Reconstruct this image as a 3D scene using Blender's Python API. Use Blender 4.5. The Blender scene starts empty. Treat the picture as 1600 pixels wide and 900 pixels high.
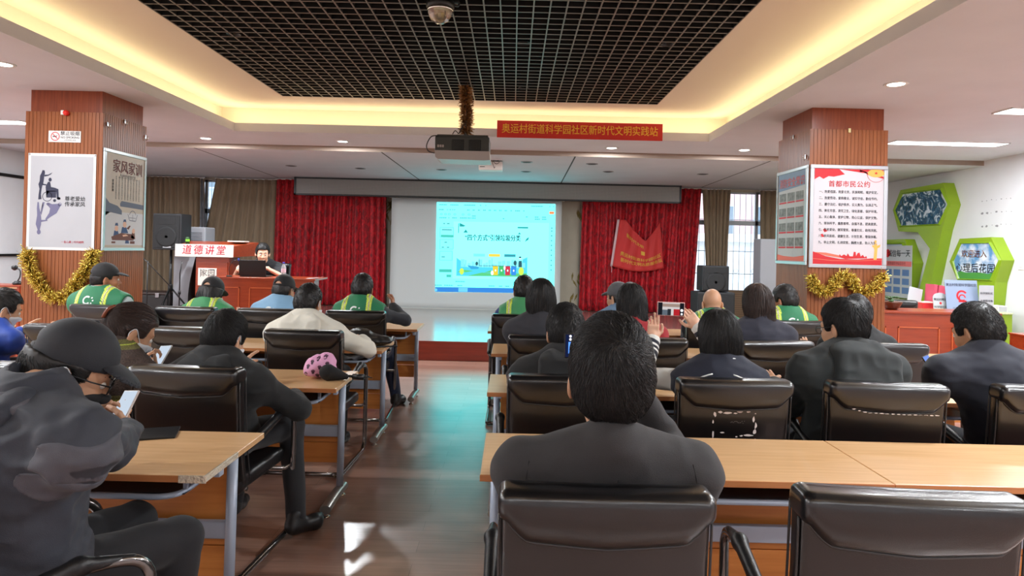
import bpy, math, random
import numpy as np
from mathutils import Matrix, Vector
random.seed(7)
SC = bpy.context.scene
COL = SC.collection
PI = math.pi

# ------------------------------------------------------------------ camera
F, ROLL, PITCH, YAW, SHY, CH = 1025.75, -.023, .006, -.0015, -67.4, 1.57
_y = np.array([[math.cos(YAW), -math.sin(YAW), 0], [math.sin(YAW), math.cos(YAW), 0], [0, 0, 1]])
_p = np.array([[1, 0, 0], [0, math.cos(PITCH), math.sin(PITCH)], [0, -math.sin(PITCH), math.cos(PITCH)]])
_r = np.array([[math.cos(ROLL), 0, -math.sin(ROLL)], [0, 1, 0], [math.sin(ROLL), 0, math.cos(ROLL)]])
CAMM = _r @ _p @ _y
cam = bpy.data.cameras.new('camera')
camo = bpy.data.objects.new('camera', cam); COL.objects.link(camo)
rx, fw, up = CAMM[0], CAMM[1], CAMM[2]
camo.matrix_world = Matrix(((rx[0], up[0], -fw[0], 0), (rx[1], up[1], -fw[1], 0), (rx[2], up[2], -fw[2], CH), (0, 0, 0, 1)))
cam.sensor_width = 36; cam.lens = F / 1600 * 36; cam.shift_y = SHY / 1600; cam.clip_start = .05
SC.camera = camo
def _ray(px, py):
    return CAMM.T @ np.array([(px - 800) / F, 1, -(py - 450 - SHY) / F])
def at(px, py, Y):
    d = _ray(px, py); t = Y / d[1]; return Vector((d[0] * t, Y, CH + d[2] * t))
def atz(px, py, Z):
    d = _ray(px, py); t = (Z - CH) / d[2]; return Vector((d[0] * t, d[1] * t, Z))
def atx(px, py, X):
    d = _ray(px, py); t = X / d[0]; return Vector((X, d[1] * t, CH + d[2] * t))

# ------------------------------------------------------------------ exposure, world
vs = SC.view_settings
vs.view_transform = 'Standard'; vs.look = 'None'; vs.exposure = 0.38; vs.gamma = 1; vs.use_curve_mapping = False
try:
    SC.cycles.use_denoising = True
    SC.cycles.max_bounces = 8; SC.cycles.diffuse_bounces = 4; SC.cycles.glossy_bounces = 4
    SC.cycles.sample_clamp_indirect = 4.0; SC.cycles.caustics_reflective = False; SC.cycles.caustics_refractive = False
except Exception:
    pass
wd = bpy.data.worlds.new('sky'); SC.world = wd; wd.use_nodes = True
wd.node_tree.nodes['Background'].inputs[0].default_value = (.78, .88, 1, 1)
wd.node_tree.nodes['Background'].inputs[1].default_value = 2.6
DOWN_W = 64.0      # one ceiling downlight
LINEAR_W = 58.0    # one linear light
COVE_E = 9.0      # warm strip in the cove
SLIDE_E = 1.05

# ------------------------------------------------------------------ helpers
def lin(c):
    return tuple((v / 12.92 if v <= .04045 else ((v + .055) / 1.055) ** 2.4) for v in c)
def rgb(r, g, b):
    return lin((r / 255, g / 255, b / 255))
MATS = {}
def mat(name, col, rough=.5, metal=0, spec=.5, emit=None, es=1.0, bump=0, bscale=200, vary=0, vscale=8, trans=0, stretch=None, coat=0, sheen=0):
    """procedural material: noise varied colour, noise bump"""
    if name in MATS: return MATS[name]
    m = bpy.data.materials.new(name); m.use_nodes = True
    nt = m.node_tree; b = nt.nodes['Principled BSDF']
    b.inputs['Base Color'].default_value = (*col, 1)
    b.inputs['Roughness'].default_value = rough; b.inputs['Metallic'].default_value = metal
    b.inputs['Specular IOR Level'].default_value = spec
    if trans: b.inputs['Transmission Weight'].default_value = trans
    if coat: b.inputs['Coat Weight'].default_value = coat; b.inputs['Coat Roughness'].default_value = .15
    if sheen: b.inputs['Sheen Weight'].default_value = sheen
    if emit:
        b.inputs['Emission Color'].default_value = (*emit, 1); b.inputs['Emission Strength'].default_value = es
    tc = nt.nodes.new('ShaderNodeTexCoord'); src = tc.outputs['Object']
    if stretch:
        mp = nt.nodes.new('ShaderNodeMapping'); mp.inputs['Scale'].default_value = stretch
        nt.links.new(src, mp.inputs[0]); src = mp.outputs[0]
    if vary:
        n = nt.nodes.new('ShaderNodeTexNoise'); n.inputs['Scale'].default_value = vscale; n.inputs['Detail'].default_value = 4
        nt.links.new(src, n.inputs['Vector'])
        r = nt.nodes.new('ShaderNodeValToRGB')
        r.color_ramp.elements[0].position = .3; r.color_ramp.elements[1].position = .7
        r.color_ramp.elements[0].color = (*[max(0, c * (1 - vary)) for c in col], 1)
        r.color_ramp.elements[1].color = (*[min(1, c * (1 + vary)) for c in col], 1)
        nt.links.new(n.outputs[0], r.inputs[0]); nt.links.new(r.outputs[0], b.inputs['Base Color'])
    if bump:
        n = nt.nodes.new('ShaderNodeTexNoise'); n.inputs['Scale'].default_value = bscale; n.inputs['Detail'].default_value = 3
        nt.links.new(src, n.inputs['Vector'])
        bp = nt.nodes.new('ShaderNodeBump'); bp.inputs['Strength'].default_value = bump; bp.inputs['Distance'].default_value = .01
        nt.links.new(n.outputs[0], bp.inputs['Height']); nt.links.new(bp.outputs[0], b.inputs['Normal'])
    MATS[name] = m; return m
def emat(name, col, s):
    if name in MATS: return MATS[name]
    m = bpy.data.materials.new(name); m.use_nodes = True; nt = m.node_tree
    nt.nodes.remove(nt.nodes['Principled BSDF'])
    e = nt.nodes.new('ShaderNodeEmission'); e.inputs[0].default_value = (*col, 1); e.inputs[1].default_value = s
    nt.links.new(e.outputs[0], nt.nodes['Material Output'].inputs[0]); MATS[name] = m; return m

def mesh_from(name, V, Fc, m=None, parent=None, smooth=False, loc=None):
    me = bpy.data.meshes.new(name)
    if isinstance(Fc, np.ndarray):
        n, k = Fc.shape
        me.vertices.add(len(V)); me.vertices.foreach_set('co', np.asarray(V, 'f').ravel())
        me.loops.add(n * k); me.loops.foreach_set('vertex_index', Fc.astype('i').ravel())
        me.polygons.add(n); me.polygons.foreach_set('loop_start', np.arange(0, n * k, k, dtype='i'))
        me.update(calc_edges=True)
    else:
        me.from_pydata([tuple(v) for v in V], [], Fc); me.update()
    if smooth: me.polygons.foreach_set('use_smooth', np.ones(len(me.polygons), bool))
    if m: me.materials.append(m)
    o = bpy.data.objects.new(name, me); COL.objects.link(o)
    if parent is not None: o.parent = parent
    if loc is not None: o.location = loc
    return o

class MB:
    def __init__(s): s.v = []; s.f = []
    def _add(s, v, f):
        n = len(s.v); s.v += [tuple(p) for p in v]; s.f += [tuple(i + n for i in q) for q in f]; return s
    def box(s, a, b, M=None, tr=None):
        x0, y0, z0 = a; x1, y1, z1 = b
        v = [Vector(p) for p in ((x0, y0, z0), (x1, y0, z0), (x1, y1, z0), (x0, y1, z0), (x0, y0, z1), (x1, y0, z1), (x1, y1, z1), (x0, y1, z1))]
        if M is not None: v = [M @ p for p in v]
        return s._add(v, [(0, 3, 2, 1), (4, 5, 6, 7), (0, 1, 5, 4), (1, 2, 6, 5), (2, 3, 7, 6), (3, 0, 4, 7)])
    def rbox(s, a, b, r=.005, M=None, n=2):
        """box with bevelled edges (chamfered corners by rounding a subdivided shell)"""
        a = np.array(a, float); b = np.array(b, float); c = (a + b) / 2; h = (b - a) / 2; r = min(r, *(h * .98))
        xs = [np.concatenate([-np.cos(np.linspace(0, PI / 2, n + 1)) * r - (hh - r), np.sin(np.linspace(0, PI / 2, n + 1)) * r + (hh - r)]) for hh in h]
        m = 2 * (n + 1); idx = {}; V = []; Q = []
        def vid(i, j, k):
            if (i, j, k) not in idx:
                p = np.array([(-h[0] if i == 0 else h[0]) if False else xs[0][i], xs[1][j], xs[2][k]])
                q = np.clip(p, -(h - r), h - r); d = np.array([np.sign(g) * (abs(g)) for g in (p - q)])
                # parametrise on cube then project to the rounded corner
                full = np.array([i in (0, m - 1), j in (0, m - 1), k in (0, m - 1)])
                t = p - q; L = np.linalg.norm(t)
                if L > 1e-9: p = q + t / L * r
                idx[(i, j, k)] = len(V); V.append(p + c)
            return idx[(i, j, k)]
        for ax in range(3):
            for side in (0, m - 1):
                for u in range(m - 1):
                    for w in range(m - 1):
                        def g(u, w):
                            t = [0, 0, 0]; t[ax] = side; t[(ax + 1) % 3] = u; t[(ax + 2) % 3] = w; return vid(*t)
                        q = (g(u, w), g(u + 1, w), g(u + 1, w + 1), g(u, w + 1))
                        Q.append(q if side else q[::-1])
        V = [Vector(p) for p in V]
        if M is not None: V = [M @ p for p in V]
        return s._add(V, Q)
    def prism(s, pts, d, fn=None):
        """outline pts (u,w) extruded from depth 0 to d; fn(u, w, t) -> xyz (default x=u, y=t, z=w)"""
        fn = fn or (lambda u, w, t: (u, t, w)); n = len(pts)
        v = [fn(u, w, 0) for u, w in pts] + [fn(u, w, d) for u, w in pts]
        return s._add(v, [tuple(range(n)), tuple(range(2 * n - 1, n - 1, -1))] + [(i, i + n, (i + 1) % n + n, (i + 1) % n) for i in range(n)])
    def tube(s, pts, r, n=8, closed=False, cap=True):
        P = [Vector(p) for p in pts]; m = len(P); R = r if hasattr(r, '__len__') else [r] * m
        up_ = None; rings = []
        for i in range(m):
            a = P[(i - 1) % m] if (i > 0 or closed) else P[i]; b = P[(i + 1) % m] if (i < m - 1 or closed) else P[i]
            t = (b - a).normalized()
            if up_ is None: up_ = Vector((0, 0, 1)) if abs(t.z) < .9 else Vector((1, 0, 0))
            x = t.cross(up_); x = x.normalized() if x.length > 1e-6 else t.orthogonal().normalized()
            y = x.cross(t).normalized(); up_ = y
            rings.append([P[i] + (x * math.cos(2 * PI * k / n) + y * math.sin(2 * PI * k / n)) * R[i] for k in range(n)])
        v = [p for q in rings for p in q]; f = []
        for i in range(m if closed else m - 1):
            j = (i + 1) % m
            f += [(i * n + k, i * n + (k + 1) % n, j * n + (k + 1) % n, j * n + k) for k in range(n)]
        if cap and not closed: f += [tuple(range(n))[::-1], tuple(range((m - 1) * n, m * n))]
        return s._add(v, f)
    def lathe(s, prof, n=24, c=(0, 0, 0), axis='z', cap=True):
        c = Vector(c); v = []; f = []; m = len(prof)
        for r, z in prof:
            for k in range(n):
                a = 2 * PI * k / n
                p = Vector((r * math.cos(a), r * math.sin(a), z))
                if axis == 'y': p = Vector((p.x, p.z, p.y))
                if axis == 'x': p = Vector((p.z, p.x, p.y))
                v.append(c + p)
        for i in range(m - 1):
            f += [(i * n + k, i * n + (k + 1) % n, (i + 1) * n + (k + 1) % n, (i + 1) * n + k) for k in range(n)]
        if cap: f += [tuple(range(n))[::-1], tuple(range((m - 1) * n, m * n))]
        return s._add(v, f)
    def grid(s, fn, nu, nv, closed_u=False):
        v = [fn(i / nu, j / nv) for j in range(nv + 1) for i in range(nu + 1)]; w = nu + 1
        return s._add(v, [(j * w + i, j * w + i + 1, (j + 1) * w + i + 1, (j + 1) * w + i) for j in range(nv) for i in range(nu)])
    def build(s, name, m=None, parent=None, smooth=False, loc=None):
        return mesh_from(name, s.v, s.f, m, parent, smooth, loc)

def tag(o, label=None, cat=None, group=None, kind=None):
    if label: o['label'] = label
    if cat: o['category'] = cat
    if group: o['group'] = group
    if kind: o['kind'] = kind
    return o
def thing(name, label, cat, loc=(0, 0, 0), rotz=0, group=None):
    o = bpy.data.objects.new(name, None); COL.objects.link(o); o.empty_display_size = .1
    o.location = loc; o.rotation_euler = (0, 0, rotz); return tag(o, label, cat, group)
def struct(o): o['kind'] = 'structure'; return o
def dup(root, loc, rotz, label, group=None):
    def cp(o, p):
        c = o.copy(); COL.objects.link(c)
        if p is not None: c.parent = p
        for ch in o.children: cp(ch, c)
        return c
    r = cp(root, None); r.location = loc; r.rotation_euler = (0, 0, rotz); r['label'] = label
    if group: r['group'] = group
    return r
def smooth_path(pts, n=6, closed=False):
    """Catmull-Rom through points"""
    P = [np.array(p, float) for p in pts]; m = len(P); out = []
    for i in range(m if closed else m - 1):
        p0 = P[(i - 1) % m] if (i > 0 or closed) else P[i]; p1 = P[i]; p2 = P[(i + 1) % m]; p3 = P[(i + 2) % m] if (i < m - 2 or closed) else P[(i + 1) % m]
        for k in range(n):
            t = k / n
            out.append(.5 * (2 * p1 + (p2 - p0) * t + (2 * p0 - 5 * p1 + 4 * p2 - p3) * t * t + (3 * p1 - p0 - 3 * p2 + p3) * t ** 3))
    if not closed: out.append(P[-1])
    return out
def fillet(pts, r, n=5):
    """polyline with rounded corners"""
    P = [Vector(p) for p in pts]; out = [P[0]]
    for i in range(1, len(P) - 1):
        a = (P[i - 1] - P[i]); b = (P[i + 1] - P[i]); rr = min(r, a.length * .49, b.length * .49)
        A = P[i] + a.normalized() * rr; B = P[i] + b.normalized() * rr
        for k in range(n + 1):
            t = k / n; out.append(A * (1 - t) ** 2 + P[i] * 2 * t * (1 - t) + B * t * t)
    out.append(P[-1]); return out
_DG = None
def text_geo(body, size, bold=0.0, align='CENTER', spacing=1.0, line=1.0):
    """filled flat glyph mesh: (verts (x, y), faces), centred at the origin"""
    c = bpy.data.curves.new('txt', 'FONT'); c.body = body; c.size = size; c.offset = bold * size; c.align_x = align; c.align_y = 'CENTER'
    c.space_character = spacing; c.space_line = line; c.resolution_u = 2
    o = bpy.data.objects.new('txt', c); COL.objects.link(o)
    dg = bpy.context.evaluated_depsgraph_get()
    me = bpy.data.meshes.new_from_object(o.evaluated_get(dg))
    V = [(v.co.x, v.co.y) for v in me.vertices]; Fc = [tuple(p.vertices) for p in me.polygons]
    bpy.data.objects.remove(o); bpy.data.curves.remove(c); bpy.data.meshes.remove(me)
    return V, Fc
class Flat:
    """print on a sheet: coloured flat pieces at (u right, w up) facing -Y, a hair in front of y=0"""
    k = 1.0     # print scale
    def __init__(s): s.mb = MB()
    def poly(s, pts): s.mb._add([(u, 0, w) for u, w in pts], [tuple(range(len(pts)))]); return s
    def rect(s, u0, w0, u1, w1): return s.poly([(u0, w0), (u1, w0), (u1, w1), (u0, w1)])
    def disc(s, u, w, r, ry=None, n=20):
        r *= s.k; ry = ry and ry * s.k
        return s.poly([(u + r * math.cos(2 * PI * k / n), w + (ry or r) * math.sin(2 * PI * k / n)) for k in range(n)])
    def ring(s, u, w, r, t, n=28, a0=0, a1=2 * PI):
        r *= s.k; t *= s.k
        for k in range(n):
            p, q = a0 + (a1 - a0) * k / n, a0 + (a1 - a0) * (k + 1) / n
            s.poly([(u + r * math.cos(p), w + r * math.sin(p)), (u + r * math.cos(q), w + r * math.sin(q)), (u + (r - t) * math.cos(q), w + (r - t) * math.sin(q)), (u + (r - t) * math.cos(p), w + (r - t) * math.sin(p))])
        return s
    def line(s, pts, t):
        t *= s.k
        for (a, b), (c, d) in zip(pts, pts[1:]):
            L = math.hypot(c - a, d - b) or 1; nx, ny = -(d - b) / L * t / 2, (c - a) / L * t / 2
            s.poly([(a + nx, b + ny), (c + nx, d + ny), (c - nx, d - ny), (a - nx, b - ny)])
        return s
    def text(s, body, u, w, size, bold=0, sx=1.0, align='CENTER', spacing=1.0, line=1.0, rot=0, italic=0):
        size *= s.k
        V, Fc = text_geo(body, size, 0, align, spacing, line); c_, s_ = math.cos(rot), math.sin(rot); b_ = bold * size
        V = [((x + italic * y) * sx, y) for x, y in V]
        for i_, (dx, dy) in enumerate(((0, 0),) if bold <= 0 else ((-b_, 0), (b_, 0), (0, b_))):
            s.mb._add([(u + (x + dx) * c_ - (y + dy) * s_, -.0007 * i_, w + (x + dx) * s_ + (y + dy) * c_) for x, y in V], Fc)
        return s
    def build(s, name, m, parent, y=-.001, label=None):
        o = s.mb.build(name, m, parent, loc=(0, y, 0)); 
        if label: o['label'] = label
        return o
# ------------------------------------------------------------------ room
ZC, ZS, ZR = 3.058, 2.985, 3.427       # main ceiling, stage ceiling, tray ceiling
XL, XR, YB, YF = -8.18, 7.07, 14.4, -3.6
STY, STZ = 9.1, .2655                  # stage front and rise
TX0, TX1, TY0, TY1 = -3.75, 2.58, -.7, 8.745
m_ceil = mat('ceiling paint', rgb(212, 214, 222), .9, vary=.03, vscale=2)
m_tray = mat('tray paint', rgb(232, 222, 204), .9)
m_wallw = mat('wall paint white', rgb(228, 230, 234), .85, vary=.02, vscale=3)
m_wallb = mat('back wall paint', rgb(196, 190, 176), .85, vary=.06, vscale=2)
m_white = mat('white paint', rgb(235, 235, 232), .5)
m_black = mat('black plastic', rgb(22, 22, 24), .4, bump=.1)
m_steel = mat('brushed steel', rgb(190, 192, 196), .3, metal=1)
m_chrome = mat('chrome', rgb(215, 210, 205), .12, metal=1)
m_alu = mat('aluminium frame', rgb(196, 200, 205), .35, metal=.85, bump=.05)

def plank_floor(name, c1, c2, rough, rowh=.13, bw=1.25, coat=0):
    m = bpy.data.materials.new(name); m.use_nodes = True; nt = m.node_tree; b = nt.nodes['Principled BSDF']
    tc = nt.nodes.new('ShaderNodeTexCoord')
    br = nt.nodes.new('ShaderNodeTexBrick'); br.inputs['Scale'].default_value = 1
    br.inputs['Brick Width'].default_value = bw; br.inputs['Row Height'].default_value = rowh; br.inputs['Mortar Size'].default_value = .0012
    br.inputs['Color1'].default_value = (*c1, 1); br.inputs['Color2'].default_value = (*c2, 1); br.inputs['Mortar'].default_value = (*[c * .45 for c in c1], 1)
    br.offset = .37
    nt.links.new(tc.outputs['Object'], br.inputs['Vector'])
    mp = nt.nodes.new('ShaderNodeMapping'); mp.inputs['Scale'].default_value = (1.2, 22, 1); nt.links.new(tc.outputs['Object'], mp.inputs[0])
    n = nt.nodes.new('ShaderNodeTexNoise'); n.inputs['Scale'].default_value = 2.2; n.inputs['Detail'].default_value = 6; nt.links.new(mp.outputs[0], n.inputs['Vector'])
    n2 = nt.nodes.new('ShaderNodeTexNoise'); n2.inputs['Scale'].default_value = 1.3; n2.inputs['Detail'].default_value = 3; nt.links.new(tc.outputs['Object'], n2.inputs['Vector'])
    mx = nt.nodes.new('ShaderNodeMix'); mx.data_type = 'RGBA'; mx.blend_type = 'MULTIPLY'; mx.inputs[0].default_value = .5
    nt.links.new(br.outputs[0], mx.inputs[6]); nt.links.new(n.outputs[0], mx.inputs[7])
    hs = nt.nodes.new('ShaderNodeHueSaturation'); hs.inputs['Value'].default_value = 1.45; nt.links.new(mx.outputs[2], hs.inputs['Color'])
    nt.links.new(hs.outputs[0], b.inputs['Base Color'])
    rr = nt.nodes.new('ShaderNodeMapRange'); rr.inputs[3].default_value = rough * .75; rr.inputs[4].default_value = rough * 1.35
    nt.links.new(n2.outputs[0], rr.inputs[0]); nt.links.new(rr.outputs[0], b.inputs['Roughness'])
    b.inputs['Specular IOR Level'].default_value = .6
    if coat: b.inputs['Coat Weight'].default_value = coat; b.inputs['Coat Roughness'].default_value = rough * .8; b.inputs['Coat IOR'].default_value = 2.5
    bp = nt.nodes.new('ShaderNodeBump'); bp.inputs['Strength'].default_value = .12; bp.inputs['Distance'].default_value = .002
    nt.links.new(br.outputs['Fac'], bp.inputs['Height']); bp.invert = True; nt.links.new(bp.outputs[0], b.inputs['Normal'])
    return m
m_floor = plank_floor('laminate floor', rgb(158, 120, 104), rgb(178, 140, 122), .32, coat=1.0)
m_stage = plank_floor('stage floor', rgb(140, 118, 110), rgb(154, 132, 122), .2, coat=.8)
m_riser = mat('stage riser wood', rgb(122, 44, 30), .35, vary=.15, vscale=4, stretch=(.6, 1, 9))

def slab(name, a, b, m): return struct(MB().box(a, b).build(name, m))
slab('floor', (XL, YF, -.1), (XR, YB, 0), m_floor)
st = MB().box((XL + .01, STY + .02, .002), (4.5, YB - .01, STZ)).build('stage', m_stage); struct(st)
rs = MB().box((XL + .01, STY, .002), (4.5, STY + .02, STZ - .02)).box((XL + .01, STY - .008, STZ - .02), (4.5, STY + .02, STZ + .001)).build('trim_1', m_riser); struct(rs)
slab('wall_left', (XL - .12, YF, 0), (XL, YB, 4), m_wallw)
slab('wall_right', (XR, YF, 0), (XR + .12, YB, 4), m_wallw)
slab('wall_rear', (XL - .12, YF - .12, 0), (XR + .12, YF, 4), m_wallw)
# back wall with two window openings
WL, WR, WZ0, WZ1 = (-7.5, -5.35), (3.75, 6.45), .62, 2.93
bw = MB()
for a, b in (((XL - .12), WL[0]), (WL[1], WR[0]), (WR[1], XR + .12)): bw.box((a, YB, 0), (b, YB + .2, 4))
for a, b in (WL, WR): bw.box((a, YB, 0), (b, YB + .2, WZ0)); bw.box((a, YB, WZ1), (b, YB + .2, 4))
struct(bw.build('wall_back', m_wallb))
# ceiling: main slab with the tray opening, pocket ledge, tray ceiling ring and the stage ceiling
YSTEP = 9.9; LIP = .11; PK = .32
cb = MB()
for a, b in (((XL, YF), (TX0, YSTEP)), ((TX1, YF), (XR, YSTEP)), ((TX0, TY1), (TX1, YSTEP)), ((TX0, YF), (TX1, TY0))):
    cb.box((a[0], a[1], ZC), (b[0], b[1], ZC + LIP))
cb.box((XL, YSTEP, ZS), (XR, YB, ZS + .15))
struct(cb.build('ceiling', m_ceil))
gx0, gx1, gy0, gy1 = -2.95, 1.78, -.05, 8.27
tb = MB()
for a, b in (((TX0 - PK - .05, TY0 - PK - .05), (gx0, TY1 + PK + .05)), ((gx1, TY0 - PK - .05), (TX1 + PK + .05, TY1 + PK + .05)), ((gx0, gy1), (gx1, TY1 + PK + .05)), ((gx0, TY0 - PK - .05), (gx1, gy0))):
    tb.box((a[0], a[1], ZR), (b[0], b[1], ZR + .05))
for a, b in (((TX0 - PK - .05, TY0 - PK - .05), (TX0 - PK, TY1 + PK + .05)), ((TX1 + PK, TY0 - PK - .05), (TX1 + PK + .05, TY1 + PK + .05)), ((TX0 - PK, TY1 + PK), (TX1 + PK, TY1 + PK + .05)), ((TX0 - PK, TY0 - PK - .05), (TX1 + PK, TY0 - PK))):
    tb.box((a[0], a[1], ZC + LIP), (b[0], b[1], ZR))
struct(tb.build('ceiling_tray', m_tray))
# seam strips of the stage ceiling, step strip and plaster seam
m_seam = mat('ceiling seam', rgb(70, 66, 66), .8)
sb = MB()
for x0, x1 in ((-4.85, -5.08), (-2.02, -2.01), (.91, .99), (3.86, 4.02)):
    sb._add([(x0 - .012, YSTEP + .005, ZS - .001), (x0 + .012, YSTEP + .005, ZS - .001), (x1 + .012, YB - .3, ZS - .001), (x1 - .012, YB - .3, ZS - .001)], [(0, 1, 2, 3)])
struct(sb.build('trim_2', m_seam))
m_step = mat('step strip', rgb(150, 132, 118), .7)
struct(MB().box((XL, YSTEP - .004, ZS), (XR, YSTEP + .002, ZC)).build('trim_3', m_step))
# dark plenum over the open grid
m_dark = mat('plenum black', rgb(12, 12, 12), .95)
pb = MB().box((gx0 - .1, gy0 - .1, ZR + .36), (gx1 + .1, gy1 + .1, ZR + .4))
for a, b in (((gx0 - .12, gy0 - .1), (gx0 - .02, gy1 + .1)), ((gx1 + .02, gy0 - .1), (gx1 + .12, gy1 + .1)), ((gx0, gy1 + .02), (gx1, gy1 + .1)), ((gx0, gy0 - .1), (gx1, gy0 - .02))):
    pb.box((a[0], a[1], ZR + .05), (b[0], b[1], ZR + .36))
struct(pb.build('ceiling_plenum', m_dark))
m_grid = mat('grid bars', rgb(128, 122, 112), .45, metal=.3)
m_gridd = mat('grid bar sides', rgb(16, 16, 15), .9)
gb = MB(); PIT = .129
nx = int(round((gx1 - gx0) / PIT)); ny = int(round((gy1 - gy0) / PIT))
gt = MB()
for i in range(nx + 1):
    x = gx0 + (gx1 - gx0) * i / nx; gb.box((x - .0055, gy0, ZR + .002), (x + .0055, gy1, ZR + .008)); gt.box((x - .004, gy0, ZR + .008), (x + .004, gy1, ZR + .065))
for j in range(ny + 1):
    y = gy0 + (gy1 - gy0) * j / ny; gb.box((gx0, y - .0055, ZR + .0025), (gx1, y + .0055, ZR + .0075)); gt.box((gx0, y - .004, ZR + .008), (gx1, y + .004, ZR + .065))
gg = gb.build('ceiling_grid', m_grid); struct(gg)
gs = gt.build('grid_webs', m_gridd, gg)
# recessed unlit spots in the grid
m_dim = mat('dark lens', rgb(60, 62, 64), .2, metal=.4)
GRP = 'dark recessed spotlights in the black ceiling grid'
for k, (px, py, lb) in enumerate(((594, 62, 'unlit recessed spotlight in the black grid, second from the left of the far crossing'), (818, 68, 'unlit recessed spotlight in the grid right of the dome light'), (1043, 70, 'unlit recessed spotlight in the grid nearest its right edge'), (640, 136, 'unlit recessed spotlight at the back edge of the grid, left of the tinsel pole'), (818, 138, 'unlit recessed spotlight at the back edge of the grid, right of the tinsel pole'), (365, 54, 'unlit recessed spotlight in the grid near its left edge'))):
    p = atz(px, py, ZR)
    t = thing('recessed_spotlight', lb, 'spotlight', (p.x, p.y, ZR), 0, GRP); t.scale = (1.2,) * 3
    MB().lathe([(.052, .0), (.052, .004), (.04, .004), (.04, .05)], 20, cap=False).build('housing', m_black, t, True)
    MB().lathe([(.001, .012), (.034, .014), (.03, .03)], 20).build('lens', m_dim, t, True)
# ---------------------------------------------------------------- lamps
m_lens = emat('lamp lens', (1, .98, .96), 14)
def lamp(kind, name, loc, P, col, **k):
    L = bpy.data.lights.new(name, kind); L.energy = P; L.color = col
    for a, b in k.items(): setattr(L, a, b)
    o = bpy.data.objects.new(name, L); COL.objects.link(o); o.location = loc; return o
def downlight(x, y, lb, z=ZC, f=1.0):
    t = thing('ceiling_downlight', lb, 'ceiling light', (x, y, z), 0, 'round ceiling downlights'); t.scale = (1.2,) * 3
    MB().lathe([(.058, -.006), (.075, -.008), (.082, 0), (.058, .0)], 28, cap=False).build('frame', m_white, t, True)
    MB().lathe([(.0005, -.003), (.057, -.004), (.057, -.001)], 28).build('diffuser', m_lens, t, True)
    o = lamp('AREA', 'downlight_lamp', (0, 0, -.012), DOWN_W * f, (.91, .96, 1), shape='DISK', size=.11); o.parent = t
for x, y, lb in ((-4.45, 9.42, 'lit round downlight just right of the poster column, left end of the back row'), (-2.48, 9.42, 'lit round downlight left of the projector in the back row'), 
                 (1.39, 9.46, 'lit round downlight just under the red banner'), (3.27, 9.37, 'lit round downlight left of the column with the citizen pledge poster'),
                 (-4.42, 5.627, 'lit round downlight at the left edge of the picture above the column'), (3.25, 5.62, 'lit round downlight above the right column, large and near')): downlight(x, y, lb, ZC, 1.0 if y > 9 else .22)
for x in (-4.42, 3.25):  # out of view; those at the second desks and beside the camera added to brighten desks
    for y, w_, f in ((3.76, 'added level with the second desks', 1.0), (1.9, 'level with the front chairs', 1.0), (0.0, 'added beside the camera', .7), (-1.9, 'added behind the camera', .3)): downlight(x, y, 'lit round downlight in the %s ceiling strip, %s' % ('left' if x < 0 else 'right', w_), ZC, f)
m_tube = emat('linear light diffuser', (.93, .97, 1), 6.5)
def linear(x0, x1, y, lb, f=1.0):
    t = thing('linear_ceiling_light', lb, 'ceiling light', ((x0 + x1) / 2, y, ZC), 0, 'long white ceiling lights'); w = (x1 - x0) / 2
    MB().box((-w, -.135, -.012), (-w + .012, .135, 0)).box((w - .012, -.135, -.012), (w, .135, 0)).box((-w, -.135, -.012), (w, -.125, 0)).box((-w, .125, -.012), (w, .135, 0)).build('frame', m_white, t)
    MB().box((-w + .013, -.124, -.010), (w - .013, .124, -.002)).build('diffuser', m_tube, t)
    o = lamp('AREA', 'linear_lamp', (0, 0, -.02), LINEAR_W * f, (.94, .97, 1), shape='RECTANGLE', size=2 * w, size_y=.2); o.parent = t
for y, a in ((8.45, 'farther of the two'), (6.52, 'nearer of the two'), (2.4, 'added level with the nearest desk'), (-1.2, 'added behind the camera')):  # nearest-desk and behind-camera lights are unseen, added to brighten the room
    linear(4.82, 6.27, y, 'long white ceiling light over the right aisle, ' + a, 1 if y > 0 else .3); linear(-7.7, -6.28, y, 'long white ceiling light over the left aisle, ' + a, 1 if y > 0 else .3)
for x0, lb in ((-2.7, 'left'), (-.9, 'middle'), (.9, 'right')): linear(x0, x0 + 1.45, -1.75, 'long white ceiling light added behind the camera, %s of three' % lb, .16)  # unseen row added to lift the foreground and put highlights on the chair tops
# warm LED strip lying in the cove pocket
m_cove = emat('warm led strip', (1, .80, .48), COVE_E)
t = thing('cove_light_strip', 'warm yellow light strip hidden in the ceiling cove', 'light strip', (0, 0, ZC + LIP))
for nm, a, b in (('strip', (TX0 - .17, TY0 - .17), (TX0 - .12, TY1 + .17)), ('strip', (TX1 + .12, TY0 - .17), (TX1 + .17, TY1 + .17)), ('strip', (TX0 - .12, TY1 + .12), (TX1 + .12, TY1 + .17)), ('strip', (TX0 - .12, TY0 - .17), (TX1 + .12, TY0 - .12))):
    MB().rbox((a[0], a[1], .001), (b[0], b[1], .018), .006).build(nm, m_cove, t)

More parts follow.
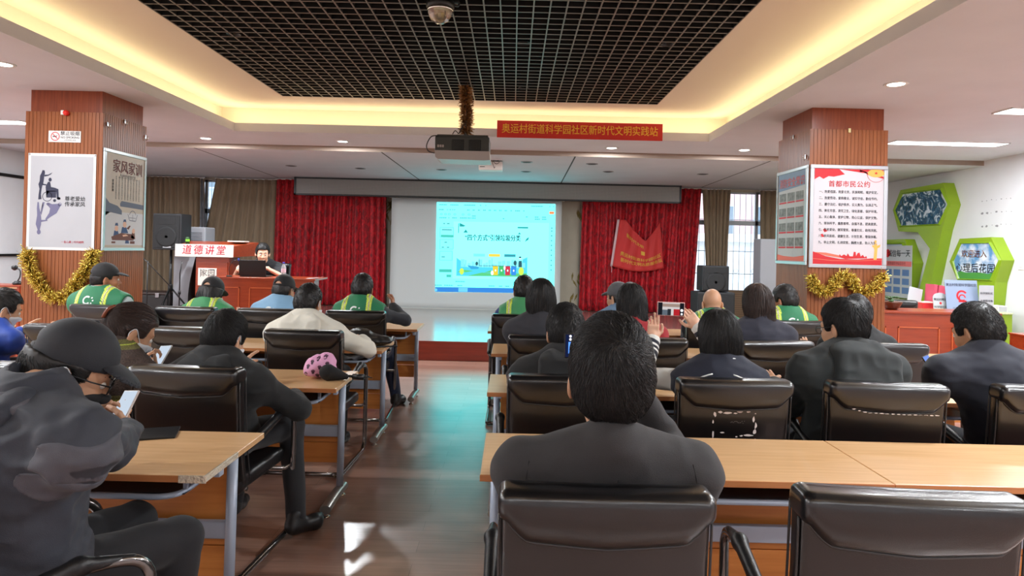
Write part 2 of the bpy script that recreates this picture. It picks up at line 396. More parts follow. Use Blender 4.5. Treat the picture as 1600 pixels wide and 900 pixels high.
# ---------------------------------------------------------------- columns
def wood(name, c1, c2, rough=.4, stretch=(14, 14, .8), coat=0):
    m = bpy.data.materials.new(name); m.use_nodes = True; nt = m.node_tree; b = nt.nodes['Principled BSDF']
    tc = nt.nodes.new('ShaderNodeTexCoord'); mp = nt.nodes.new('ShaderNodeMapping'); mp.inputs['Scale'].default_value = stretch
    nt.links.new(tc.outputs['Object'], mp.inputs[0])
    n = nt.nodes.new('ShaderNodeTexNoise'); n.inputs['Scale'].default_value = 3; n.inputs['Detail'].default_value = 6; n.inputs['Distortion'].default_value = .6
    nt.links.new(mp.outputs[0], n.inputs['Vector'])
    r = nt.nodes.new('ShaderNodeValToRGB'); r.color_ramp.elements[0].position = .32; r.color_ramp.elements[1].position = .68
    r.color_ramp.elements[0].color = (*c1, 1); r.color_ramp.elements[1].color = (*c2, 1)
    nt.links.new(n.outputs[0], r.inputs[0]); nt.links.new(r.outputs[0], b.inputs['Base Color'])
    b.inputs['Roughness'].default_value = rough
    if coat: b.inputs['Coat Weight'].default_value = coat; b.inputs['Coat Roughness'].default_value = .2
    return m
m_slat = wood('slat wood', rgb(136, 76, 38), rgb(158, 92, 50), .4)
m_core = wood('column veneer', rgb(124, 56, 28), rgb(150, 74, 40), .32)
CY, CW, CZK = 6.56, .779, 2.838
CLX, CRX = -4.13 - CW, 2.945
def column(x0):
    c = MB().box((x0 + .03, CY + .03, 0), (x0 + CW - .03, CY + CW - .03, ZC)).build('column', m_core); struct(c)
    s = MB(); n = 21; p = CW / n
    for side in range(4):
        for i in range(n):
            a, b = i * p + .0022, (i + 1) * p - .0022
            if side == 0: s.box((x0 + a, CY, 0), (x0 + b, CY + .022, CZK))
            if side == 1: s.box((x0 + a, CY + CW - .022, 0), (x0 + b, CY + CW, CZK))
            if side == 2: s.box((x0, CY + a, 0), (x0 + .022, CY + b, CZK))
            if side == 3: s.box((x0 + CW - .022, CY + a, 0), (x0 + CW, CY + b, CZK))
    s.box((x0 + .006, CY + .006, 0), (x0 + CW - .006, CY + CW - .006, CZK - .012))
    s.build('slat_cladding', m_slat, c); return c
colL = column(CLX); colR = column(CRX)

# ---------------------------------------------------------------- windows and outdoors
m_frame = mat('window frame', rgb(206, 214, 222), .4)
m_glass = mat('window glass', (1, 1, 1), .02, trans=1, spec=.5)
m_bars = mat('window bars', rgb(150, 165, 180), .4, metal=.5)
def window(nm, x0, x1, cols, mull=None):
    t = bpy.data.objects.new(nm, None); COL.objects.link(t); struct(t); t.location = (x0, YB + .05, WZ0); w = x1 - x0; h = WZ1 - WZ0
    f = MB().box((0, 0, 0), (w, .07, .05)).box((0, 0, h - .04), (w, .07, h)).box((0, 0, 1.58), (w, .07, 1.68))
    for x in (mull or [w * k / cols for k in range(cols + 1)]):
        f.box((max(0, x - .03), 0, 0), (min(w, x + .03), .07, h))
    f.build('window_frame', m_frame, t)
    MB().box((.02, .03, .02), (w - .02, .036, h - .02)).build('glass', m_glass, t)
    b = MB(); n = int(w / .125)
    for k in range(n + 1): b.tube([(w * k / n, .17, 0), (w * k / n, .17, h)], .006, 6)
    for z in (.5, 1.0, 1.7): b.box((0, .165, z), (w, .175, z + .014))
    for k in range(0, n, 3): b.tube([(w * (k + .5) / n + .05 * math.cos(a), .17, .57 + .05 * math.sin(a)) for a in np.linspace(0, 2 * PI, 17)[:-1]], .005, 5, closed=True)
    b.build('window_bars', m_bars, t)
    MB().box((-.03, -.1, -.04), (w + .03, 0.01, 0)).build('window_sill', m_white, t)
window('window_1', WL[0], WL[1], 3); window('window_2', WR[0], WR[1], 4, [0, .80, 1.60, 2.7])
def outbuilding(name, lb, x0, x1, y, z1, mw, bands):
    t = thing(name, lb, 'building', (x0, y, -4)); w = x1 - x0
    MB().box((0, 0, 0), (w, .4, z1 + 4)).build('wall', mw, t)
    MB().box((-.2, -.3, z1 + 4), (w + .2, .5, z1 + 4.25)).build('cornice', m_white, t)
    for z in bands:
        k = .5
        while k < w - 1.4:
            q = MB().box((k, -.05, z + 4), (k + 1.1, .02, z + 5.3)).build('window', m_frame, t)
            MB().box((k + .06, -.06, z + 4.06), (k + .52, -.045, z + 5.24)).box((k + .58, -.06, z + 4.06), (k + 1.04, -.045, z + 5.24)).build('pane', mat('far glass', rgb(120, 140, 155), .1), q); k += 1.9
outbuilding('apartment_building', 'pale pink apartment building with white windows seen through the right window', 4, 18, 28, 5.6, mat('pink render', rgb(226, 190, 190), .9, vary=.06), (2.35, 4.0 - 5.6))
outbuilding('garden_wall_building', 'low white building close outside the right window', 1, 16, 21, 1.95, mat('white render', rgb(232, 236, 240), .9), ())
outbuilding('grey_building', 'grey building glimpsed in the gap between the left curtains', -18, -5, 25, 7, mat('grey render', rgb(190, 205, 220), .9), (1.6, 3.6))
slabg = MB().box((-40, YB + .3, -.3), (40, 60, -.25)).build('ground', mat('outdoor paving', rgb(170, 170, 168), .9)); struct(slabg)
# ------------------------------------------------------------------ implicit surfaces
_rng = np.random.RandomState(3)
_LAT = _rng.rand(32, 32, 32).astype('f') * 2 - 1
def vnoise(P, sc, off=0):
    """smooth value noise of points (..., 3)"""
    q = P * sc + off * 7.31; i = np.floor(q).astype(int); f = q - i; f = f * f * (3 - 2 * f); r = 0
    for a in (0, 1):
        for b in (0, 1):
            for c in (0, 1):
                w = (f[..., 0] if a else 1 - f[..., 0]) * (f[..., 1] if b else 1 - f[..., 1]) * (f[..., 2] if c else 1 - f[..., 2])
                r = r + w * _LAT[(i[..., 0] + a) & 31, (i[..., 1] + b) & 31, (i[..., 2] + c) & 31]
    return r
class Cone:
    def __init__(s, a, b, ra, rb=None): s.a, s.b = np.array(a, float), np.array(b, float); s.ra = ra; s.rb = ra if rb is None else rb
    def box(s): r = max(s.ra, s.rb); return np.minimum(s.a, s.b) - r, np.maximum(s.a, s.b) + r
    def d(s, P):
        ab = s.b - s.a; t = np.clip(((P - s.a) @ ab) / max(ab @ ab, 1e-12), 0, 1)
        return np.linalg.norm(P - s.a - t[..., None] * ab, axis=-1) - (s.ra + t * (s.rb - s.ra))
    def grow(s, t): return Cone(s.a, s.b, s.ra + t, s.rb + t)
class Ell:
    """ellipsoid, R columns = local axes"""
    def __init__(s, c, r, R=None): s.c, s.r = np.array(c, float), np.array(r, float); s.R = np.eye(3) if R is None else np.array(R)
    def box(s):
        e = np.sqrt(((s.R * s.r) ** 2).sum(1)); return s.c - e, s.c + e
    def d(s, P):
        q = (P - s.c) @ s.R; k0 = np.linalg.norm(q / s.r, axis=-1); k1 = np.linalg.norm(q / s.r ** 2, axis=-1)
        return k0 * (k0 - 1) / np.maximum(k1, 1e-9)
    def grow(s, t): return Ell(s.c, s.r + t, s.R)
class RBox:
    def __init__(s, c, h, r, R=None): s.c, s.h, s.r = np.array(c, float), np.array(h, float), r; s.R = np.eye(3) if R is None else np.array(R)
    def box(s): e = np.abs(s.R) @ s.h; return s.c - e, s.c + e
    def d(s, P):
        q = np.abs((P - s.c) @ s.R) - (s.h - s.r)
        return np.linalg.norm(np.maximum(q, 0), axis=-1) + np.minimum(q.max(-1), 0) - s.r
    def grow(s, t): return RBox(s.c, s.h + t, s.r + t, s.R)
class Field:
    def __init__(s, h, prims, pad=.03):
        """prims: list of (prim, k) smooth-unioned"""
        s.h = h; los, his = zip(*[p.box() for p, k in prims])
        s.lo = np.min(los, 0) - pad; n = np.ceil((np.max(his, 0) + pad - s.lo) / h).astype(int) + 1
        s.n = n; s.D = np.full(n, .5, 'f')
        for p, k in prims: s.add(p, k)
    def sub(s, lo, hi):
        a = np.clip(np.floor((lo - s.lo) / s.h).astype(int), 0, s.n); b = np.clip(np.ceil((hi - s.lo) / s.h).astype(int) + 1, 0, s.n)
        sl = tuple(slice(x, y) for x, y in zip(a, b))
        if any(x >= y for x, y in zip(a, b)): return sl, None
        g = np.meshgrid(*[s.lo[i] + s.h * np.arange(a[i], b[i]) for i in range(3)], indexing='ij')
        return sl, np.stack(g, -1)
    def add(s, p, k=.02):
        lo, hi = p.box(); m = k + 3 * s.h; sl, P = s.sub(lo - m, hi + m)
        if P is None: return s
        a = s.D[sl]; b = p.d(P)
        if k > 0: h = np.maximum(k - np.abs(a - b), 0) / k; s.D[sl] = np.minimum(a, b) - h * h * k * .25
        else: s.D[sl] = np.minimum(a, b)
        return s
    def cut(s, p, k=.0):
        lo, hi = p.box(); m = k + 2 * s.h; sl, P = s.sub(lo - m, hi + m)
        if P is None: return s
        a = s.D[sl]; b = -p.d(P)
        if k > 0: h = np.maximum(k - np.abs(a - b), 0) / k; s.D[sl] = np.maximum(a, b) + h * h * k * .25
        else: s.D[sl] = np.maximum(a, b)
        return s
    def P(s):
        g = np.meshgrid(*[s.lo[i] + s.h * np.arange(s.n[i]) for i in range(3)], indexing='ij'); return np.stack(g, -1)
    def op(s, fn, band=.06):
        """fn(P, D) -> new D, evaluated only near the surface"""
        idx = np.nonzero(np.abs(s.D) < band); P = s.lo + s.h * np.stack(idx, -1); s.D[idx] = fn(P, s.D[idx]); return s
    def half(s, n, d):
        """keep n.x < d"""
        n = np.array(n, float)
        P = s.P(); s.D = np.maximum(s.D, P @ n - d).astype('f'); return s
    def copy(s):
        f = object.__new__(Field); f.h, f.lo, f.n, f.D = s.h, s.lo, s.n, s.D.copy(); return f
    def sample(s, Q):
        q = (np.asarray(Q) - s.lo) / s.h; q = np.clip(q, 0, s.n - 1.001); i = q.astype(int); f = q - i; r = 0
        for a in (0, 1):
            for b in (0, 1):
                for c in (0, 1):
                    w = (f[..., 0] if a else 1 - f[..., 0]) * (f[..., 1] if b else 1 - f[..., 1]) * (f[..., 2] if c else 1 - f[..., 2])
                    r = r + w * s.D[i[..., 0] + a, i[..., 1] + b, i[..., 2] + c]
        return r
    def mesh(s):
        """surface nets -> verts, quads"""
        D = s.D.copy()
        for ax in range(3):
            for e in (0, -1):
                sl = [slice(None)] * 3; sl[ax] = e; D[tuple(sl)] = np.maximum(D[tuple(sl)], s.h)
        S = D < 0; nx, ny, nz = D.shape
        C = [(a, b, c) for a in (0, 1) for b in (0, 1) for c in (0, 1)]
        cnt = sum(S[a:nx - 1 + a, b:ny - 1 + b, c:nz - 1 + c].astype('i1') for a, b, c in C)
        cells = np.nonzero((cnt > 0) & (cnt < 8)); n = len(cells[0])
        if n == 0: return np.zeros((0, 3)), np.zeros((0, 4), int)
        ID = np.full((nx - 1, ny - 1, nz - 1), -1, 'i4'); ID[cells] = np.arange(n)
        acc = np.zeros((n, 3)); m = np.zeros(n)
        for i, p in enumerate(C):
            for j in range(i + 1, 8):
                q = C[j]
                if sum(abs(x - y) for x, y in zip(p, q)) != 1: continue
                dp = D[cells[0] + p[0], cells[1] + p[1], cells[2] + p[2]]; dq = D[cells[0] + q[0], cells[1] + q[1], cells[2] + q[2]]
                ok = (dp < 0) != (dq < 0); t = np.where(ok, dp / np.where(ok, dp - dq, 1), 0)
                acc += np.where(ok[:, None], np.array(p) + t[:, None] * (np.array(q) - np.array(p)), 0); m += ok
        V = s.lo + s.h * (np.stack(cells, -1) + acc / m[:, None])
        Q = []
        for ax in range(3):
            b, c = (ax + 1) % 3, (ax + 2) % 3
            sl0 = [slice(1, -1)] * 3; sl1 = [slice(1, -1)] * 3; sl0[ax] = slice(0, -1); sl1[ax] = slice(1, None)
            A, B = S[tuple(sl0)], S[tuple(sl1)]
            for flip, M_ in ((0, A & ~B), (1, ~A & B)):
                e = np.stack(np.nonzero(M_), -1)
                if len(e) == 0: continue
                off = np.ones(3, int); off[ax] = 0; e = e + off
                def g(db, dc):
                    k = e.copy(); k[:, b] += db; k[:, c] += dc; return ID[k[:, 0], k[:, 1], k[:, 2]]
                q = np.stack([g(-1, -1), g(0, -1), g(0, 0), g(-1, 0)], -1)
                Q.append(q[:, ::-1] if flip else q)
        return V, np.concatenate(Q)
    def build(s, name, m=None, parent=None, smooth=True):
        V, Q = s.mesh(); return mesh_from(name, V, Q, m, parent, smooth)
def join_vq(parts):
    V, Q, n = [], [], 0
    for v, q in parts: V.append(v); Q.append(q + n); n += len(v)
    return np.concatenate(V), np.concatenate(Q)
def rotm(ax, ay, az):
    """Rz @ Ry @ Rx"""
    cx, sx, cy, sy, cz, sz = math.cos(ax), math.sin(ax), math.cos(ay), math.sin(ay), math.cos(az), math.sin(az)
    return np.array([[cz, -sz, 0], [sz, cz, 0], [0, 0, 1]]) @ np.array([[cy, 0, sy], [0, 1, 0], [-sy, 0, cy]]) @ np.array([[1, 0, 0], [0, cx, -sx], [0, sx, cx]])
# ------------------------------------------------------------------ desks
m_top = wood('desk top wood', rgb(204, 160, 112), rgb(218, 176, 130), .3, stretch=(.9, 16, 16), coat=.15)
m_edge = wood('desk edge', rgb(186, 118, 70), rgb(198, 132, 82), .4, stretch=(.9, 16, 16))
m_panel = wood('desk panel wood', rgb(196, 120, 54), rgb(212, 136, 66), .4, stretch=(.9, 16, 12))
m_leg = mat('blue grey enamel', rgb(168, 180, 198), .35, metal=.1)
m_foot = mat('cast foot', rgb(172, 172, 166), .3, metal=.7)
m_dsteel = mat('tray steel', rgb(62, 66, 74), .4, metal=.6)
DL, DD, DZ = 1.50, .545, .75
def make_desk(L, label, ends=('l', 'r')):
    """origin at the floor, left near corner; runs +X, depth +Y"""
    t = thing('training_desk', label, 'desk', (0, 0, 0), 0, 'rows of wooden training desks')
    top = MB().rbox((0, .002, DZ - .024), (L, DD, DZ), .003).build('tabletop', m_top, t)
    MB().rbox((-.001, 0, DZ - .0245), (L + .001, .004, DZ - .001), .001).build('edge_band', m_edge, top)
    MB().rbox((.075, .395, .33), (L - .075, .412, DZ - .05), .002).rbox((.075, .395, .2), (L - .075, .412, .326), .002).build('modesty_panel', m_panel, t)
    MB().rbox((.06, .345, .375), (L - .06, .375, .445), .006).build('beam', m_leg, t)
    for x, e in ((.05, 'l'), (L - .05, 'r')):
        lg = MB().tube([(x, .335, .05), (x, .345, .72)], [.021, .021], 14); lg.rbox((x - .02, .1, DZ - .045), (x + .02, .44, DZ - .025), .004); lg.build('leg', m_leg, t, True)
        ft = MB(); n = 14
        ft.grid(lambda u, v: (x + .033 * math.cos(2 * PI * u), .02 + v * .40, .052 + .025 * math.sin(2 * PI * u) + .008 * math.sin(PI * v)), n, 6)
        for yy in (.02, .42): ft._add([(x + .033 * math.cos(2 * PI * k / n), yy, .052 + .025 * math.sin(2 * PI * k / n)) for k in range(n)], [tuple(range(n))])
        f = ft.build('foot', m_foot, t, True)
        for yy in (.05, .39): MB().lathe([(.006, .006), (.006, .04)], 8, (x, yy, 0)).lathe([(.022, 0), (.023, .006), (.012, .012), (.004, .014)], 16, (x, yy, 0)).build('glide', m_chrome, f, True)
        pl = MB().rbox((x - .03 if e == 'r' else x + .006, .24, DZ - .09), (x - .006 if e == 'r' else x + .03, .28, DZ - .024), .003).build('bracket', m_leg, t)
    for yy in (): pass
    sh = MB().rbox((.12, .10, DZ - .105), (L - .12, .36, DZ - .1), .002)
    r = .011; pts = fillet([(.13, .36, DZ - .1), (.13, .06, DZ - .1), (L - .13, .06, DZ - .1), (L - .13, .36, DZ - .1)], .09, 6)
    tr = sh.build('book_tray', m_dsteel, t)
    MB().tube(pts, r, 8).build('tray_rail', m_leg, tr, True)
    for x in (.13, L - .13): MB().rbox((x - .008, .12, DZ - .1), (x + .008, .14, DZ - .024), .003).build('tray_hanger', m_leg, tr)
    return t
RY = {1: 2.35, 2: 3.74, 3: 5.12, 4: 6.5}
RXL = {1: -1.053, 2: -.985, 3: -1.0, 4: -.925}; RXR = {1: -.10, 2: -.128, 3: -.15, 4: -.23}
rowname = {1: 'front-most row nearest the camera', 2: 'second row from the camera', 3: 'third row from the camera', 4: 'far row nearest the stage'}
where = {(1, 'L', 0): 'wooden desk with a taped corner under the arm of the person in the dark cap', (1, 'L', 1): 'wooden desk left of the taped desk, hidden behind the person in the dark cap',
         (2, 'L', 0): 'wooden desk holding the pink bag beside the aisle', (2, 'L', 1): 'wooden desk in front of the person in the patterned sweater',
         (3, 'L', 0): 'wooden desk holding a limp black bag beside the aisle', (3, 'L', 1): 'wooden desk in front of the empty black chairs left of the white hoodie',
         (4, 'L', 0): 'farthest left wooden desk, by the green vest person at the aisle', (4, 'L', 1): 'farthest left wooden desk beside the left column, hidden by the vests',
         (1, 'R', 0): 'nearest wooden desk, in front of the filming person in the charcoal suit', (1, 'R', 1): 'nearest wooden desk on the far right, bare, past the seam',
         (2, 'R', 0): 'wooden desk in front of the person raising a phone', (2, 'R', 1): 'wooden desk in front of the person in the dark suit at the right edge',
         (3, 'R', 0): 'wooden desk in front of the person with long black hair', (3, 'R', 1): 'wooden desk in front of the person with long brown hair, left of the column', (3, 'R', 2): 'wooden desk right of the column, crumpled grey plastic on it',
         (4, 'R', 0): 'farthest right wooden desk at the aisle, before the stage step', (4, 'R', 1): 'farthest wooden desk right of centre, before the bald person'}
d0 = None; DESK = {}
for (r, sd, k), lb in where.items():
    x = RXL[r] - (k + 1) * (DL + .004) if sd == 'L' else RXR[r] + k * (DL + .004)
    y = RY[r] + (-.05 if (r, sd) == (1, 'L') else 0.03 if (r, sd) == (1, 'R') else 0)
    if d0 is None: d0 = make_desk(DL, lb); d0.location = (x, y, 0); DESK[(r, sd, k)] = d0
    else: DESK[(r, sd, k)] = dup(d0, (x, y, 0), 0, lb)
# torn clear tape on the corner of the near left desk
mt = mat('clear packing tape', rgb(214, 200, 178), .12, bump=.9, bscale=90, coat=.6)
_d = DESK[(1, 'L', 0)]
def crinkle(u, v, base, du, dv): p = Vector(base) + Vector(du) * u + Vector(dv) * v; return (p.x, p.y, p.z)
tp = MB().rbox((DL - .095, -.0025, DZ - .026), (DL + .002, .003, DZ + .0015), .0015).rbox((DL - .006, 0, DZ - .022), (DL + .003, .27, DZ + .0015), .0015)
tp.build('corner_tape', mt, _d)['label'] = 'shiny clear tape wrapped round the desk corner'

# ------------------------------------------------------------------ chairs
m_leather = mat('black leather', rgb(17, 16, 17), .3, spec=.55, bump=.06, bscale=260, vary=.12, vscale=5, coat=.45)
m_leather2 = mat('black leather seat', rgb(24, 22, 23), .36, spec=.5, bump=.06, bscale=260)
m_pipe = mat('leather piping', rgb(52, 50, 50), .35)
m_tubec = mat('black chromed tube', rgb(124, 120, 118), .16, metal=.9)
m_peel = mat('peeled leather lining', rgb(226, 216, 212), .9)
CWD = .278     # half width of the back
def back_y(z): return -.235 - .075 * (z - .45) / .57 - .012 * math.sin(PI * min(1, max(0, (z - .45) / .5)))
def make_chair():
    t = thing('conference_chair', '', 'chair', (0, 0, 0), 0, 'black leather conference chairs')
    h = .0075
    f = Field(h, [(RBox((0, -.1, .74), (CWD, .36, .285), .02), 0)], .02)
    P = f.P(); x, y, z = P[..., 0], P[..., 1], P[..., 2]
    cy = -.235 - .075 * (z - .45) / .57 - .012 * np.sin(PI * np.clip((z - .45) / .5, 0, 1)) + .16 * x * x    # curved: edges forward
    wid = CWD - .012 * np.clip((.75 - z) / .3, 0, 1)
    th = .033 + .006 * np.clip((z - .8) / .2, 0, 1)
    def rb(qx, qy, qz, r):
        q = np.stack([qx + r, qy + r, qz + r], -1); return np.linalg.norm(np.maximum(q, 0), axis=-1) + np.minimum(q.max(-1), 0) - r
    body = rb(np.abs(x) - wid, np.abs(y - cy) - th, np.abs(z - .71) - .29, .022)
    f.D = body.astype('f'); back = f.build('backrest', m_leather, t)
    # rolled top cushion folded over the back
    zb = .868 - .012 * np.clip(1 - np.abs(x) / .2, 0, 1) + .05 * np.clip((np.abs(x) - .2) / .06, 0, 1) ** 1.4
    cz = (1.0 + zb) / 2; hz = (1.0 - zb) / 2
    bul = .012 * np.clip(1 - ((z - cz) / np.maximum(hz, .01)) ** 2, 0, 1)
    roll = rb(np.abs(x) - (CWD + .004), np.abs(y - (cy - .012)) - (th + .014 + bul), np.abs(z - cz) - hz, .026)
    f.D = roll.astype('f'); f.build('top_cushion', m_leather, t)
    pi = MB()
    def bp(xx, zz): return (xx, back_y(zz) + .16 * xx * xx - .039 - .004, zz)
    xs = np.linspace(-CWD + .004, CWD - .004, 33)
    pi.tube([(xx, back_y(.87) + .16 * xx * xx - .049, .870 - .012 * max(0, 1 - abs(xx) / .2) + .05 * max(0, (abs(xx) - .2) / .06) ** 1.4) for xx in xs], .0035, 6)
    for s_ in (-1, 1):
        pi.tube([(s_ * (CWD + .001), back_y(z_) + .16 * CWD ** 2 - .03, z_) for z_ in np.linspace(.44, .93, 14)], .0035, 6)
        pi.tube([(s_ * (CWD + .001), back_y(z_) + .16 * CWD ** 2 + .03, z_) for z_ in np.linspace(.44, .95, 14)], .0035, 6)
    pi.build('piping', m_pipe, t, True)
    # seat curling up into the back
    f = Field(h, [(RBox((0, .02, .415), (.25, .27, .04), .03), 0), (RBox((0, -.225, .47), (.245, .04, .075), .035), .07)], .03)
    f.op(lambda P, D: D + .012 * np.exp(-((P[:, 0] / .16) ** 2 + (P[:, 1] / .16) ** 2)) * (P[:, 2] > .42)); f.build('seat', m_leather2, t)
    for s_ in (-1, 1):
        X = s_ * .305
        pts = fillet([(X - s_ * .03, -.25, .60), (X, -.2, .62), (X, .12, .685), (X, .27, .66), (X, .27, .02), (X, -.33, .02), (X - s_ * .06, -.33, .02)], .1, 7)
        MB().tube(pts, .0165, 10).build('arm_frame', m_tubec, t, True)
        pad = Field(.005, [(Cone((X, -.21, .633), (X, .09, .69), .018, .023), 0), (Cone((X, .09, .69), (X, .22, .672), .023, .012), .02)], .02); pad.build('arm_pad', m_black, t)
    MB().tube([(-.24, -.33, .02), (.24, -.33, .02)], .0135, 10).build('floor_bar', m_tubec, t, True)
    MB().tube([(-.30, .16, .375), (.30, .16, .375)], .012, 8).tube([(-.245, -.15, .375), (.245, -.15, .375)], .012, 8).tube([(.298, .268, .36), (.298, .16, .375)], .012, 8).tube([(-.298, .268, .36), (-.298, .16, .375)], .012, 8).build('seat_rail', m_tubec, t, True)
    return t
ch0 = make_chair()
_first = [True]
CHAIRS = {}
def place_chair(key, px, yback, rz, lb, x=None):
    """px: picture column of the middle of the back; yback: distance of the back's rear face"""
    X = at(px, 600, yback).x if x is None else x
    c, s_ = math.cos(rz), math.sin(rz); ox, oy = -(-s_ * -.33), -(c * -.33)
    loc = (X - s_ * .33, yback + c * .33, 0) if False else (X - math.sin(rz) * .33, yback + math.cos(rz) * .33, 0)
    if _first[0]:
        o = ch0; o.location = loc; o.rotation_euler = (0, 0, rz); o['label'] = lb; _first[0] = False
    else: o = dup(ch0, loc, rz, lb)
    if key in ('1a', '1b'): o.scale = (.935, 1, .99 if key == '1a' else 1.01)
    if key == '1c': o.location = (-1.42, 1.92, 0)
    CHAIRS[key] = o; return o
R = math.radians
for a in (('1a', 952, 1.60, R(0), 'nearest black leather chair, its wide back in front of the person filming with a phone'),
          ('1b', 1432, 1.56, R(-4), 'nearest empty black leather chair at the bottom right corner'),
          ('1c', -40, 1.80, R(-45), 'black leather chair with a bare arm tube under the person in the dark cap'),
          ('2a', 287, 3.04, R(-4), 'black leather chair behind the person in the black hoodie at the left aisle'),
          ('2b', 60, 3.04, R(0), 'black leather chair of the person in the patterned sweater'),
          ('2c', 882, 3.04, R(2), 'black leather chair under the short-haired person left of the filming person'),
          ('2d', 1150, 3.04, R(0), 'black leather chair with a white peeling rectangle on its back'),
          ('2e', 1388, 3.04, R(-6), 'empty black leather chair with torn white piping under its top cushion'),
          ('2f', 1655, 3.04, R(-5), 'black leather chair cut by the right edge, behind the dark suit'),
          ('3a', 97, 4.44, R(0), 'empty black leather chair in front of the left column garland'),
          ('3b', 290, 4.44, R(0), 'empty black leather chair right of the patterned sweater person'),
          ('3c', 471, 4.44, R(-2), 'black leather chair behind the white hoodie'),
          ('3d', 853, 4.44, R(0), 'black leather chair of the person with long straight black hair'),
          ('3e', 1013, 4.44, R(0), 'black leather chair of the dark-haired person with the red collar'),
          ('3f', 1212, 4.44, R(6), 'black leather chair of the person with long brown hair'),
          ('3g', 1388, 4.44, R(0), 'black leather chair with a small white nick, left of the dark suit'),
          ('4a', 150, 5.83, R(-6), 'black leather chair under the green vest person before the left column'),
          ('4b', 287, 5.83, R(0), 'black leather chair of the green vest person in the black cap'),
          ('4c', 415, 5.83, R(0), 'black leather chair of the blue vest person'),
          ('4d', 553, 5.83, R(3), 'black leather chair of the green vest person at the left aisle'),
          ('4e', 812, 5.83, R(0), 'black leather chair of the green vest person under the projector screen'),
          ('4f', 968, 5.83, R(0), 'black leather chair of the grey-capped person'),
          ('4g', 1118, 5.83, R(0), 'black leather chair of the bald person'),
          ('4h', 1252, 5.83, R(4), 'black leather chair of the green vest person by the right column'),
          ('5a', -88, 4.44, R(-5), 'black leather chair of the person in the bright blue jacket')): place_chair(*a)
# wear on two chairs
def wear(key, nm, fl, lb):
    o = fl.mb; V = [Vector(v) for v in o.v]
    V = [(v.x, back_y(v.z) + .16 * v.x ** 2 - (.0365 if v.z < .86 else .062), v.z) for v in V]
    w = mesh_from(nm, V, o.f, m_peel, CHAIRS[key]); w['label'] = lb
fl = Flat(); rr = random.Random(4)
def blot(u, w, a, b):
    n = 9; fl.poly([(u + a * math.cos(2 * PI * k / n) * rr.uniform(.6, 1.15), w + b * math.sin(2 * PI * k / n) * rr.uniform(.6, 1.15)) for k in range(n)])
for u, w, a, b in ((-.10, .835, .008, .012), (-.075, .846, .012, .006), (-.04, .843, .022, .006), (.0, .842, .01, .004), (.025, .852, .018, .007), (.065, .85, .012, .005), (.1, .842, .004, .003), (-.108, .80, .004, .01), (.092, .815, .006, .014), (.104, .785, .006, .02), (.1, .755, .008, .014), (.07, .738, .025, .006), (.035, .735, .01, .004), (-.105, .74, .005, .02), (-.06, .748, .012, .004), (.01, .73, .006, .004), (.106, .718, .004, .005)): blot(u, w, a, b)
for k in range(12): blot(-.02 + .006 * k, .80 + rr.uniform(-.006, .006), .0012, .0012)
wear('2d', 'peeling_patch', fl, 'white peeled leather forming a broken rectangle')
fl = Flat()
for k in range(16):
    u = -.17 + .026 * k; blot(u, .862 + .02 * max(0, (-u - .1) / .1) + rr.uniform(-.001, .001), rr.uniform(.006, .013), .0028)
wear('2e', 'torn_piping', fl, 'white torn edge under the cushion')
fl = Flat(); blot(.0, .82, .006, .006); wear('3g', 'leather_nick', fl, 'small white nick')
# ------------------------------------------------------------------ stage wall: curtains, screen, sign
def velvet(name, c, dark, sc=26):
    m = bpy.data.materials.new(name); m.use_nodes = True; nt = m.node_tree; b = nt.nodes['Principled BSDF']
    tc = nt.nodes.new('ShaderNodeTexCoord'); mp = nt.nodes.new('ShaderNodeMapping'); mp.inputs['Scale'].default_value = (1.6, 1, .7); nt.links.new(tc.outputs['Object'], mp.inputs[0])
    n = nt.nodes.new('ShaderNodeTexNoise'); n.inputs['Scale'].default_value = sc; n.inputs['Detail'].default_value = 6; n.inputs['Roughness'].default_value = .65; n.inputs['Distortion'].default_value = .8
    nt.links.new(mp.outputs[0], n.inputs['Vector'])
    r = nt.nodes.new('ShaderNodeValToRGB'); r.color_ramp.elements[0].position = .40; r.color_ramp.elements[1].position = .62
    r.color_ramp.elements[0].color = (*dark, 1); r.color_ramp.elements[1].color = (*c, 1)
    nt.links.new(n.outputs[0], r.inputs[0]); nt.links.new(r.outputs[0], b.inputs['Base Color'])
    b.inputs['Roughness'].default_value = .6; b.inputs['Sheen Weight'].default_value = .5; b.inputs['Sheen Tint'].default_value = (1, .25, .25, 1); b.inputs['Sheen Roughness'].default_value = .35
    return m
m_velvet = velvet('crushed red velvet', rgb(214, 20, 38), rgb(120, 6, 20), 12)
m_beige = mat('beige curtain', rgb(150, 132, 108), .8, vary=.16, vscale=30, stretch=(6, 1, .15), sheen=.2)
m_lining = mat('grey curtain lining', rgb(118, 122, 128), .7, vary=.2, vscale=8)
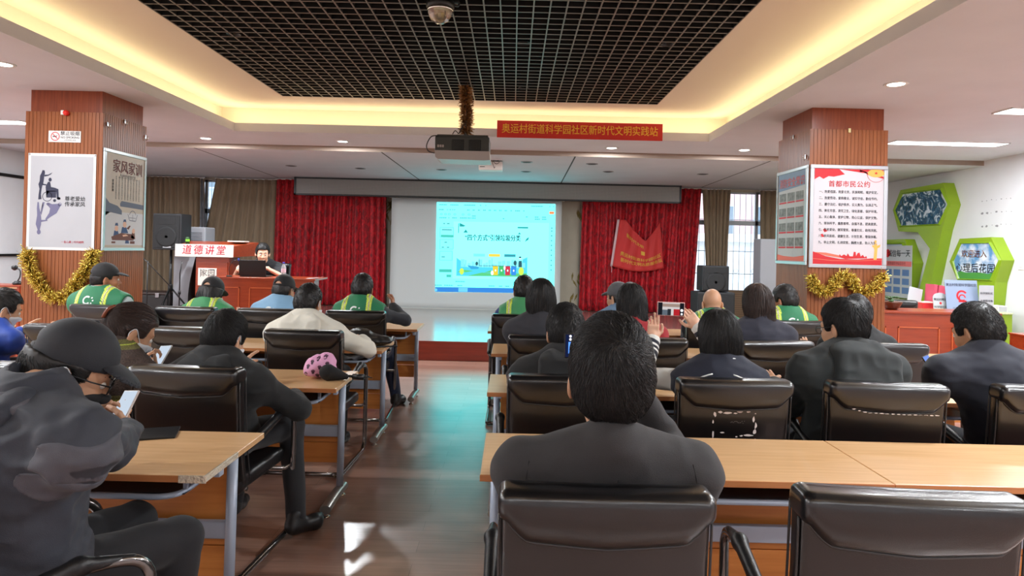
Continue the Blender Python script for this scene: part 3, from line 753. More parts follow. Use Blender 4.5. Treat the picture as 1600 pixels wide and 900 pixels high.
def curtain(name, lb, L0, L1, R0, R1, z0, z1, y, folds, amp, m, cat='curtain', seed=0, group=None):
    """L0/L1: left x at top/bottom"""
    t = thing(name, lb, cat, ((L0 + R0) / 2, y, z0), 0, group); ox = (L0 + R0) / 2; rs_ = random.Random(seed); ph = [rs_.uniform(0, 6.28) for _ in range(6)]
    def fn(u, v):
        z = z1 + (z0 - z1) * v; a = L0 + (L1 - L0) * v; b = R0 + (R1 - R0) * v
        uu = u + .012 * math.sin(9 * u + ph[3] + 1.3 * v) + .006 * math.sin(23 * u + ph[4])
        x = a + (b - a) * u
        f = math.sin(2 * PI * folds * uu + ph[0] + .35 * math.sin(3 * v + ph[1])) + .45 * math.sin(2 * PI * folds * .47 * uu + ph[2]) + .25 * math.sin(2 * PI * folds * 2.1 * uu + ph[5])
        f = math.copysign(abs(f) ** .75, f)
        return (x - ox, amp * f * (.75 + .35 * v), z - z0)
    g = MB().grid(fn, int(folds * 9), 18); o = g.build('drape', m, t, True)
    md = o.modifiers.new('thickness', 'SOLIDIFY'); md.thickness = .006
    rod = MB().tube([(L0 - ox - .02, 0, z1 - z0 + .005), (R0 - ox + .02, 0, z1 - z0 + .005)], .012, 8).build('rail', m_white, t); return t
YC = 14.15
CT = 2.955
curtain('velvet_curtain', 'red crushed velvet stage curtain left of the projection screen', -5.13, -5.16, -2.75, -2.73, STZ + .01, CT, YC, 17, .043, m_velvet, seed=1, group='red velvet curtains')
curtain('velvet_curtain', 'red crushed velvet stage curtain behind the hanging flag', 1.48, 1.45, 4.03, 3.88, STZ + .01, CT, YC, 18, .043, m_velvet, seed=2, group='red velvet curtains')
curtain('window_curtain', 'beige curtain behind the loudspeaker stand, far left', -8.1, -8.1, -6.72, -6.64, STZ + .015, CT, YC + .05, 11, .042, m_beige, seed=3, group='beige window curtains')
curtain('window_curtain', 'beige curtain between the narrow window gap and the red velvet', -6.52, -6.98, -5.17, -5.21, STZ + .015, CT, YC + .17, 9, .04, m_beige, seed=4, group='beige window curtains')
curtain('curtain_lining', 'grey lining strip turned out at the window gap', -6.73, -6.72, -6.69, -6.45, STZ + .02, CT - .03, YC - .06, 2.2, .02, m_lining, seed=5)
curtain('window_curtain', 'beige curtain gathered narrow beside the red velvet, above the right loudspeaker', 4.06, 4.21, 4.68, 4.60, .75, CT, YC + .06, 7, .035, m_beige, seed=6, group='beige window curtains')
curtain('window_curtain', 'beige curtain right of the bright window, beside the right column', 5.33, 5.37, 6.6, 6.6, .3, CT, YC + .06, 9, .035, m_beige, seed=7, group='beige window curtains')
# bamboo painted panels seen each side of the screen
m_bam = mat('panel paint', rgb(186, 180, 162), .7, vary=.05, vscale=4); m_leafp = mat('painted leaves', rgb(128, 112, 56), .7, vary=.3, vscale=14)
t = thing('painted_wall_panel', 'pale wall panel painted with olive leaves behind the projection screen', 'wall panel', (-.68, YB - .03, 1.5), 0)
MB().box((-2.12, -.01, -1.2), (2.12, .025, 1.44)).build('panel', m_bam, t)
fl = Flat(); rr = random.Random(9)
for k in range(30):
    cx = rr.choice((-2.07, 2.04)) + rr.uniform(-.07, .12); cz = 1.1 - abs(rr.gauss(0, .25)) if cx < 0 else rr.choice((-.95, -.5, .9)) + rr.uniform(-.1, .1); a = rr.uniform(-2.3, -.8); L = rr.uniform(.17, .32); w_ = .022
    c_, s_ = math.cos(a), math.sin(a); fl.poly([(cx, cz), (cx + c_ * L * .4 - s_ * w_, cz + s_ * L * .4 + c_ * w_), (cx + c_ * L, cz + s_ * L), (cx + c_ * L * .4 + s_ * w_, cz + s_ * L * .4 - c_ * w_)])
fl.build('leaf_painting', m_leafp, t, -.0115)
# projection screen
m_cloth = mat('screen cloth', rgb(214, 220, 220), .8)
YS = 13.94
pA, pB, pC = at(612, 318, YS), at(878, 318, YS), at(700, 484, YS)
t = thing('projection_screen', 'white roll-down projection screen showing a bright cyan slide', 'projection screen', ((pA.x + pB.x) / 2, YS, pC.z)); hw = (pB.x - pA.x) / 2
def scr(u, v): return (-hw + 2 * hw * u + .008 * v * math.sin(9 * u), .010 * math.sin(5 * u + 2 * v) * math.sin(PI * u) * (v) + .01, (2.60 - pC.z) * (1 - v))
o = MB().grid(scr, 24, 16).build('cloth', m_cloth, t, True); o.modifiers.new('thickness', 'SOLIDIFY').thickness = .003
MB().rbox((-hw - .03, -.012, -.025), (hw + .03, .026, .03), .01).build('bottom_bar', mat('screen bar', rgb(196, 200, 196), .5), t)
MB().rbox((-hw - .06, .045, 2.60 - pC.z), (hw + .06, .11, 2.72 - pC.z), .01).build('case', m_white, t)
q = [at(682.8, 315.8, YS), at(867.9, 318.9, YS), at(866, 485.5, YS), at(680, 455.7, YS)]
q[2] = at(865.6, 458.5, YS)
sl = bpy.data.objects.new('projected_slide', None); COL.objects.link(sl); sl.parent = t
def qmap(u, w):
    p = (q[0] * (1 - u) + q[1] * u) * w + (q[3] * (1 - u) + q[2] * u) * (1 - w); return (p.x - t.location.x, p.z - t.location.z)
_lay = [0]
def slide(name, fl, c, e=1.0):
    _lay[0] += 1; y = -.004 - .0004 * _lay[0]
    V = [(*qmap(v[0], v[2]), 0) for v in fl.mb.v]; V = [(a, y, b) for a, b, _ in V]
    return mesh_from(name, V, fl.mb.f, emat('slide ' + name + str(_lay[0]), c, SLIDE_E * e), sl)
def cyan(r, g, b): return rgb(r, g, b)
bgp = Flat()
for i in range(16):
    for j in range(12): bgp.rect(i / 16, j / 12, (i + 1) / 16, (j + 1) / 12)
slide('background', bgp, (.23, 1.55, 1.6))
W_, H_ = 1110, 840   # crop px frame of the slide
def sx(x): return (x - 45) / 1112
def sy(y): return 1 - (y - 36) / 840
fl = Flat().rect(0, 0, 1, sy(832)); slide('taskbar', fl, cyan(60, 140, 225), .8)
fl = Flat().rect(sx(262), .004, sx(348), sy(836)).disc(sx(52), .02, .012, .016); slide('taskbar_button', fl, cyan(110, 205, 240), .9)
fl = Flat(); fl.rect(sx(205), sy(750), sx(1100), sy(215)); slide('page', fl, (.29, 1.7, 1.7))
fl = Flat()
for y, xs in ((60, ((66, 140), (172, 246), (300, 408), (450, 462), (500, 510), (930, 1040), (1100, 1112), (1135, 1147))), (106, ((66, 110), (140, 152), (165, 178), (190, 200), (208, 218), (330, 354), (380, 402), (432, 452), (480, 504), (530, 554), (580, 604), (630, 654), (680, 704), (735, 750), (780, 826), (856, 868))), (182, ((72, 140), (155, 165), (192, 235), (264, 328), (336, 366), (374, 412), (666, 680), (965, 1012), (1034, 1076))), (162, ((965, 1000), (1034, 1070), (882, 900), (376, 414))), (816, ((42, 108), (128, 210), (252, 296), (545, 602), (640, 672), (700, 740))), (778, ((232, 322),))):
    for a, b in xs:
        x = a
        while x < b: fl.rect(sx(x), sy(y + 5), sx(min(b, x + 7)), sy(y - 6)); x += 9.5
for x, y in ((88, 148), (128, 148), (162, 148), (215, 148), (292, 148), (348, 148)): fl.ring(sx(x), sy(y), .011, .004, 10)
for k, y in enumerate((262, 290, 334, 380, 425, 470, 518, 566, 612, 656)): fl.rect(sx(1120), sy(y + 6), sx(1132), sy(y - 5))
slide('ribbon_text', fl, cyan(70, 130, 140))
fl = Flat().rect(sx(1100), sy(132), sx(1146), sy(106)); slide('share_button', fl, cyan(235, 140, 90))
for y0, y1, x0, x1 in ((272, 364, 80, 206), (386, 474, 80, 206), (496, 580, 80, 198)): slide('thumbnail_frame', Flat().line([(sx(x0), sy(y0)), (sx(x1), sy(y0)), (sx(x1), sy(y1)), (sx(x0), sy(y1)), (sx(x0), sy(y0))], .004), cyan(88, 160, 165))
for a, b, y in ((95, 190, 294), (122, 148, 412), (98, 120, 458), (146, 168, 458), (98, 130, 548), (108, 126, 236), (142, 168, 236)): slide('thumbnail_text', Flat().rect(sx(a), sy(y + 6), sx(b), sy(y - 6)), cyan(88, 160, 165))
for r4 in ((88, 362, 204, 342), (78, 692, 196, 664), (148, 738, 192, 714)): slide('thumbnail_picture', Flat().rect(sx(r4[0]), sy(r4[1]), sx(r4[2]), sy(r4[3])), cyan(70, 185, 170))
fl = Flat().text('“四个方式”引领垃圾分类', sx(575), sy(368), .076, .02, sx=.57); slide('slide_title', fl, cyan(24, 70, 76))
fl = Flat()
def P_(pts): return [(sx(x), sy(y)) for x, y in pts]
for pl_ in ([(262, 228), (318, 254), (300, 262), (262, 262)], [(250, 232), (258, 232), (256, 324), (250, 324)], [(298, 318), (320, 288), (342, 318)], [(806, 256), (904, 256), (904, 270), (806, 270)], [(810, 326), (824, 306), (838, 326)], [(876, 396), (890, 366), (914, 350), (908, 376)]): slide('leaf_ornament', Flat().poly(P_(pl_)), cyan(40, 150, 150))
fl = Flat().rect(sx(240), sy(724), sx(902), sy(640)).poly(P_([(240, 640), (240, 556), (290, 590), (340, 640)])).poly(P_([(840, 640), (860, 560), (902, 540), (902, 640)])); slide('picture_water', fl, cyan(80, 205, 232), .95)
fl = Flat(); rr = random.Random(2)
x = 280
while x < 880: w_ = rr.uniform(16, 34); h_ = rr.uniform(20, 75); fl.rect(sx(x), sy(640), sx(x + w_), sy(640 - h_)); x += w_ + rr.uniform(2, 14)
slide('picture_city', fl, cyan(122, 218, 230))
fl = Flat().poly(P_([(340, 724), (480, 690), (640, 700), (902, 690), (902, 724)])).poly(P_([(290, 664), (400, 676), (330, 690), (250, 690)])).poly(P_([(500, 690), (560, 668), (640, 690)])); slide('picture_grass', fl, cyan(92, 200, 130), .9)
fl = Flat().poly(P_([(340, 624), (450, 636), (445, 656), (380, 660)])); slide('picture_boat', fl, cyan(60, 165, 215), .9)
for x_, y_, r_ in ((290, 682, .018), (846, 672, .022)): slide('picture_bush', Flat().disc(sx(x_), sy(y_), r_, r_ * 2), cyan(205, 240, 90), .9)
for nm, x0, c in (('yellow_bin', 580, (228, 205, 60)), ('green_bin', 638, (70, 190, 110)), ('red_bin', 694, (200, 60, 80)), ('blue_bin', 750, (60, 140, 225))):
    slide(nm, Flat().poly(P_([(x0, 626), (x0 + 50, 626), (x0 + 48, 712), (x0 + 4, 712)])), cyan(*c), .9)
fl = Flat()
for x0 in (606, 662, 720, 776): fl.disc(sx(x0), sy(668), .006, .012)
fl.disc(sx(575), sy(692), .012, .026).disc(sx(690), sy(640), .008, .03).disc(sx(834), sy(548), .01, .012); slide('picture_marks', fl, cyan(235, 255, 255))
fl = Flat().poly(P_([(820, 576), (850, 572), (852, 634), (820, 634)])).disc(sx(788), sy(596), .013, .03).line(P_([(452, 624), (452, 560)]), .004).line(P_([(572, 624), (572, 556)]), .004).line(P_([(450, 626), (800, 626)]), .005).disc(sx(834), sy(542), .011, .01).disc(sx(430), sy(606), .012, .022); slide('picture_people', fl, cyan(50, 95, 105), .9)
for nm, a, c in (('pale_button', 398, (120, 225, 232)), ('yellow_button', 540, (225, 205, 80)), ('teal_button', 686, (60, 150, 165))): slide(nm, Flat().rect(sx(a), sy(540), sx(a + 106), sy(514)), cyan(*c), .95)
# electronic sign over the screen
YL = 13.84
a, b, c = at(460, 277, YL), at(1065, 290, YL), at(1062, 318, YL)
t = thing('led_message_sign', 'long dark dot-matrix sign hanging above the projection screen', 'electronic sign', (a.x, YL, c.z - .0)); w_ = b.x - a.x; h_ = ZS - .003 - c.z
m_led = bpy.data.materials.new('led panel'); m_led.use_nodes = True; nt = m_led.node_tree; bb = nt.nodes['Principled BSDF']
tc = nt.nodes.new('ShaderNodeTexCoord'); vo = nt.nodes.new('ShaderNodeTexVoronoi'); vo.inputs['Scale'].default_value = 34; vo.inputs['Randomness'].default_value = 0; nt.links.new(tc.outputs['Object'], vo.inputs['Vector'])
rp = nt.nodes.new('ShaderNodeValToRGB'); rp.color_ramp.elements[0].position = .30; rp.color_ramp.elements[1].position = .36; rp.color_ramp.elements[0].color = (*rgb(180, 178, 172), 1); rp.color_ramp.elements[1].color = (*rgb(126, 126, 124), 1)
nt.links.new(vo.outputs['Distance'], rp.inputs[0]); nt.links.new(rp.outputs[0], bb.inputs['Base Color']); bb.inputs['Roughness'].default_value = .3
MB().rbox((0, 0, 0), (w_, .12, h_), .008).build('housing', m_black, t)
fr = MB()
for p0, p1 in (((0, -.012, 0), (w_, 0, .032)), ((0, -.012, h_ - .032), (w_, 0, h_)), ((0, -.012, 0), (.045, 0, h_)), ((w_ - .045, -.012, 0), (w_, 0, h_))): fr.box(p0, p1)
fr.build('frame', mat('sign frame', rgb(38, 40, 42), .3), t)
MB().box((.045, -.004, .032), (w_ - .045, .001, h_ - .032)).build('dot_panel', m_led, t)
# flag pinned on the right curtain
m_flag = mat('flag cloth', rgb(206, 40, 38), .6, sheen=.3); m_gold = mat('flag yellow print', rgb(226, 178, 60), .6)
YF2 = 14.06
tl, bl, tr_, br = at(968, 343, YF2), at(957, 416, YF2), at(1031, 347, YF2), at(1037, 419, YF2)
t = thing('hanging_flag', 'red flag with yellow characters sagging on the right velvet curtain', 'flag', (tl.x, YF2, bl.z))
def fmap(u, v):
    l = tl * (1 - v) + bl * v; r = tr_ * (1 - v) + br * v; p = l * (1 - u) + r * u
    e = max(0, min(1, (u - .16) / .84)); s = (1 - abs(2 * min(1, e / .58 * .5 if e < .58 else .5 + (e - .58) / .42 * .5) - 1) ** 1.25)
    sag = .42 * s * (1 - v) ** 1.2 + .09 * math.sin(PI * u) * v
    return (p.x - tl.x, -.012 - .022 * math.sin(14 * u - 3 * v) * (1 - .5 * v) - .012 * math.sin(30 * u + 4 * v), p.z - bl.z - sag)
o = MB().grid(fmap, 40, 24).build('cloth', m_flag, t, True); o.modifiers.new('thickness', 'SOLIDIFY').thickness = .002
hs = MB().grid(lambda u, v: (lambda a, b_: (a[0] - .05 * (1 - u), a[1] - .004, a[2]))(fmap(0, v), 0), 3, 16).build('hoist_strip', mat('hoist strip', rgb(222, 186, 190), .7), t, True); hs.modifiers.new('thickness', 'SOLIDIFY').thickness = .004
MB().tube([(bl.x - tl.x - .03, -.03, 0), (bl.x - tl.x - .02, -.03, -.06), (bl.x - tl.x - .025, -.03, -.13)], .006, 6).build('hoist_cord', mat('hoist strip'  , rgb(222, 186, 190)), t)
def onflag(fl, name):
    V = []
    for u, _, w in fl.mb.v:
        p = fmap(min(1, max(0, u)), 1 - w); V.append((p[0], p[1] - .0045 + _, p[2]))
    mesh_from(name, V, fl.mb.f, m_gold, t)
fl = Flat().text('奥运村街道科学园社区', .54, .30, .095, .012, sx=.9); fl.text('新时代文明志愿服务队', .56, .175, .095, .012, sx=.9); onflag(fl, 'yellow_lettering')
fl = Flat().text('新时代文明', .40, .72, .10, .012, sx=.8); onflag(fl, 'upper_lettering')
fl = Flat(); [fl.rect(.55 + .0125 * i, .46, .5625 + .0125 * i, .58) for i in range(6)]; onflag(fl, 'gold_emblem')
# ------------------------------------------------------------------ on the stage
m_redwood = wood('red lacquer wood', rgb(140, 52, 22), rgb(160, 64, 30), .3, stretch=(1, 14, 14), coat=.3)
m_redline = mat('moulding', rgb(196, 98, 54), .35)
m_sign = mat('sign board white', rgb(236, 232, 222), .5); m_redink = mat('red ink', rgb(196, 36, 70), .6); m_blackink = mat('black ink', rgb(40, 42, 48), .6)
YT = 9.3
def panel_front(t, x0, x1, z0, z1, y, n):
    w = (x1 - x0) / n
    for i in range(n):
        a, b = x0 + w * i + .07, x0 + w * (i + 1) - .07; m = MB()
        for p0, p1 in (((a, y - .008, z0), (b, y + .001, z0 + .014)), ((a, y - .008, z1 - .014), (b, y + .001, z1)), ((a, y - .008, z0), (a + .014, y + .001, z1)), ((b - .014, y - .008, z0), (b, y + .001, z1))): m.box(p0, p1)
        m.build('moulding', m_redline, t)
a, b = at(328, 432, YT), at(491, 437, YT)
t = thing('speaker_table', 'red lacquered panelled table on the stage where the speaker sits', 'table', (a.x, YT, STZ)); w_ = b.x - a.x; h_ = a.z - STZ
MB().rbox((.0, 0, 0), (w_, .04, h_ - .0), .004).rbox((0, 0, 0), (.04, .55, h_), .004).rbox((w_ - .12, .1, 0), (w_ - .08, .5, h_), .004).build('body', m_redwood, t)
MB().rbox((-.02, -.02, h_ - .03), (w_ + .02, .6, h_), .006).build('tabletop', m_redwood, t)
panel_front(t, 0, w_, .12, h_ - .14, 0, 3)
TT = (t.location.x, YT, STZ + h_)
# lectern
a, b = at(275, 381, 9.95), at(363, 402, 9.95)
t = thing('lectern', 'red wooden lectern with a white sign board of red characters', 'lectern', ((a.x + b.x) / 2, 9.95, STZ)); hw = (b.x - a.x) / 2; zt, zb_ = a.z - STZ, b.z - STZ
body = MB().rbox((-.15, .06, 0), (.36, .46, zb_ - .01), .006).rbox((-.20, .02, 0), (.42, .5, .08), .006); body.build('body', m_redwood, t)
MB().rbox((-.13, .045, .1), (.34, .062, zb_ - .08), .004).build('front_panel', m_redwood, t)
tp = MB()
tp._add([(-hw, .02, zb_), (hw, .02, zb_), (hw + .2, .5, zb_ + .02), (-hw - .02, .5, zb_ + .02), (-hw, .02, zt - .02), (hw, .02, zt - .02), (hw + .2, .5, zt + .05), (-hw - .02, .5, zt + .05)], [(0, 3, 2, 1), (4, 5, 6, 7), (0, 1, 5, 4), (1, 2, 6, 5), (2, 3, 7, 6), (3, 0, 4, 7)]); tp.build('top_box', m_redwood, t)
sg = MB().rbox((-hw - .01, -.005, zb_ - .005), (hw + .01, .02, zt), .004).build('sign_board', m_sign, t)
fl = Flat()
for k, ch in enumerate('道德讲堂'): fl.text(ch, -hw + (hw * 2) * (.2 + .2 * k), (zt + zb_) / 2, .155, .012, sx=.95, italic=.12)
fl.build('red_characters', m_redink, sg, -.0065)
pl = MB().rbox((-.10, .03, at(320,446,9.98).z-STZ), (.18, .046, at(320,419,9.98).z-STZ), .003).build('plaque', m_sign, t)
fl = Flat(); _z=at(320,427,9.98).z-STZ; fl.text('家园', .045, _z, .115, .0); fl.line([(-.06, _z+.07), (-.06, _z-.06)], .008).line([(.075, _z+.06), (.15, _z+.06), (.15, _z-.06), (.075, _z-.06)], .006); fl.build('plaque_characters', m_blackink, pl, .029)
m_blackcloth = mat('black cloth', rgb(20, 20, 22), .85)
MB().grid(lambda u, v: (-.18 - .08 * v - .05 * math.sin(3 * v), .1 + .3 * u, (zb_ - .02) * (1 - v) + .1 * v + .02 * math.sin(12 * u)), 12, 12).build('side_cloth', m_blackcloth, t, True).modifiers.new('thickness', 'SOLIDIFY').thickness = .006
# papers and green bottle on the lectern
LT = t.location.copy()
o = tag(MB().rbox((-.12, -.1, 0), (.14, .1, .018), .004).build('paper_stack', m_sign, None, loc=(LT.x + .36, 10.3, STZ + zt + .048)), 'thin stack of white paper lying on top of the lectern', 'paper')
bt = thing('green_drink_can', 'small dark green can standing on the lectern sign board end', 'can', (at(293, 381, 10.05).x, 10.05, STZ + zt + .0))
MB().lathe([(.02, 0.002), (.03, .006), (.031, .09), (.024, .105), (.02, .11)], 20).build('body', mat('green can', rgb(32, 66, 30), .3), bt, True)
MB().lathe([(.0315, .04), (.0315, .075)], 20, cap=False).build('label_band', mat('lime label', rgb(120, 190, 50), .5), bt, True)
# laptop, bottle, sheet, on the table
lt = thing('laptop', 'open black laptop seen from behind in front of the speaker', 'laptop', (at(396, 432, 9.5).x, 9.5, TT[2]))
MB().rbox((-.19, -.02, 0), (.19, .24, .018), .005).build('base', m_black, lt)
ld = MB().rbox((-.195, -.012, 0), (.195, .0, .232), .005, M=Matrix.Translation((0, -.02, .015)) @ Matrix.Rotation(R(9), 4, 'X')).build('lid', m_black, lt)
MB().box((-.15, -.0475, .133), (-.115, -.045, .138)).build('lid_mark', mat('lid mark', rgb(170, 172, 176), .4), ld)
MB().rbox((-.17, .03, .018), (.17, .15, .021), .001).build('keyboard', mat('keys', rgb(36, 36, 38), .6), lt)
wb = thing('water_bottle', 'clear water bottle with a blue cap on the speaker table', 'bottle', (at(443, 432, 9.5).x, 9.5, TT[2]))
MB().lathe([(.03, 0), (.033, .01), (.033, .07), (.031, .08), (.033, .09), (.033, .15), (.014, .19), (.014, .2)], 20).build('bottle_body', mat('clear plastic', rgb(225, 232, 238), .1, trans=.6), wb, True)
MB().lathe([(.016, .198), (.016, .222)], 16).build('cap', mat('blue cap', rgb(52, 60, 170), .4), wb, True)
MB().lathe([(.0335, .075), (.0335, .13)], 20, cap=False).build('label', mat('bottle label', rgb(226, 196, 210), .5), wb, True)
o = tag(MB().grid(lambda u, v: (.20 * u, .14 * v, .004 + .02 * u * u), 6, 4).build('paper_sheet', mat('paper', rgb(226, 226, 232), .7), None, True, loc=(at(479, 436, 9.32).x, 9.30, TT[2])), 'white sheet overhanging the right end of the speaker table', 'paper')
o.modifiers.new('thickness', 'SOLIDIFY').thickness = .002
mp = thing('gooseneck_microphone', 'thin black gooseneck microphone beside the laptop', 'microphone', (at(360, 434, 9.4).x, 9.36, TT[2]))
MB().lathe([(.04, 0), (.042, .012), (.03, .02)], 16).build('base', m_black, mp, True)
MB().tube(smooth_path([(0, 0, .02), (.0, 0, .14), (.03, .03, .22), (.09, .06, .24)], 6), .004, 6).build('neck', m_black, mp, True)
MB().lathe([(.006, 0), (.012, .01), (.013, .03), (.006, .04)], 12, (.1, .065, .225)).build('foam_head', mat('blue foam', rgb(60, 80, 170), .9), mp, True)
# loudspeakers
m_spk = mat('speaker cabinet', rgb(30, 31, 34), .55, bump=.3, bscale=120); m_grille = mat('speaker grille', rgb(20, 21, 23), .6, bump=.6, bscale=400)
def loudspeaker(name, lb, x, y, z, w, d, h, badge=True):
    t = thing(name, lb, 'loudspeaker', (x, y, z))
    MB().rbox((-w / 2, 0, 0), (w / 2, d, h), .018, n=3).build('cabinet', m_spk, t, False)
    MB().rbox((-w / 2 + .02, -.012, .06 * h), (w / 2 - .02, .004, .96 * h), .008).build('grille', m_grille, t)
    MB().lathe([(.36 * w, -.0135), (.36 * w, -.016), (.30 * w, -.016), (.05 * w, -.0135)], 32, (0, 0, .36 * h), axis='y').build('woofer_ring', m_grille, t, True)
    MB().rbox((-.3 * w, -.016, .70 * h), (.3 * w, -.010, .90 * h), .004).build('horn', m_grille, t)
    if badge: MB().box((-.11 * w, -.015, .06 * h), (.17 * w, -.011, .10 * h)).build('badge', mat('badge', rgb(176, 180, 184), .4), t)
    return t
a, b = at(239, 333, 10.3), at(282, 391, 10.3)
loudspeaker('loudspeaker', 'black loudspeaker on a tripod left of the lectern', (a.x + b.x) / 2, 10.3, b.z, b.x - a.x, .34, a.z - b.z)
t = thing('speaker_tripod', 'black tripod stand under the left loudspeaker', 'stand', ((a.x + b.x) / 2, 10.45, STZ))
MB().tube([(0, 0, .16), (0, 0, b.z - STZ)], .02, 12).build('pole', m_black, t, True)
for k in range(3):
    an = 2 * PI * k / 3 + .5; lg = MB().tube([(.02 * math.cos(an), .02 * math.sin(an), .55), (.42 * math.cos(an), .42 * math.sin(an), .02)], .013, 8); lg.tube([(.02 * math.cos(an), .02 * math.sin(an), .22), (.22 * math.cos(an), .22 * math.sin(an), .29)], .009, 8); lg.build('leg', m_black, t, True)
MB().lathe([(.03, .5), (.034, .52), (.034, .6), (.026, .62)], 16).build('collar', m_black, t, True)
t = thing('microphone_stand', 'thin black boom microphone stand beside the left loudspeaker', 'stand', (at(240, 470, 9.9).x-.02, 9.75, STZ))
MB().tube([(0, 0, .01), (0, 0, 1.0)], .009, 8).build('pole', m_black, t, True)
MB().tube([(.32, .05, .62), (0, 0, .98), (-.25, -.04, 1.2)], .007, 8).build('boom', m_black, t, True)
MB().lathe([(.16, 0), (.16, .012), (.02, .02)], 24).build('base', m_black, t, True)
MB().lathe([(.012, 0), (.02, .05), (.026, .08), (.02, .11), (.006, .12)], 12, (-.27, -.045, 1.18)).build('microphone', m_black, t, True)
t = thing('microphone_stand', 'second thin black stand right of the speaker tripod pole', 'stand', (at(270, 470, 10.1).x+.2, 9.9, STZ))
MB().tube([(0, 0, .01), (0, 0, .82), (.03, 0, 1.0)], .009, 8).build('pole', m_black, t, True); MB().lathe([(.14, 0), (.14, .012), (.02, .02)], 24).build('base', m_black, t, True)
MB().lathe([(.018, 0), (.022, .02), (.018, .06)], 12, (0, 0, .5)).build('clutch', m_black, t, True)
t = thing('black_equipment_case', 'low black equipment case on the stage behind the left column', 'case', (at(243, 480, 10.5).x - .28, 10.7, STZ))
MB().rbox((-.36, 0, 0), (.36, .45, .42), .02).build('body', mat('case black', rgb(34, 30, 30), .6), t); MB().rbox((-.37, -.01, .42), (.37, .46, .46), .015).build('lid', mat('case lid', rgb(52, 38, 34), .5), t)
for s_ in (-1, 1): MB().rbox((s_ * .2 - .03, -.02, .38), (s_ * .2 + .03, 0, .45), .004).build('latch', m_steel, t)
m_ac = mat('cabinet grey', rgb(150, 152, 158), .4, vary=.04, vscale=2)
def air_con(lb, x, y, z, w, h, grill=True):
    t = thing('standing_air_conditioner', lb, 'air conditioner', (x, y, z))
    MB().rbox((-w / 2, 0, 0), (w / 2, .36, h), .02, n=3).build('cabinet', m_ac, t); v = MB()
    for k in range(9): v.box((-w / 2 + .05, -.006, h - .1 - .03 * k), (w / 2 - .05, .004, h - .085 - .03 * k))
    if grill: v.build('outlet_louvres', mat('louvre', rgb(120, 122, 128), .5), t); MB().rbox((-w / 2 + .04, -.004, .08), (w / 2 - .04, .002, h * .55), .002).build('front_panel', m_ac, t); return t
a, b = at(279, 354, 10.75), at(315, 480, 10.75)
air_con('grey standing air conditioner behind the lectern', (a.x + b.x) / 2 - .02, 10.75, STZ, b.x - a.x + .1, a.z - STZ)
a, b = at(1189, 373, 11.5), at(1228, 450, 11.5)
air_con('pale grey standing air conditioner beside the right column window', (a.x + b.x) / 2, 11.5, 0, b.x - a.x, a.z, False)
a, b = at(1098, 415, 11), at(1139, 456, 11)
loudspeaker('subwoofer', 'wide black floor loudspeaker under the right window, lower of the two', (a.x + b.x) / 2 + .0, 10.95, STZ, (b.x - a.x) * 1.4, .45, b.z - STZ - .012, False)
loudspeaker('loudspeaker', 'tall black loudspeaker stacked in front of the right window', (a.x + b.x) / 2, 11, b.z, b.x - a.x, .36, a.z - b.z, False)
t = thing('radiator_cover', 'slatted wooden radiator cover below the right window', 'radiator cover', (5.0, YB - .145, 0)); v = MB()
MB().rbox((-.9, .03, 0), (.9, .14, .78), .006).build('body', mat('cover wood', rgb(120, 96, 74), .5), t)
for k in range(14): v.box((-.85, .018, .08 + .048 * k), (.85, .032, .105 + .048 * k))
v.build('louvres', mat('cover slat', rgb(140, 112, 86), .5), t)
Flat.k = 1.23
# ------------------------------------------------------------------ things on the columns
m_paper = mat('poster paper', rgb(186, 189, 194), .55, vary=.02, vscale=3)
m_navy = mat('navy print', rgb(46, 50, 72), .6); m_lav = mat('lavender print', rgb(112, 112, 144), .6)
def board(name, lb, cat, c, w, h, rz, border, m_border, m_sheet, depth=.018, group=None, framed=True):
    t = thing(name, lb, cat, c, rz, group)
    if framed:
        for a, b in (((-w / 2, -depth, -h / 2), (w / 2, 0, -h / 2 + border)), ((-w / 2, -depth, h / 2 - border), (w / 2, 0, h / 2)), ((-w / 2, -depth, -h / 2 + border), (-w / 2 + border, 0, h / 2 - border)), ((w / 2 - border, -depth, -h / 2 + border), (w / 2, 0, h / 2 - border))):
            MB().rbox(a, b, .005).build('frame', m_border, t)
        MB().box((-w / 2 + border, -depth * .45, -h / 2 + border), (w / 2 - border, -.001, h / 2 - border)).build('sheet', m_sheet, t); return t, -depth * .45 - .0012
    MB().rbox((-w / 2, -.004, -h / 2), (w / 2, 0, h / 2), .001).build('sheet', m_border, t)
    MB().box((-w / 2 + border, -.0048, -h / 2 + border), (w / 2 - border, -.002, h / 2 - border)).build('picture', m_sheet, t); return t, -.006
def front(px0, py0, px1, py1, Y):
    a, b = at(px0, py0, Y), at(px1, py1, Y); return (a.x + b.x) / 2, (a.z + b.z) / 2, b.x - a.x, a.z - b.z
Yf = CY - .004
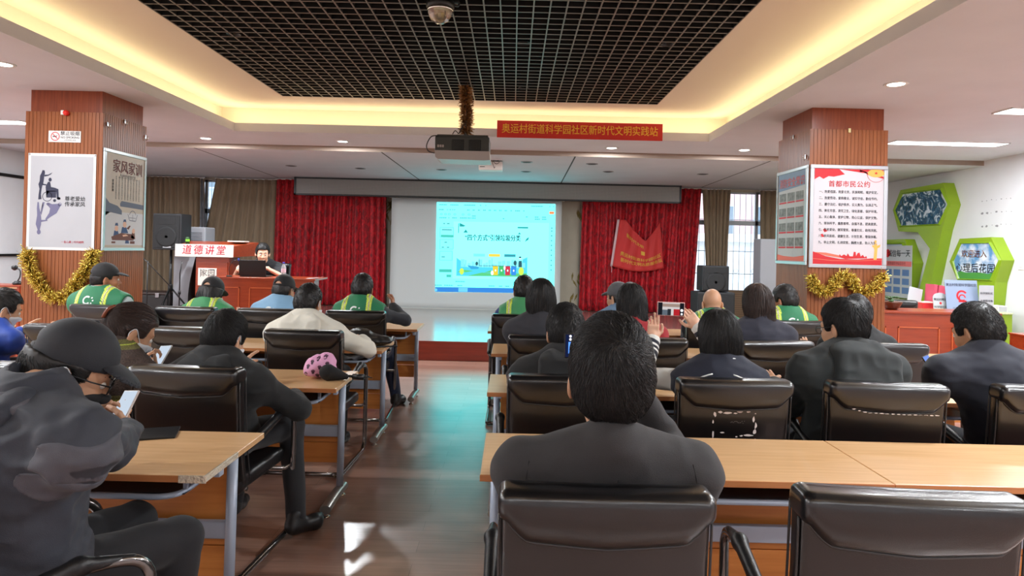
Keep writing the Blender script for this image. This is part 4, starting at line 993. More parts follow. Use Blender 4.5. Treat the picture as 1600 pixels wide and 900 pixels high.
# left column, front: respect the elderly poster (px frame of its 627x900 crop)
x, z, w, h = front(45, 239, 147, 392, Yf)
t, yy = board('wall_poster', 'pale grey poster with navy silhouettes of a wheelchair and its reflection on the left column', 'poster', (x, Yf, z), w, h, 0, .027, m_white, m_paper, framed=False, group='posters on the columns')
def pu(X): return (X - 305) / 580 * w
def pw(Yp): return (440 - Yp) / 845 * h
def PP(pts): return [(pu(a), pw(b)) for a, b in pts]
fl = Flat()
fl.poly(PP([(140, 165), (158, 168), (162, 190), (156, 215), (154, 250), (148, 290), (142, 300), (136, 330), (132, 380), (138, 420), (110, 424), (112, 380), (118, 330), (108, 290), (118, 262), (120, 215), (132, 190)]))
fl.poly(PP([(156, 206), (190, 204), (226, 184), (214, 200), (190, 214), (158, 222)])).disc(pu(207), pw(248), .013, .016).poly(PP([(190, 266), (208, 268), (216, 312), (250, 318), (280, 330), (284, 398), (300, 404), (298, 420), (268, 412), (262, 350), (200, 352), (178, 400), (170, 310)])).poly(PP([(142, 284), (176, 290), (176, 300), (142, 296)]))
fl.ring(pu(186), pw(396), .040, .005).ring(pu(250), pw(430), .012, .012).rect(pu(178), pw(405), pu(262), pw(345)).disc(pu(284), pw(412), .014, .01)
fl.build('silhouette', m_navy, t, yy)
fl = Flat().poly(PP([(104, 446), (116, 446), (122, 500), (140, 560), (166, 446), (148, 446), (152, 470), (132, 540), (140, 590), (140, 640), (130, 690), (112, 690), (94, 640), (104, 560), (100, 500)])).disc(pu(122), pw(708), .016, .02).poly(PP([(140, 602), (190, 600), (196, 608), (140, 620)]))
fl.poly(PP([(180, 458), (200, 450), (230, 462), (290, 456), (308, 462), (290, 500), (270, 540), (240, 560), (210, 580), (180, 606), (176, 590), (206, 540), (214, 500)])).ring(pu(194), pw(462), .012, .004).ring(pu(296), pw(462), .014, .004); fl.build('reflection', m_lav, t, yy)
fl = Flat().text('尊老爱幼', pu(424), pw(414), .042, .012).text('传承家风', pu(424), pw(462), .042, .012); fl.build('poster_title', m_blackink, t, yy)
fl = Flat().text('一生心愿 | 代代相传', pu(412), pw(792), .021, .004); fl.build('small_red_text', m_redink, t, yy)
for a, b in ((-1, 1), (1, 1), (-1, -1), (1, -1)): MB().lathe([(.007, -.006), (.009, -.003), (.009, 0)], 10, (a * (w / 2 - .012), -.004, b * (h / 2 - .012)), axis='y').build('pin', m_steel, t, True)
# right column, front: citizens' pledge (px frame of its 648x900 crop)
m_pink = mat('pale pink paper', rgb(214, 210, 216), .5); m_pred = mat('poster red', rgb(206, 34, 44), .55); m_pgold = mat('poster gold', rgb(238, 186, 92), .5); m_por = mat('poster salmon', rgb(232, 120, 96), .55)
x, z, w, h = front(1266, 257, 1383.5, 420.5, Yf)
t, yy = board('framed_poster', 'silver framed poster with red header and nine lines of text on the right column', 'poster', (x, Yf, z), w, h, 0, .037, m_alu, m_pink, group='posters on the columns')
W2, H2 = w - .074, h - .074
def pu(X): return (X - 318) / 540 * W2
def pw(Yp): return (450 - Yp) / 790 * H2
fl = Flat().poly(PP([(52, 56), (240, 56), (285, 100), (240, 112), (200, 122), (160, 118), (120, 142), (90, 122), (52, 146)])).rect(pu(400), pw(76), pu(584), pw(58)).poly(PP([(240, 58), (400, 58), (470, 104), (540, 120), (584, 130), (584, 112), (500, 96)])); fl.build('red_ribbon', m_pred, t, yy)
fl = Flat().disc(pu(526), pw(86), .068, .033); fl.build('gold_emblem', m_pgold, t, yy - .0006)
fl = Flat().poly([(pu(526) + .02 * (1 if k % 2 == 0 else .42) * math.sin(PI * k / 5), pw(86) + .017 * (1 if k % 2 == 0 else .42) * math.cos(PI * k / 5)) for k in range(10)]); fl.ring(pu(526), pw(86), .075, .003); fl.build('star', m_pred, t, yy - .0012)
fl = Flat().text('首都市民公约', pu(322), pw(184), .054, .012, spacing=1.12); fl.build('poster_title', m_pred, t, yy - .0006)
lines = ['一、热爱祖国，热爱北京，民族和睦，维护安定。', '二、热爱劳动，爱岗敬业，诚实守信，勤俭节约。', '三、遵守法纪，维护秩序，见义勇为，弘扬正气。', '四、美化市容，讲究卫生，绿化首都，保护环境。', '五、关心集体，爱护公物，热心公益，保护文物。', '六、崇尚科学，重教尊师，自强不息，提高素质。', '七、敬老爱幼，拥军爱民，尊重妇女，助残济困。', '八、移风易俗，健康生活，计划生育，增强体魄。', '九、举止文明，礼待宾客，胸襟大度，助人为乐。']
fl = Flat()
for k, s_ in enumerate(lines): fl.text(s_, pu(322), pw(248 + 52.3 * k), .0262, .006, sx=.85)
fl.build('pledge_text', m_blackink, t, yy)
fl = Flat().poly(PP([(46, 742), (80, 752), (150, 780), (260, 800), (400, 802), (500, 790), (584, 788), (584, 846), (46, 846)])).poly(PP([(250, 784), (256, 760), (270, 776), (290, 762), (310, 774), (320, 752), (334, 776), (360, 776), (366, 738), (380, 740), (384, 772), (396, 748), (410, 744), (420, 776), (436, 762), (450, 782), (462, 770), (470, 790), (300, 800)])).poly(PP([(124, 560), (140, 552), (160, 572), (136, 582)])).poly(PP([(106, 602), (122, 594), (136, 620), (118, 622)])); fl.build('red_skyline', m_pred, t, yy - .0003)
fl = Flat().poly(PP([(60, 748), (150, 775), (260, 790), (250, 770), (150, 750)])).line(PP([(46, 800), (200, 815), (400, 812), (584, 800)]), .004); fl.build('salmon_hills', m_por, t, yy - .0008)
fl = Flat().poly(PP([(518, 800), (524, 720), (518, 700), (506, 694), (508, 680), (522, 684), (522, 668), (544, 668), (544, 684), (570, 674), (566, 694), (548, 706), (542, 800)])).rect(pu(524), pw(664), pu(540), pw(640)); fl.build('gold_pillar', m_pgold, t, yy - .0014)
# side posters: u along the column side
def side(px0, yt0, yb0, px1, yt1, yb1, X):
    a, b, c, d = atx(px0, yt0, X), atx(px0, yb0, X), atx(px1, yt1, X), atx(px1, yb1, X)
    y0, y1 = max(a.y, CY) if True else 0, max(c.y, CY); return a, b, c, d
m_side = mat('tan poster paper', rgb(196, 186, 172), .5, vary=.05, vscale=3); m_maroon = mat('maroon print', rgb(110, 52, 48), .6); m_slate = mat('slate print', rgb(96, 104, 124), .6); m_fig = mat('figure blue', rgb(58, 82, 128), .6); m_brown = mat('figure brown', rgb(110, 66, 56), .6); m_skinp = mat('figure skin', rgb(226, 184, 160), .6)
m_mist = mat('mist print', rgb(206, 210, 216), .6); m_glassf = mat('light frame', rgb(206, 218, 222), .25, metal=.2)
X = CLX + CW + .003
zt, zb_ = atx(164, 231, X).z, atx(161, 392, X).z
t, yy = board('framed_poster', 'tall framed family poster in tan with seated figures on the side of the left column', 'poster', (X, CY + CW / 2 - .006, (zt + zb_) / 2), CW - .025, zt - zb_, PI / 2, .034, m_glassf, m_side, .02, group='posters on the columns')
w, h = CW - .025, zt - zb_; W2, H2 = w - .068, h - .068
# crop frame x 70..350, y 70..830 (425x900)
def pu(X_): return (X_ - 205) / 290 * W2
def pw(Yp): return (470 - Yp) / 760 * H2
fl = Flat().poly(PP([(60, 545), (120, 500), (150, 520), (60, 600)])).rect(pu(60), pw(830), pu(350), pw(560)); fl.build('pale_ground', m_mist, t, yy)
fl = Flat().text('家风家训', pu(222), pw(196), .118, .02, sx=.92); fl.build('poster_title', m_maroon, t, yy - .0004)
fl = Flat().text('传承中华优秀文化', pu(222), pw(262), .029, .0); fl.line([(pu(150), pw(278)), (pu(300), pw(278))], .002)
for k in range(9): fl.text('\n'.join('立德修身勤俭持家和睦友善'[(k * 5 + j * 3) % 12] for j in range(12)), pu(312 - 22 * k), pw(364), .0165, 0)
fl.text('\n'.join('家训家规'), pu(112), pw(350), .026, .01); fl.build('poster_text', m_blackink, t, yy - .0004)
fl = Flat().poly(PP([(62, 450), (92, 492), (150, 510), (182, 545), (182, 580), (62, 560)])).poly(PP([(168, 490), (180, 466), (350, 482), (350, 522), (170, 512)])).ring(pu(266), pw(588), .052, .006, 20, .3, 2.84).line(PP([(228, 570), (242, 622), (290, 626), (304, 570)]), .006).line(PP([(240, 600), (290, 600)]), .004).line(PP([(266, 570), (266, 622)]), .004); fl.build('slate_roofs', m_slate, t, yy - .0005)
fl = Flat()
for a, b, s_ in ((206, 690, 1.2), (146, 722, 1.0)): fl.poly(PP([(a - 22 * s_, b + 40), (a - 16 * s_, b - 10), (a + 10 * s_, b - 10), (a + 24 * s_, b + 40)])).poly(PP([(a - 12, b - 50), (a - 8, b - 72), (a + 8, b - 74), (a + 12, b - 50)]))
fl.poly(PP([(212, 816), (216, 776), (236, 776), (244, 816)])); fl.build('blue_figures', m_fig, t, yy - .0006)
fl = Flat().poly(PP([(110, 762), (180, 730), (260, 736), (284, 764), (276, 790), (116, 790)])).poly(PP([(256, 770), (264, 722), (284, 722), (290, 780)])).poly(PP([(220, 690), (244, 664), (252, 668), (236, 700)])).rect(pu(112), pw(815), pu(140), pw(800)).rect(pu(250), pw(818), pu(286), pw(796)); fl.build('brown_table', m_brown, t, yy - .0009)
fl = Flat().disc(pu(206), pw(660), .026).disc(pu(146), pw(694), .024).disc(pu(275), pw(710), .022).poly(PP([(190, 746), (218, 740), (236, 752), (196, 760)])); fl.build('faces', m_skinp, t, yy - .0012)
X = CRX - .003
zt, zb_ = atx(1258, 259, X).z, atx(1257, 414, X).z
m_blue2 = mat('safety poster blue', rgb(104, 136, 168), .5); m_pale2 = mat('safety poster pale', rgb(196, 204, 204), .5); m_multi = mat('safety picture', rgb(128, 136, 132), .6, vary=.5, vscale=22)
t, yy = board('framed_poster', 'framed safety poster of twelve small pictures on the side of the right column', 'poster', (X, CY + CW / 2 - .006, (zt + zb_) / 2), CW - .025, zt - zb_, -PI / 2, .034, m_glassf, m_pale2, .02, group='posters on the columns')
h = zt - zb_; W2, H2 = w - .068, h - .068
def pu(X_): return (X_ - 148) / 190 * W2
def pw(Yp): return (490 - Yp) / 750 * H2
fl = Flat().poly(PP([(54, 116), (243, 116), (243, 240), (54, 262)])); fl.build('blue_header', m_blue2, t, yy)
fl = Flat().text('消防安全常识', pu(148), pw(205), .085, .016); fl.build('poster_title', mat('safety title', rgb(214, 90, 84), .6), t, yy - .0005)
fl = Flat(); fr2 = Flat()
for r_ in range(4):
    for c_ in range(3):
        a = 62 + 58 * c_; b = 285 + 128 * r_; fl.rect(pu(a), pw(b + 70), pu(a + 50), pw(b)); fr2.rect(pu(a), pw(b + 88), pu(a + 52), pw(b + 74))
fl.build('small_pictures', m_multi, t, yy); fr2.build('red_captions', m_pred, t, yy - .0004)
fl = Flat().poly(PP([(54, 810), (100, 824), (170, 830), (243, 815), (243, 862), (54, 862)])); fl.build('pink_band', m_por, t, yy)
# no smoking sign, alarm, hooks
x, z, w, h = front(76.5, 204, 126.5, 223, Yf)
t = thing('no_smoking_sign', 'small white no smoking sign above the silhouette poster', 'sign', (x, Yf, z)); MB().rbox((-w / 2, -.005, -h / 2), (w / 2, 0, h / 2), .002).build('plate', m_white, t)
fl = Flat().ring(-w * .29, 0, .036, .006); fl.line([(-w * .29 - .024, .024), (-w * .29 + .024, -.024)], .006); fl.build('red_ring', m_pred, t, -.006)
fl = Flat().rect(-w * .29 - .024, -.006, -w * .29 + .014, .004).line([(-w * .29 + .014, .004), (-w * .29 + .022, .016)], .003); fl.text('禁止吸烟', w * .17, .029, .036, .01, sx=1.1).text('NO SMOKING', w * .17, -.010, .024, .016).text('公共场所禁止吸烟', w * .17, -.037, .012, 0); fl.build('sign_text', m_blackink, t, -.0058)
p = at(104, 177, Yf); t = thing('fire_alarm_light', 'small red and white alarm lamp at the top of the left column', 'alarm', (p.x, Yf, p.z))
MB().rbox((-.04, -.03, -.02), (-.012, 0, .025), .004).build('mount', m_white, t); MB().lathe([(.027, 0), (.027, -.03), (.015, -.045)], 16, (.008, 0, 0), axis='y').build('red_lens', mat('red lens', rgb(226, 44, 34), .25), t, True)
for px, py, nm, lb, X in ((168, 194, 'L', 'metal hook on the left column side, nearest the front edge', CLX + CW + .003), (195, 190, 'L', 'metal hook at the top of the left column side, middle one', CLX + CW + .003), (227, 214, 'L', 'metal hook on the left column side, at the rear edge', CLX + CW + .003), (1240, 214, 'R', 'dark hook at the top of the right column side', CRX - .003), (1259, 245, 'R', 'brown hook on the right column side beside the safety poster', CRX - .003)):
    p = atx(px, py, X); sg = 1 if nm == 'L' else -1; y_ = min(max(p.y, CY + .03), CY + CW - .03); t = thing('picture_hook', lb, 'hook', (X, y_, p.z), 0, 'picture hooks on the columns')
    MB().rbox((min(0, sg * .006), -.012, -.02), (max(0, sg * .006), .012, .02), .002).build('plate', m_steel, t); MB().tube(fillet([(0, 0, .01), (sg * .03, 0, .005), (sg * .03, 0, -.03), (sg * .01, 0, -.035)], .01), .004, 6).build('hook', m_chrome, t, True)
p = at(1327, 204, Yf); t = thing('picture_hook', 'pale square hook at the top front of the right column', 'hook', (p.x, Yf, p.z), 0, 'picture hooks on the columns'); MB().rbox((-.012, -.01, -.022), (.012, 0, .022), .003).build('plate', mat('cream clip', rgb(222, 208, 150), .5), t)
# tinsel garlands
m_tin = mat('gold tinsel', rgb(236, 196, 92), .2, metal=.9, vary=.45, vscale=120); m_tinw = mat('copper tinsel', rgb(150, 104, 62), .3, metal=.8, vary=.5, vscale=70)
def tinsel(name, lb, cat, pts, rad, m, n, seed, loc, group=None):
    """foil strips radiating from a cord"""
    rs_ = np.random.RandomState(seed); path = np.array(smooth_path(pts, 10)); seg = np.linalg.norm(np.diff(path, axis=0), axis=1); cum = np.concatenate([[0], np.cumsum(seg)])
    s_ = rs_.rand(n) * cum[-1]; i = np.clip(np.searchsorted(cum, s_) - 1, 0, len(seg) - 1); f = ((s_ - cum[i]) / seg[i])[:, None]; base = path[i] * (1 - f) + path[i + 1] * f
    tan = (path[i + 1] - path[i]) / seg[i][:, None]; d = rs_.randn(n, 3); d -= (d * tan).sum(1)[:, None] * tan * .8; d /= np.linalg.norm(d, axis=1)[:, None]
    L = rad * (.45 + .85 * rs_.rand(n))[:, None]; sd = np.cross(d, rs_.randn(n, 3)); sd /= np.linalg.norm(sd, axis=1)[:, None]; wd_ = .005
    mid = base + d * L * .55 + sd * 0; tip = base + d * L + np.cross(sd, d) * L * .35
    V = np.stack([base - sd * wd_, base + sd * wd_, mid + sd * wd_, mid - sd * wd_, tip + sd * wd_ * .6, tip - sd * wd_ * .6], 1).reshape(-1, 3); b0 = np.arange(n)[:, None] * 6
    Q = np.concatenate([b0 + np.array([[0, 1, 2, 3]]), b0 + np.array([[3, 2, 4, 5]])])
    t = thing(name, lb, cat, loc, 0, group); fo = mesh_from('foil_fringe', V, Q, m, t); fo['kind'] = 'stuff'; fo.modifiers.new('thickness', 'SOLIDIFY').thickness = .0006
    MB().tube([tuple(p) for p in path], .006, 6).build('cord', m, t, True); return t
def fpts(px, Y, c): return [tuple(np.array(at(a, b, Y)) - np.array(c)) for a, b in px]
Yt = CY - .065
c0 = at(95, 430, CY); c0 = (c0.x, Yt, c0.z)
tinsel('tinsel_garland', 'gold tinsel garland hanging in a U under the silhouette poster', 'garland', fpts([(42, 392), (46, 415), (58, 440), (72, 458), (86, 466), (102, 463), (116, 448), (130, 427), (142, 408), (147, 390)], Yt, c0), .07, m_tin, 2100, 1, c0, 'gold tinsel garlands')
c0 = at(1325, 440, CY); c0 = (c0.x, Yt, c0.z)
tinsel('tinsel_garland', 'gold tinsel garland hanging in two swags under the pledge poster', 'garland', fpts([(1268, 430), (1272, 446), (1285, 456), (1300, 452), (1310, 436), (1320, 430), (1332, 438), (1338, 454), (1352, 456), (1368, 450), (1376, 438), (1380, 428)], Yt, c0), .06, m_tin, 2100, 2, c0, 'gold tinsel garlands')
# ------------------------------------------------------------------ overhead things
x, z, w, h = front(777, 188.5, 1035, 221, TY1 - .02)
dz = (at(1035, 190, TY1 - .02).z - at(777, 188, TY1 - .02).z)
a, b = at(777, 188, TY1 - .02), at(777, 214.5, TY1 - .02); b2 = at(1035, 221, TY1 - .02)
w = b2.x - a.x; h = a.z - b.z; t = thing('banner', 'red banner with yellow characters hanging on the front ceiling lip', 'banner', ((a.x + b2.x) / 2, TY1 - .014, (a.z + b.z) / 2))
MB().rbox((-w / 2, -.008, -h / 2), (w / 2, 0, h / 2), .001).build('cloth', mat('banner red', rgb(206, 44, 34), .55), t)
Flat.k = 1.0
Flat().text('奥运村街道科学园社区新时代文明实践站', 0, 0, h * .60, .008, sx=(w * .945) / (h * .60 * 18.0)).build('yellow_lettering', mat('banner yellow', rgb(240, 190, 62), .5), t, -.0095)
# ceiling projector
YP = 7.35
a, b = at(677, 209, YP), at(764, 251, YP); w = b.x - a.x; hp = a.z - b.z; cx = (a.x + b.x) / 2
m_pj = mat('projector dark', rgb(62, 62, 56), .5); m_pl = mat('projector pale', rgb(176, 164, 158), .4); m_hole = mat('vent dark', rgb(20, 22, 22), .7)
t = thing('ceiling_projector', 'ceiling projector seen from its rear panel, hanging on the tinsel pole', 'projector', (cx, YP, b.z))
MB().rbox((-w / 2 + .02, 0, hp * .34), (w / 2, .40, hp * .92), .012).build('rear_body', m_pj, t)
bm_ = MB(); prof = [(-w / 2 + .02, hp * .36), (w / 2 + .005, hp * .36), (w / 2 + .012, hp * .02), (w / 2 - .06, 0), (-w / 2 + .06, hp * .02), (-w / 2 + .03, hp * .1)]
bm_.prism(prof[::-1], .42, lambda u, ww, tt: (u, -.004 + tt, ww)); bm_.build('lower_shell', m_pl, t)
MB().rbox((-w / 2 + .04, .02, hp * .90), (w / 2 - .015, .38, hp), .006).build('mount_plate', m_pj, t)
for cxx in (-.037, .154):
    vv = MB().rbox((cxx - .068, -.006, hp * .38), (cxx + .068, .004, hp * .80), .02); o = vv.build('vent', m_hole, t); vs_ = MB()
    for k in range(10): vs_.box((cxx - .06 + .0125 * k, -.010, hp * .40), (cxx - .056 + .0125 * k, -.004, hp * .78))
    vs_.build('vent_slats', m_pj, o)
cn = MB()
for k in range(3): cn.rbox((-w / 2 + .05 + .026 * k, -.012, hp * .48), (-w / 2 + .07 + .026 * k, .0, hp * .58), .003)
cn.build('connector_panel', m_pl, t)
MB().lathe([(.05, .40), (.055, .42), (.05, .45)], 24, (.06, 0, hp * .45), axis='y').build('lens', m_hole, t, True)
MB().tube(smooth_path([(-w / 2 + .06, .01, hp * .94), (-w / 2 - .02, -.01, hp * .88), (-w / 2 - .07, -.01, hp * .55), (-w / 2 - .05, -.01, hp * .32), (-w / 2 + .02, -.01, hp * .24)], 8), .006, 8).build('cable', m_black, t, True)
MB().tube(smooth_path([(-.1, .0, hp), (-.07, 0, hp + .04), (-.03, 0, hp + .01), (-.01, .02, hp + .06), (.02, .06, hp + .12)], 8), .005, 6).build('cable', m_black, t, True)
MB().tube([(.03, .2, hp), (.03, .2, ZR - b.z)], .018, 10).rbox((-.03, .14, hp), (.09, .26, hp + .02), .004).build('ceiling_pole', m_steel, t, True)
c0 = (cx + .03, YP + .2, b.z); tinsel('tinsel_garland', 'copper tinsel wound round the projector ceiling pole', 'garland', [(.0, 0, hp + .04), (.010, .004, hp + .26), (-.008, 0, hp + .45), (.0, 0, ZR - b.z)], .076, m_tinw, 1500, 3, c0)
# small white projector beyond
a, b = at(748, 250, 10.55), at(785, 266, 10.55); w = b.x - a.x; hz = a.z - b.z
t = thing('small_projector', 'small white projector fixed under the ceiling beyond the big one', 'projector', ((a.x + b.x) / 2, 10.55, b.z))
MB().rbox((-w / 2, 0, 0), (w / 2, .26, hz - .015), .014).build('body', m_white, t); MB().box((-w / 2 + .02, -.003, hz * .3), (-w / 2 + .1, .002, hz * .36)).build('name_strip', m_hole, t)
MB().lathe([(.035, .26), (.036, .285)], 20, (.08, 0, hz * .45), axis='y').build('lens', m_hole, t, True)
MB().rbox((-.06, .08, hz - .02), (.06, .18, ZS - b.z), .004).build('ceiling_bracket', m_white, t)
MB().tube(smooth_path([(.0, .0, hz), (.02, -.02, hz * .9), (.06, -.03, hz * .2), (.07, -.02, hz * .35)], 8), .004, 6).build('cable', m_black, t, True)
MB().tube(smooth_path([(.04, .0, hz), (.1, -.02, hz * 1.05), (.14, -.03, hz * .8), (.09, -.03, hz * .62), (.04, -.02, hz * .9)], 8), .004, 6).build('cable', m_black, t, True)
# crystal dome lamp
p = at(688, 8, 4.92); t = thing('crystal_dome_lamp', 'round black lamp with a faceted clear crystal dome under the grid', 'stage lamp', (p.x, 4.92, ZR)); t.scale = (1.22,) * 3
MB().lathe([(.05, 0), (.085, -.01), (.088, -.04), (.08, -.062)], 28).build('base', m_black, t, True)
MB().lathe([(.080, -.058), (.084, -.066), (.080, -.072)], 28, cap=False).build('ring', m_chrome, t, True)
V = [(.001, -.148), (.03, -.142), (.054, -.125), (.070, -.100), (.078, -.070)]
MB().lathe(V, 14).build('crystal_dome', mat('crystal', rgb(226, 222, 210), .05, trans=.85, spec=.8), t, False)
MB().lathe([(.004, -.13), (.02, -.12), (.03, -.09), (.028, -.06)], 10).build('lamp_core', mat('lamp core', rgb(196, 176, 130), .2, metal=.7), t, False)
MB().rbox((.085, -.012, -.02), (.115, .012, 0), .004).tube(smooth_path([(.08, 0, -.03), (.11, 0, -.035), (.115, .01, -.01)], 5), .006, 6).build('hinge_clip', m_black, t)
# recessed round fittings in the stage ceiling
k = 0
for px, py, lb in ((563, 263, 'left'), (690, 265, 'beside the big projector'), (823, 253, 'right of the small projector'), (822, 268, 'second right of the small projector'), (925, 256, 'above the right curtain'), (950, 268, 'above the flag'), (1098, 272, 'near the beige curtain'), (455, 259, 'far left')):
    p = atz(px, py, ZS); t = thing('unlit_downlight', 'unlit round downlight in the stage ceiling, ' + lb, 'ceiling light', (p.x, p.y, ZS), 0, 'unlit downlights of the stage ceiling'); t.scale = (1.2,) * 3
    MB().lathe([(.062, -.006), (.078, -.006), (.082, 0), (.062, 0)], 20, cap=False).build('frame', m_ac, t, True); MB().lathe([(.001, -.002), (.062, -.002), (.062, -.001)], 20).build('lens', m_seam, t, True)
# ------------------------------------------------------------------ left wall things
XW = XL + .0
p0 = atx(0, 273, XW); p1 = atx(0, 398, XW)
t = thing('wall_whiteboard', 'large whiteboard with black top and bottom rails on the left wall', 'whiteboard', (XW + .004, 9.6, p1.z)); hh = p0.z - p1.z
MB().rbox((0, 0, 0), (.02, 3.2, hh), .004).build('board', m_wallw, t); MB().rbox((0, -.02, hh - .02), (.045, 3.22, hh + .03), .006).build('rail', m_black, t); MB().rbox((0, -.02, -.025), (.045, 3.22, .015), .006).build('rail', m_black, t)
a = at(2, 448, 8.2); b = at(34, 448, 8.2)
t = thing('wooden_shelf_unit', 'low reddish wooden shelf unit behind the left column', 'shelf', (b.x - .93, 8.2, 0)); hh = a.z
MB().rbox((0, .3, 0), (.9, .32, hh), .003).rbox((0, 0, 0), (.03, .3, hh), .003).rbox((.87, 0, 0), (.9, .3, hh), .003).build('carcass', m_redwood, t)
for k in range(5): MB().rbox((.03, 0, hh * k / 4 - (.02 if k else 0)), (.87, .3, hh * k / 4 + (.0 if k else .02)), .002).build('shelf', m_top, t)
MB().rbox((-.01, -.01, hh), (.91, .33, hh + .02), .003).build('top', m_redwood, t)
p = at(27, 447, 8.35); t = thing('desk_microphone', 'black desk microphone on the shelf behind the left column', 'microphone', (p.x, 8.35, hh + .0205))
MB().lathe([(.05, 0), (.055, .02), (.03, .045)], 18).build('base', m_black, t, True); MB().tube(smooth_path([(0, 0, .04), (.03, 0, .1), (.03, 0, .18), (-.02, 0, .21)], 6), .007, 6).build('neck', m_black, t, True); MB().lathe([(.01, 0), (.035, .02), (.036, .05), (.015, .065)], 14, (-.04, 0, .18)).build('head', m_black, t, True)
Flat.k = 1.23
# ------------------------------------------------------------------ right wall: green display units, counters
m_green = mat('lime lacquer', rgb(140, 172, 30), .35, vary=.03, vscale=2); m_green2 = mat('lime bevel', rgb(132, 168, 22), .4)
XG = 6.89
def gp(X_, Y_): p = atx(1380 + X_ / 3.332, 270 + Y_ / 3.332, XG); return (p.y, p.z)
def hexunit(lb, outer, inner, m_pic, sheet=None):
    o = [gp(*p) for p in outer]; i = [gp(*p) for p in inner]; cy = sum(p[0] for p in i) / len(i); cz = sum(p[1] for p in i) / len(i)
    t = thing('display_unit', lb, 'display unit', (XG, cy, 0), 0, 'green hexagon display units')
    MB().prism([(a - cy, b) for a, b in o], XR - XG - .002, lambda u, w, d: (d, u, w)).build('housing', m_green, t)
    fr = MB(); n = len(i)
    for k in range(n):
        a, b = i[k], i[(k + 1) % n]
        A, B = [(cy + (p[0] - cy) * 1.09, cz + (p[1] - cz) * 1.10) for p in (a, b)]
        fr._add([(-.001, A[0] - cy, A[1]), (-.001, B[0] - cy, B[1]), (-.025, A[0] * .3 + a[0] * .7 - cy, A[1] * .3 + a[1] * .7), (-.025, B[0] * .3 + b[0] * .7 - cy, B[1] * .3 + b[1] * .7), (-.006, a[0] - cy, a[1]), (-.006, b[0] - cy, b[1])], [(0, 1, 3, 2), (2, 3, 5, 4)])
    fr.build('rim', m_green2, t)
    MB().prism([(a - cy, b) for a, b in i], .004, lambda u, w, d: (-.007 + d, u, w)).build('picture', m_pic, t); return t, cy, cz, i
# picture materials
def picmat(name, build):
    m = bpy.data.materials.new(name); m.use_nodes = True; nt = m.node_tree; b = nt.nodes['Principled BSDF']; build(nt, b); return m
def foil(nt, b):
    tc = nt.nodes.new('ShaderNodeTexCoord'); n = nt.nodes.new('ShaderNodeTexNoise'); n.inputs['Scale'].default_value = 5.5; n.inputs['Detail'].default_value = 3; n.inputs['Distortion'].default_value = 2.2
    nt.links.new(tc.outputs['Object'], n.inputs['Vector']); r = nt.nodes.new('ShaderNodeValToRGB'); e = r.color_ramp.elements
    e[0].position = .46; e[0].color = (*rgb(26, 74, 104), 1); e[1].position = .60; e[1].color = (*rgb(200, 214, 226), 1); x = e.new(.53); x.color = (*rgb(60, 104, 130), 1)
    nt.links.new(n.outputs[0], r.inputs[0]); nt.links.new(r.outputs[0], b.inputs['Base Color']); b.inputs['Roughness'].default_value = .12
    bp = nt.nodes.new('ShaderNodeBump'); bp.inputs['Strength'].default_value = .8; bp.inputs['Distance'].default_value = .05; nt.links.new(n.outputs[0], bp.inputs['Height']); nt.links.new(bp.outputs[0], b.inputs['Normal'])
def skyp(nt, b):
    tc = nt.nodes.new('ShaderNodeTexCoord'); n = nt.nodes.new('ShaderNodeTexNoise'); n.inputs['Scale'].default_value = 4; n.inputs['Detail'].default_value = 4; nt.links.new(tc.outputs['Object'], n.inputs['Vector'])
    r = nt.nodes.new('ShaderNodeValToRGB'); e = r.color_ramp.elements; e[0].position = .44; e[0].color = (*rgb(96, 150, 196), 1); e[1].position = .60; e[1].color = (*rgb(226, 234, 242), 1)
    nt.links.new(n.outputs[0], r.inputs[0]); nt.links.new(r.outputs[0], b.inputs['Base Color']); b.inputs['Roughness'].default_value = .15
A_o = [(50, 195), (90, 90), (312, 52), (346, 165), (305, 300), (228, 668), (172, 668), (243, 395), (180, 310), (80, 305)]
A_i = [(65, 195), (105, 112), (300, 88), (338, 165), (290, 265), (95, 275)]
hexunit('tall lime green hexagon display whose screen is covered in wrinkled clear film', A_o, A_i, picmat('film covered screen', foil))
B_o = [(345, 462), (398, 343), (560, 335), (618, 455), (582, 570), (566, 722), (420, 722), (412, 590), (390, 570)]
B_i = [(370, 460), (410, 370), (555, 368), (605, 455), (560, 555), (395, 550)]
t, cy, cz, ii = hexunit('lime green hexagon display with a blue sky garden picture', B_o, B_i, picmat('sky picture', skyp))
def onB(fl, name, m, off=0):
    mesh_from(name, [(-.0085 - off, -v[0], v[2] + cz) for v in fl.mb.v], [tuple(f) for f in fl.mb.f], m, t)
Wd = abs(ii[3][0] - ii[0][0])
fl = Flat().poly([(-.40 * Wd, -.18), (-.3 * Wd, -.16), (-.2 * Wd, -.178), (.1 * Wd, -.166), (.3 * Wd, -.18), (.40 * Wd, -.15), (.34 * Wd, -.275), (-.34 * Wd, -.275)]); fl.mb.v = [(max(-.42 * Wd + 0, v[0]), v[1], max(v[2], -.275)) for v in fl.mb.v]; onB(fl, 'grass_print', mat('grass print', rgb(74, 150, 64), .4))
onB(Flat().text('心理后花园', 0, -.115, .12, .012, sx=1.15), 'garden_lettering', m_blackink, .001); onB(Flat().text('欢迎进入', -.02, .10, .10, .014, sx=1.1), 'orange_lettering', mat('orange print', rgb(240, 150, 90), .5), .001)
C_o = [(-150, 462), (-100, 352), (112, 345), (156, 470), (112, 662), (-60, 662)]
C_i = [(-125, 462), (-85, 375), (100, 372), (140, 470), (100, 575), (-90, 575)]
t, cy, cz, ii = hexunit('lime green hexagon display half hidden behind the right column', C_o, C_i, mat('grey display', rgb(170, 182, 196), .3))
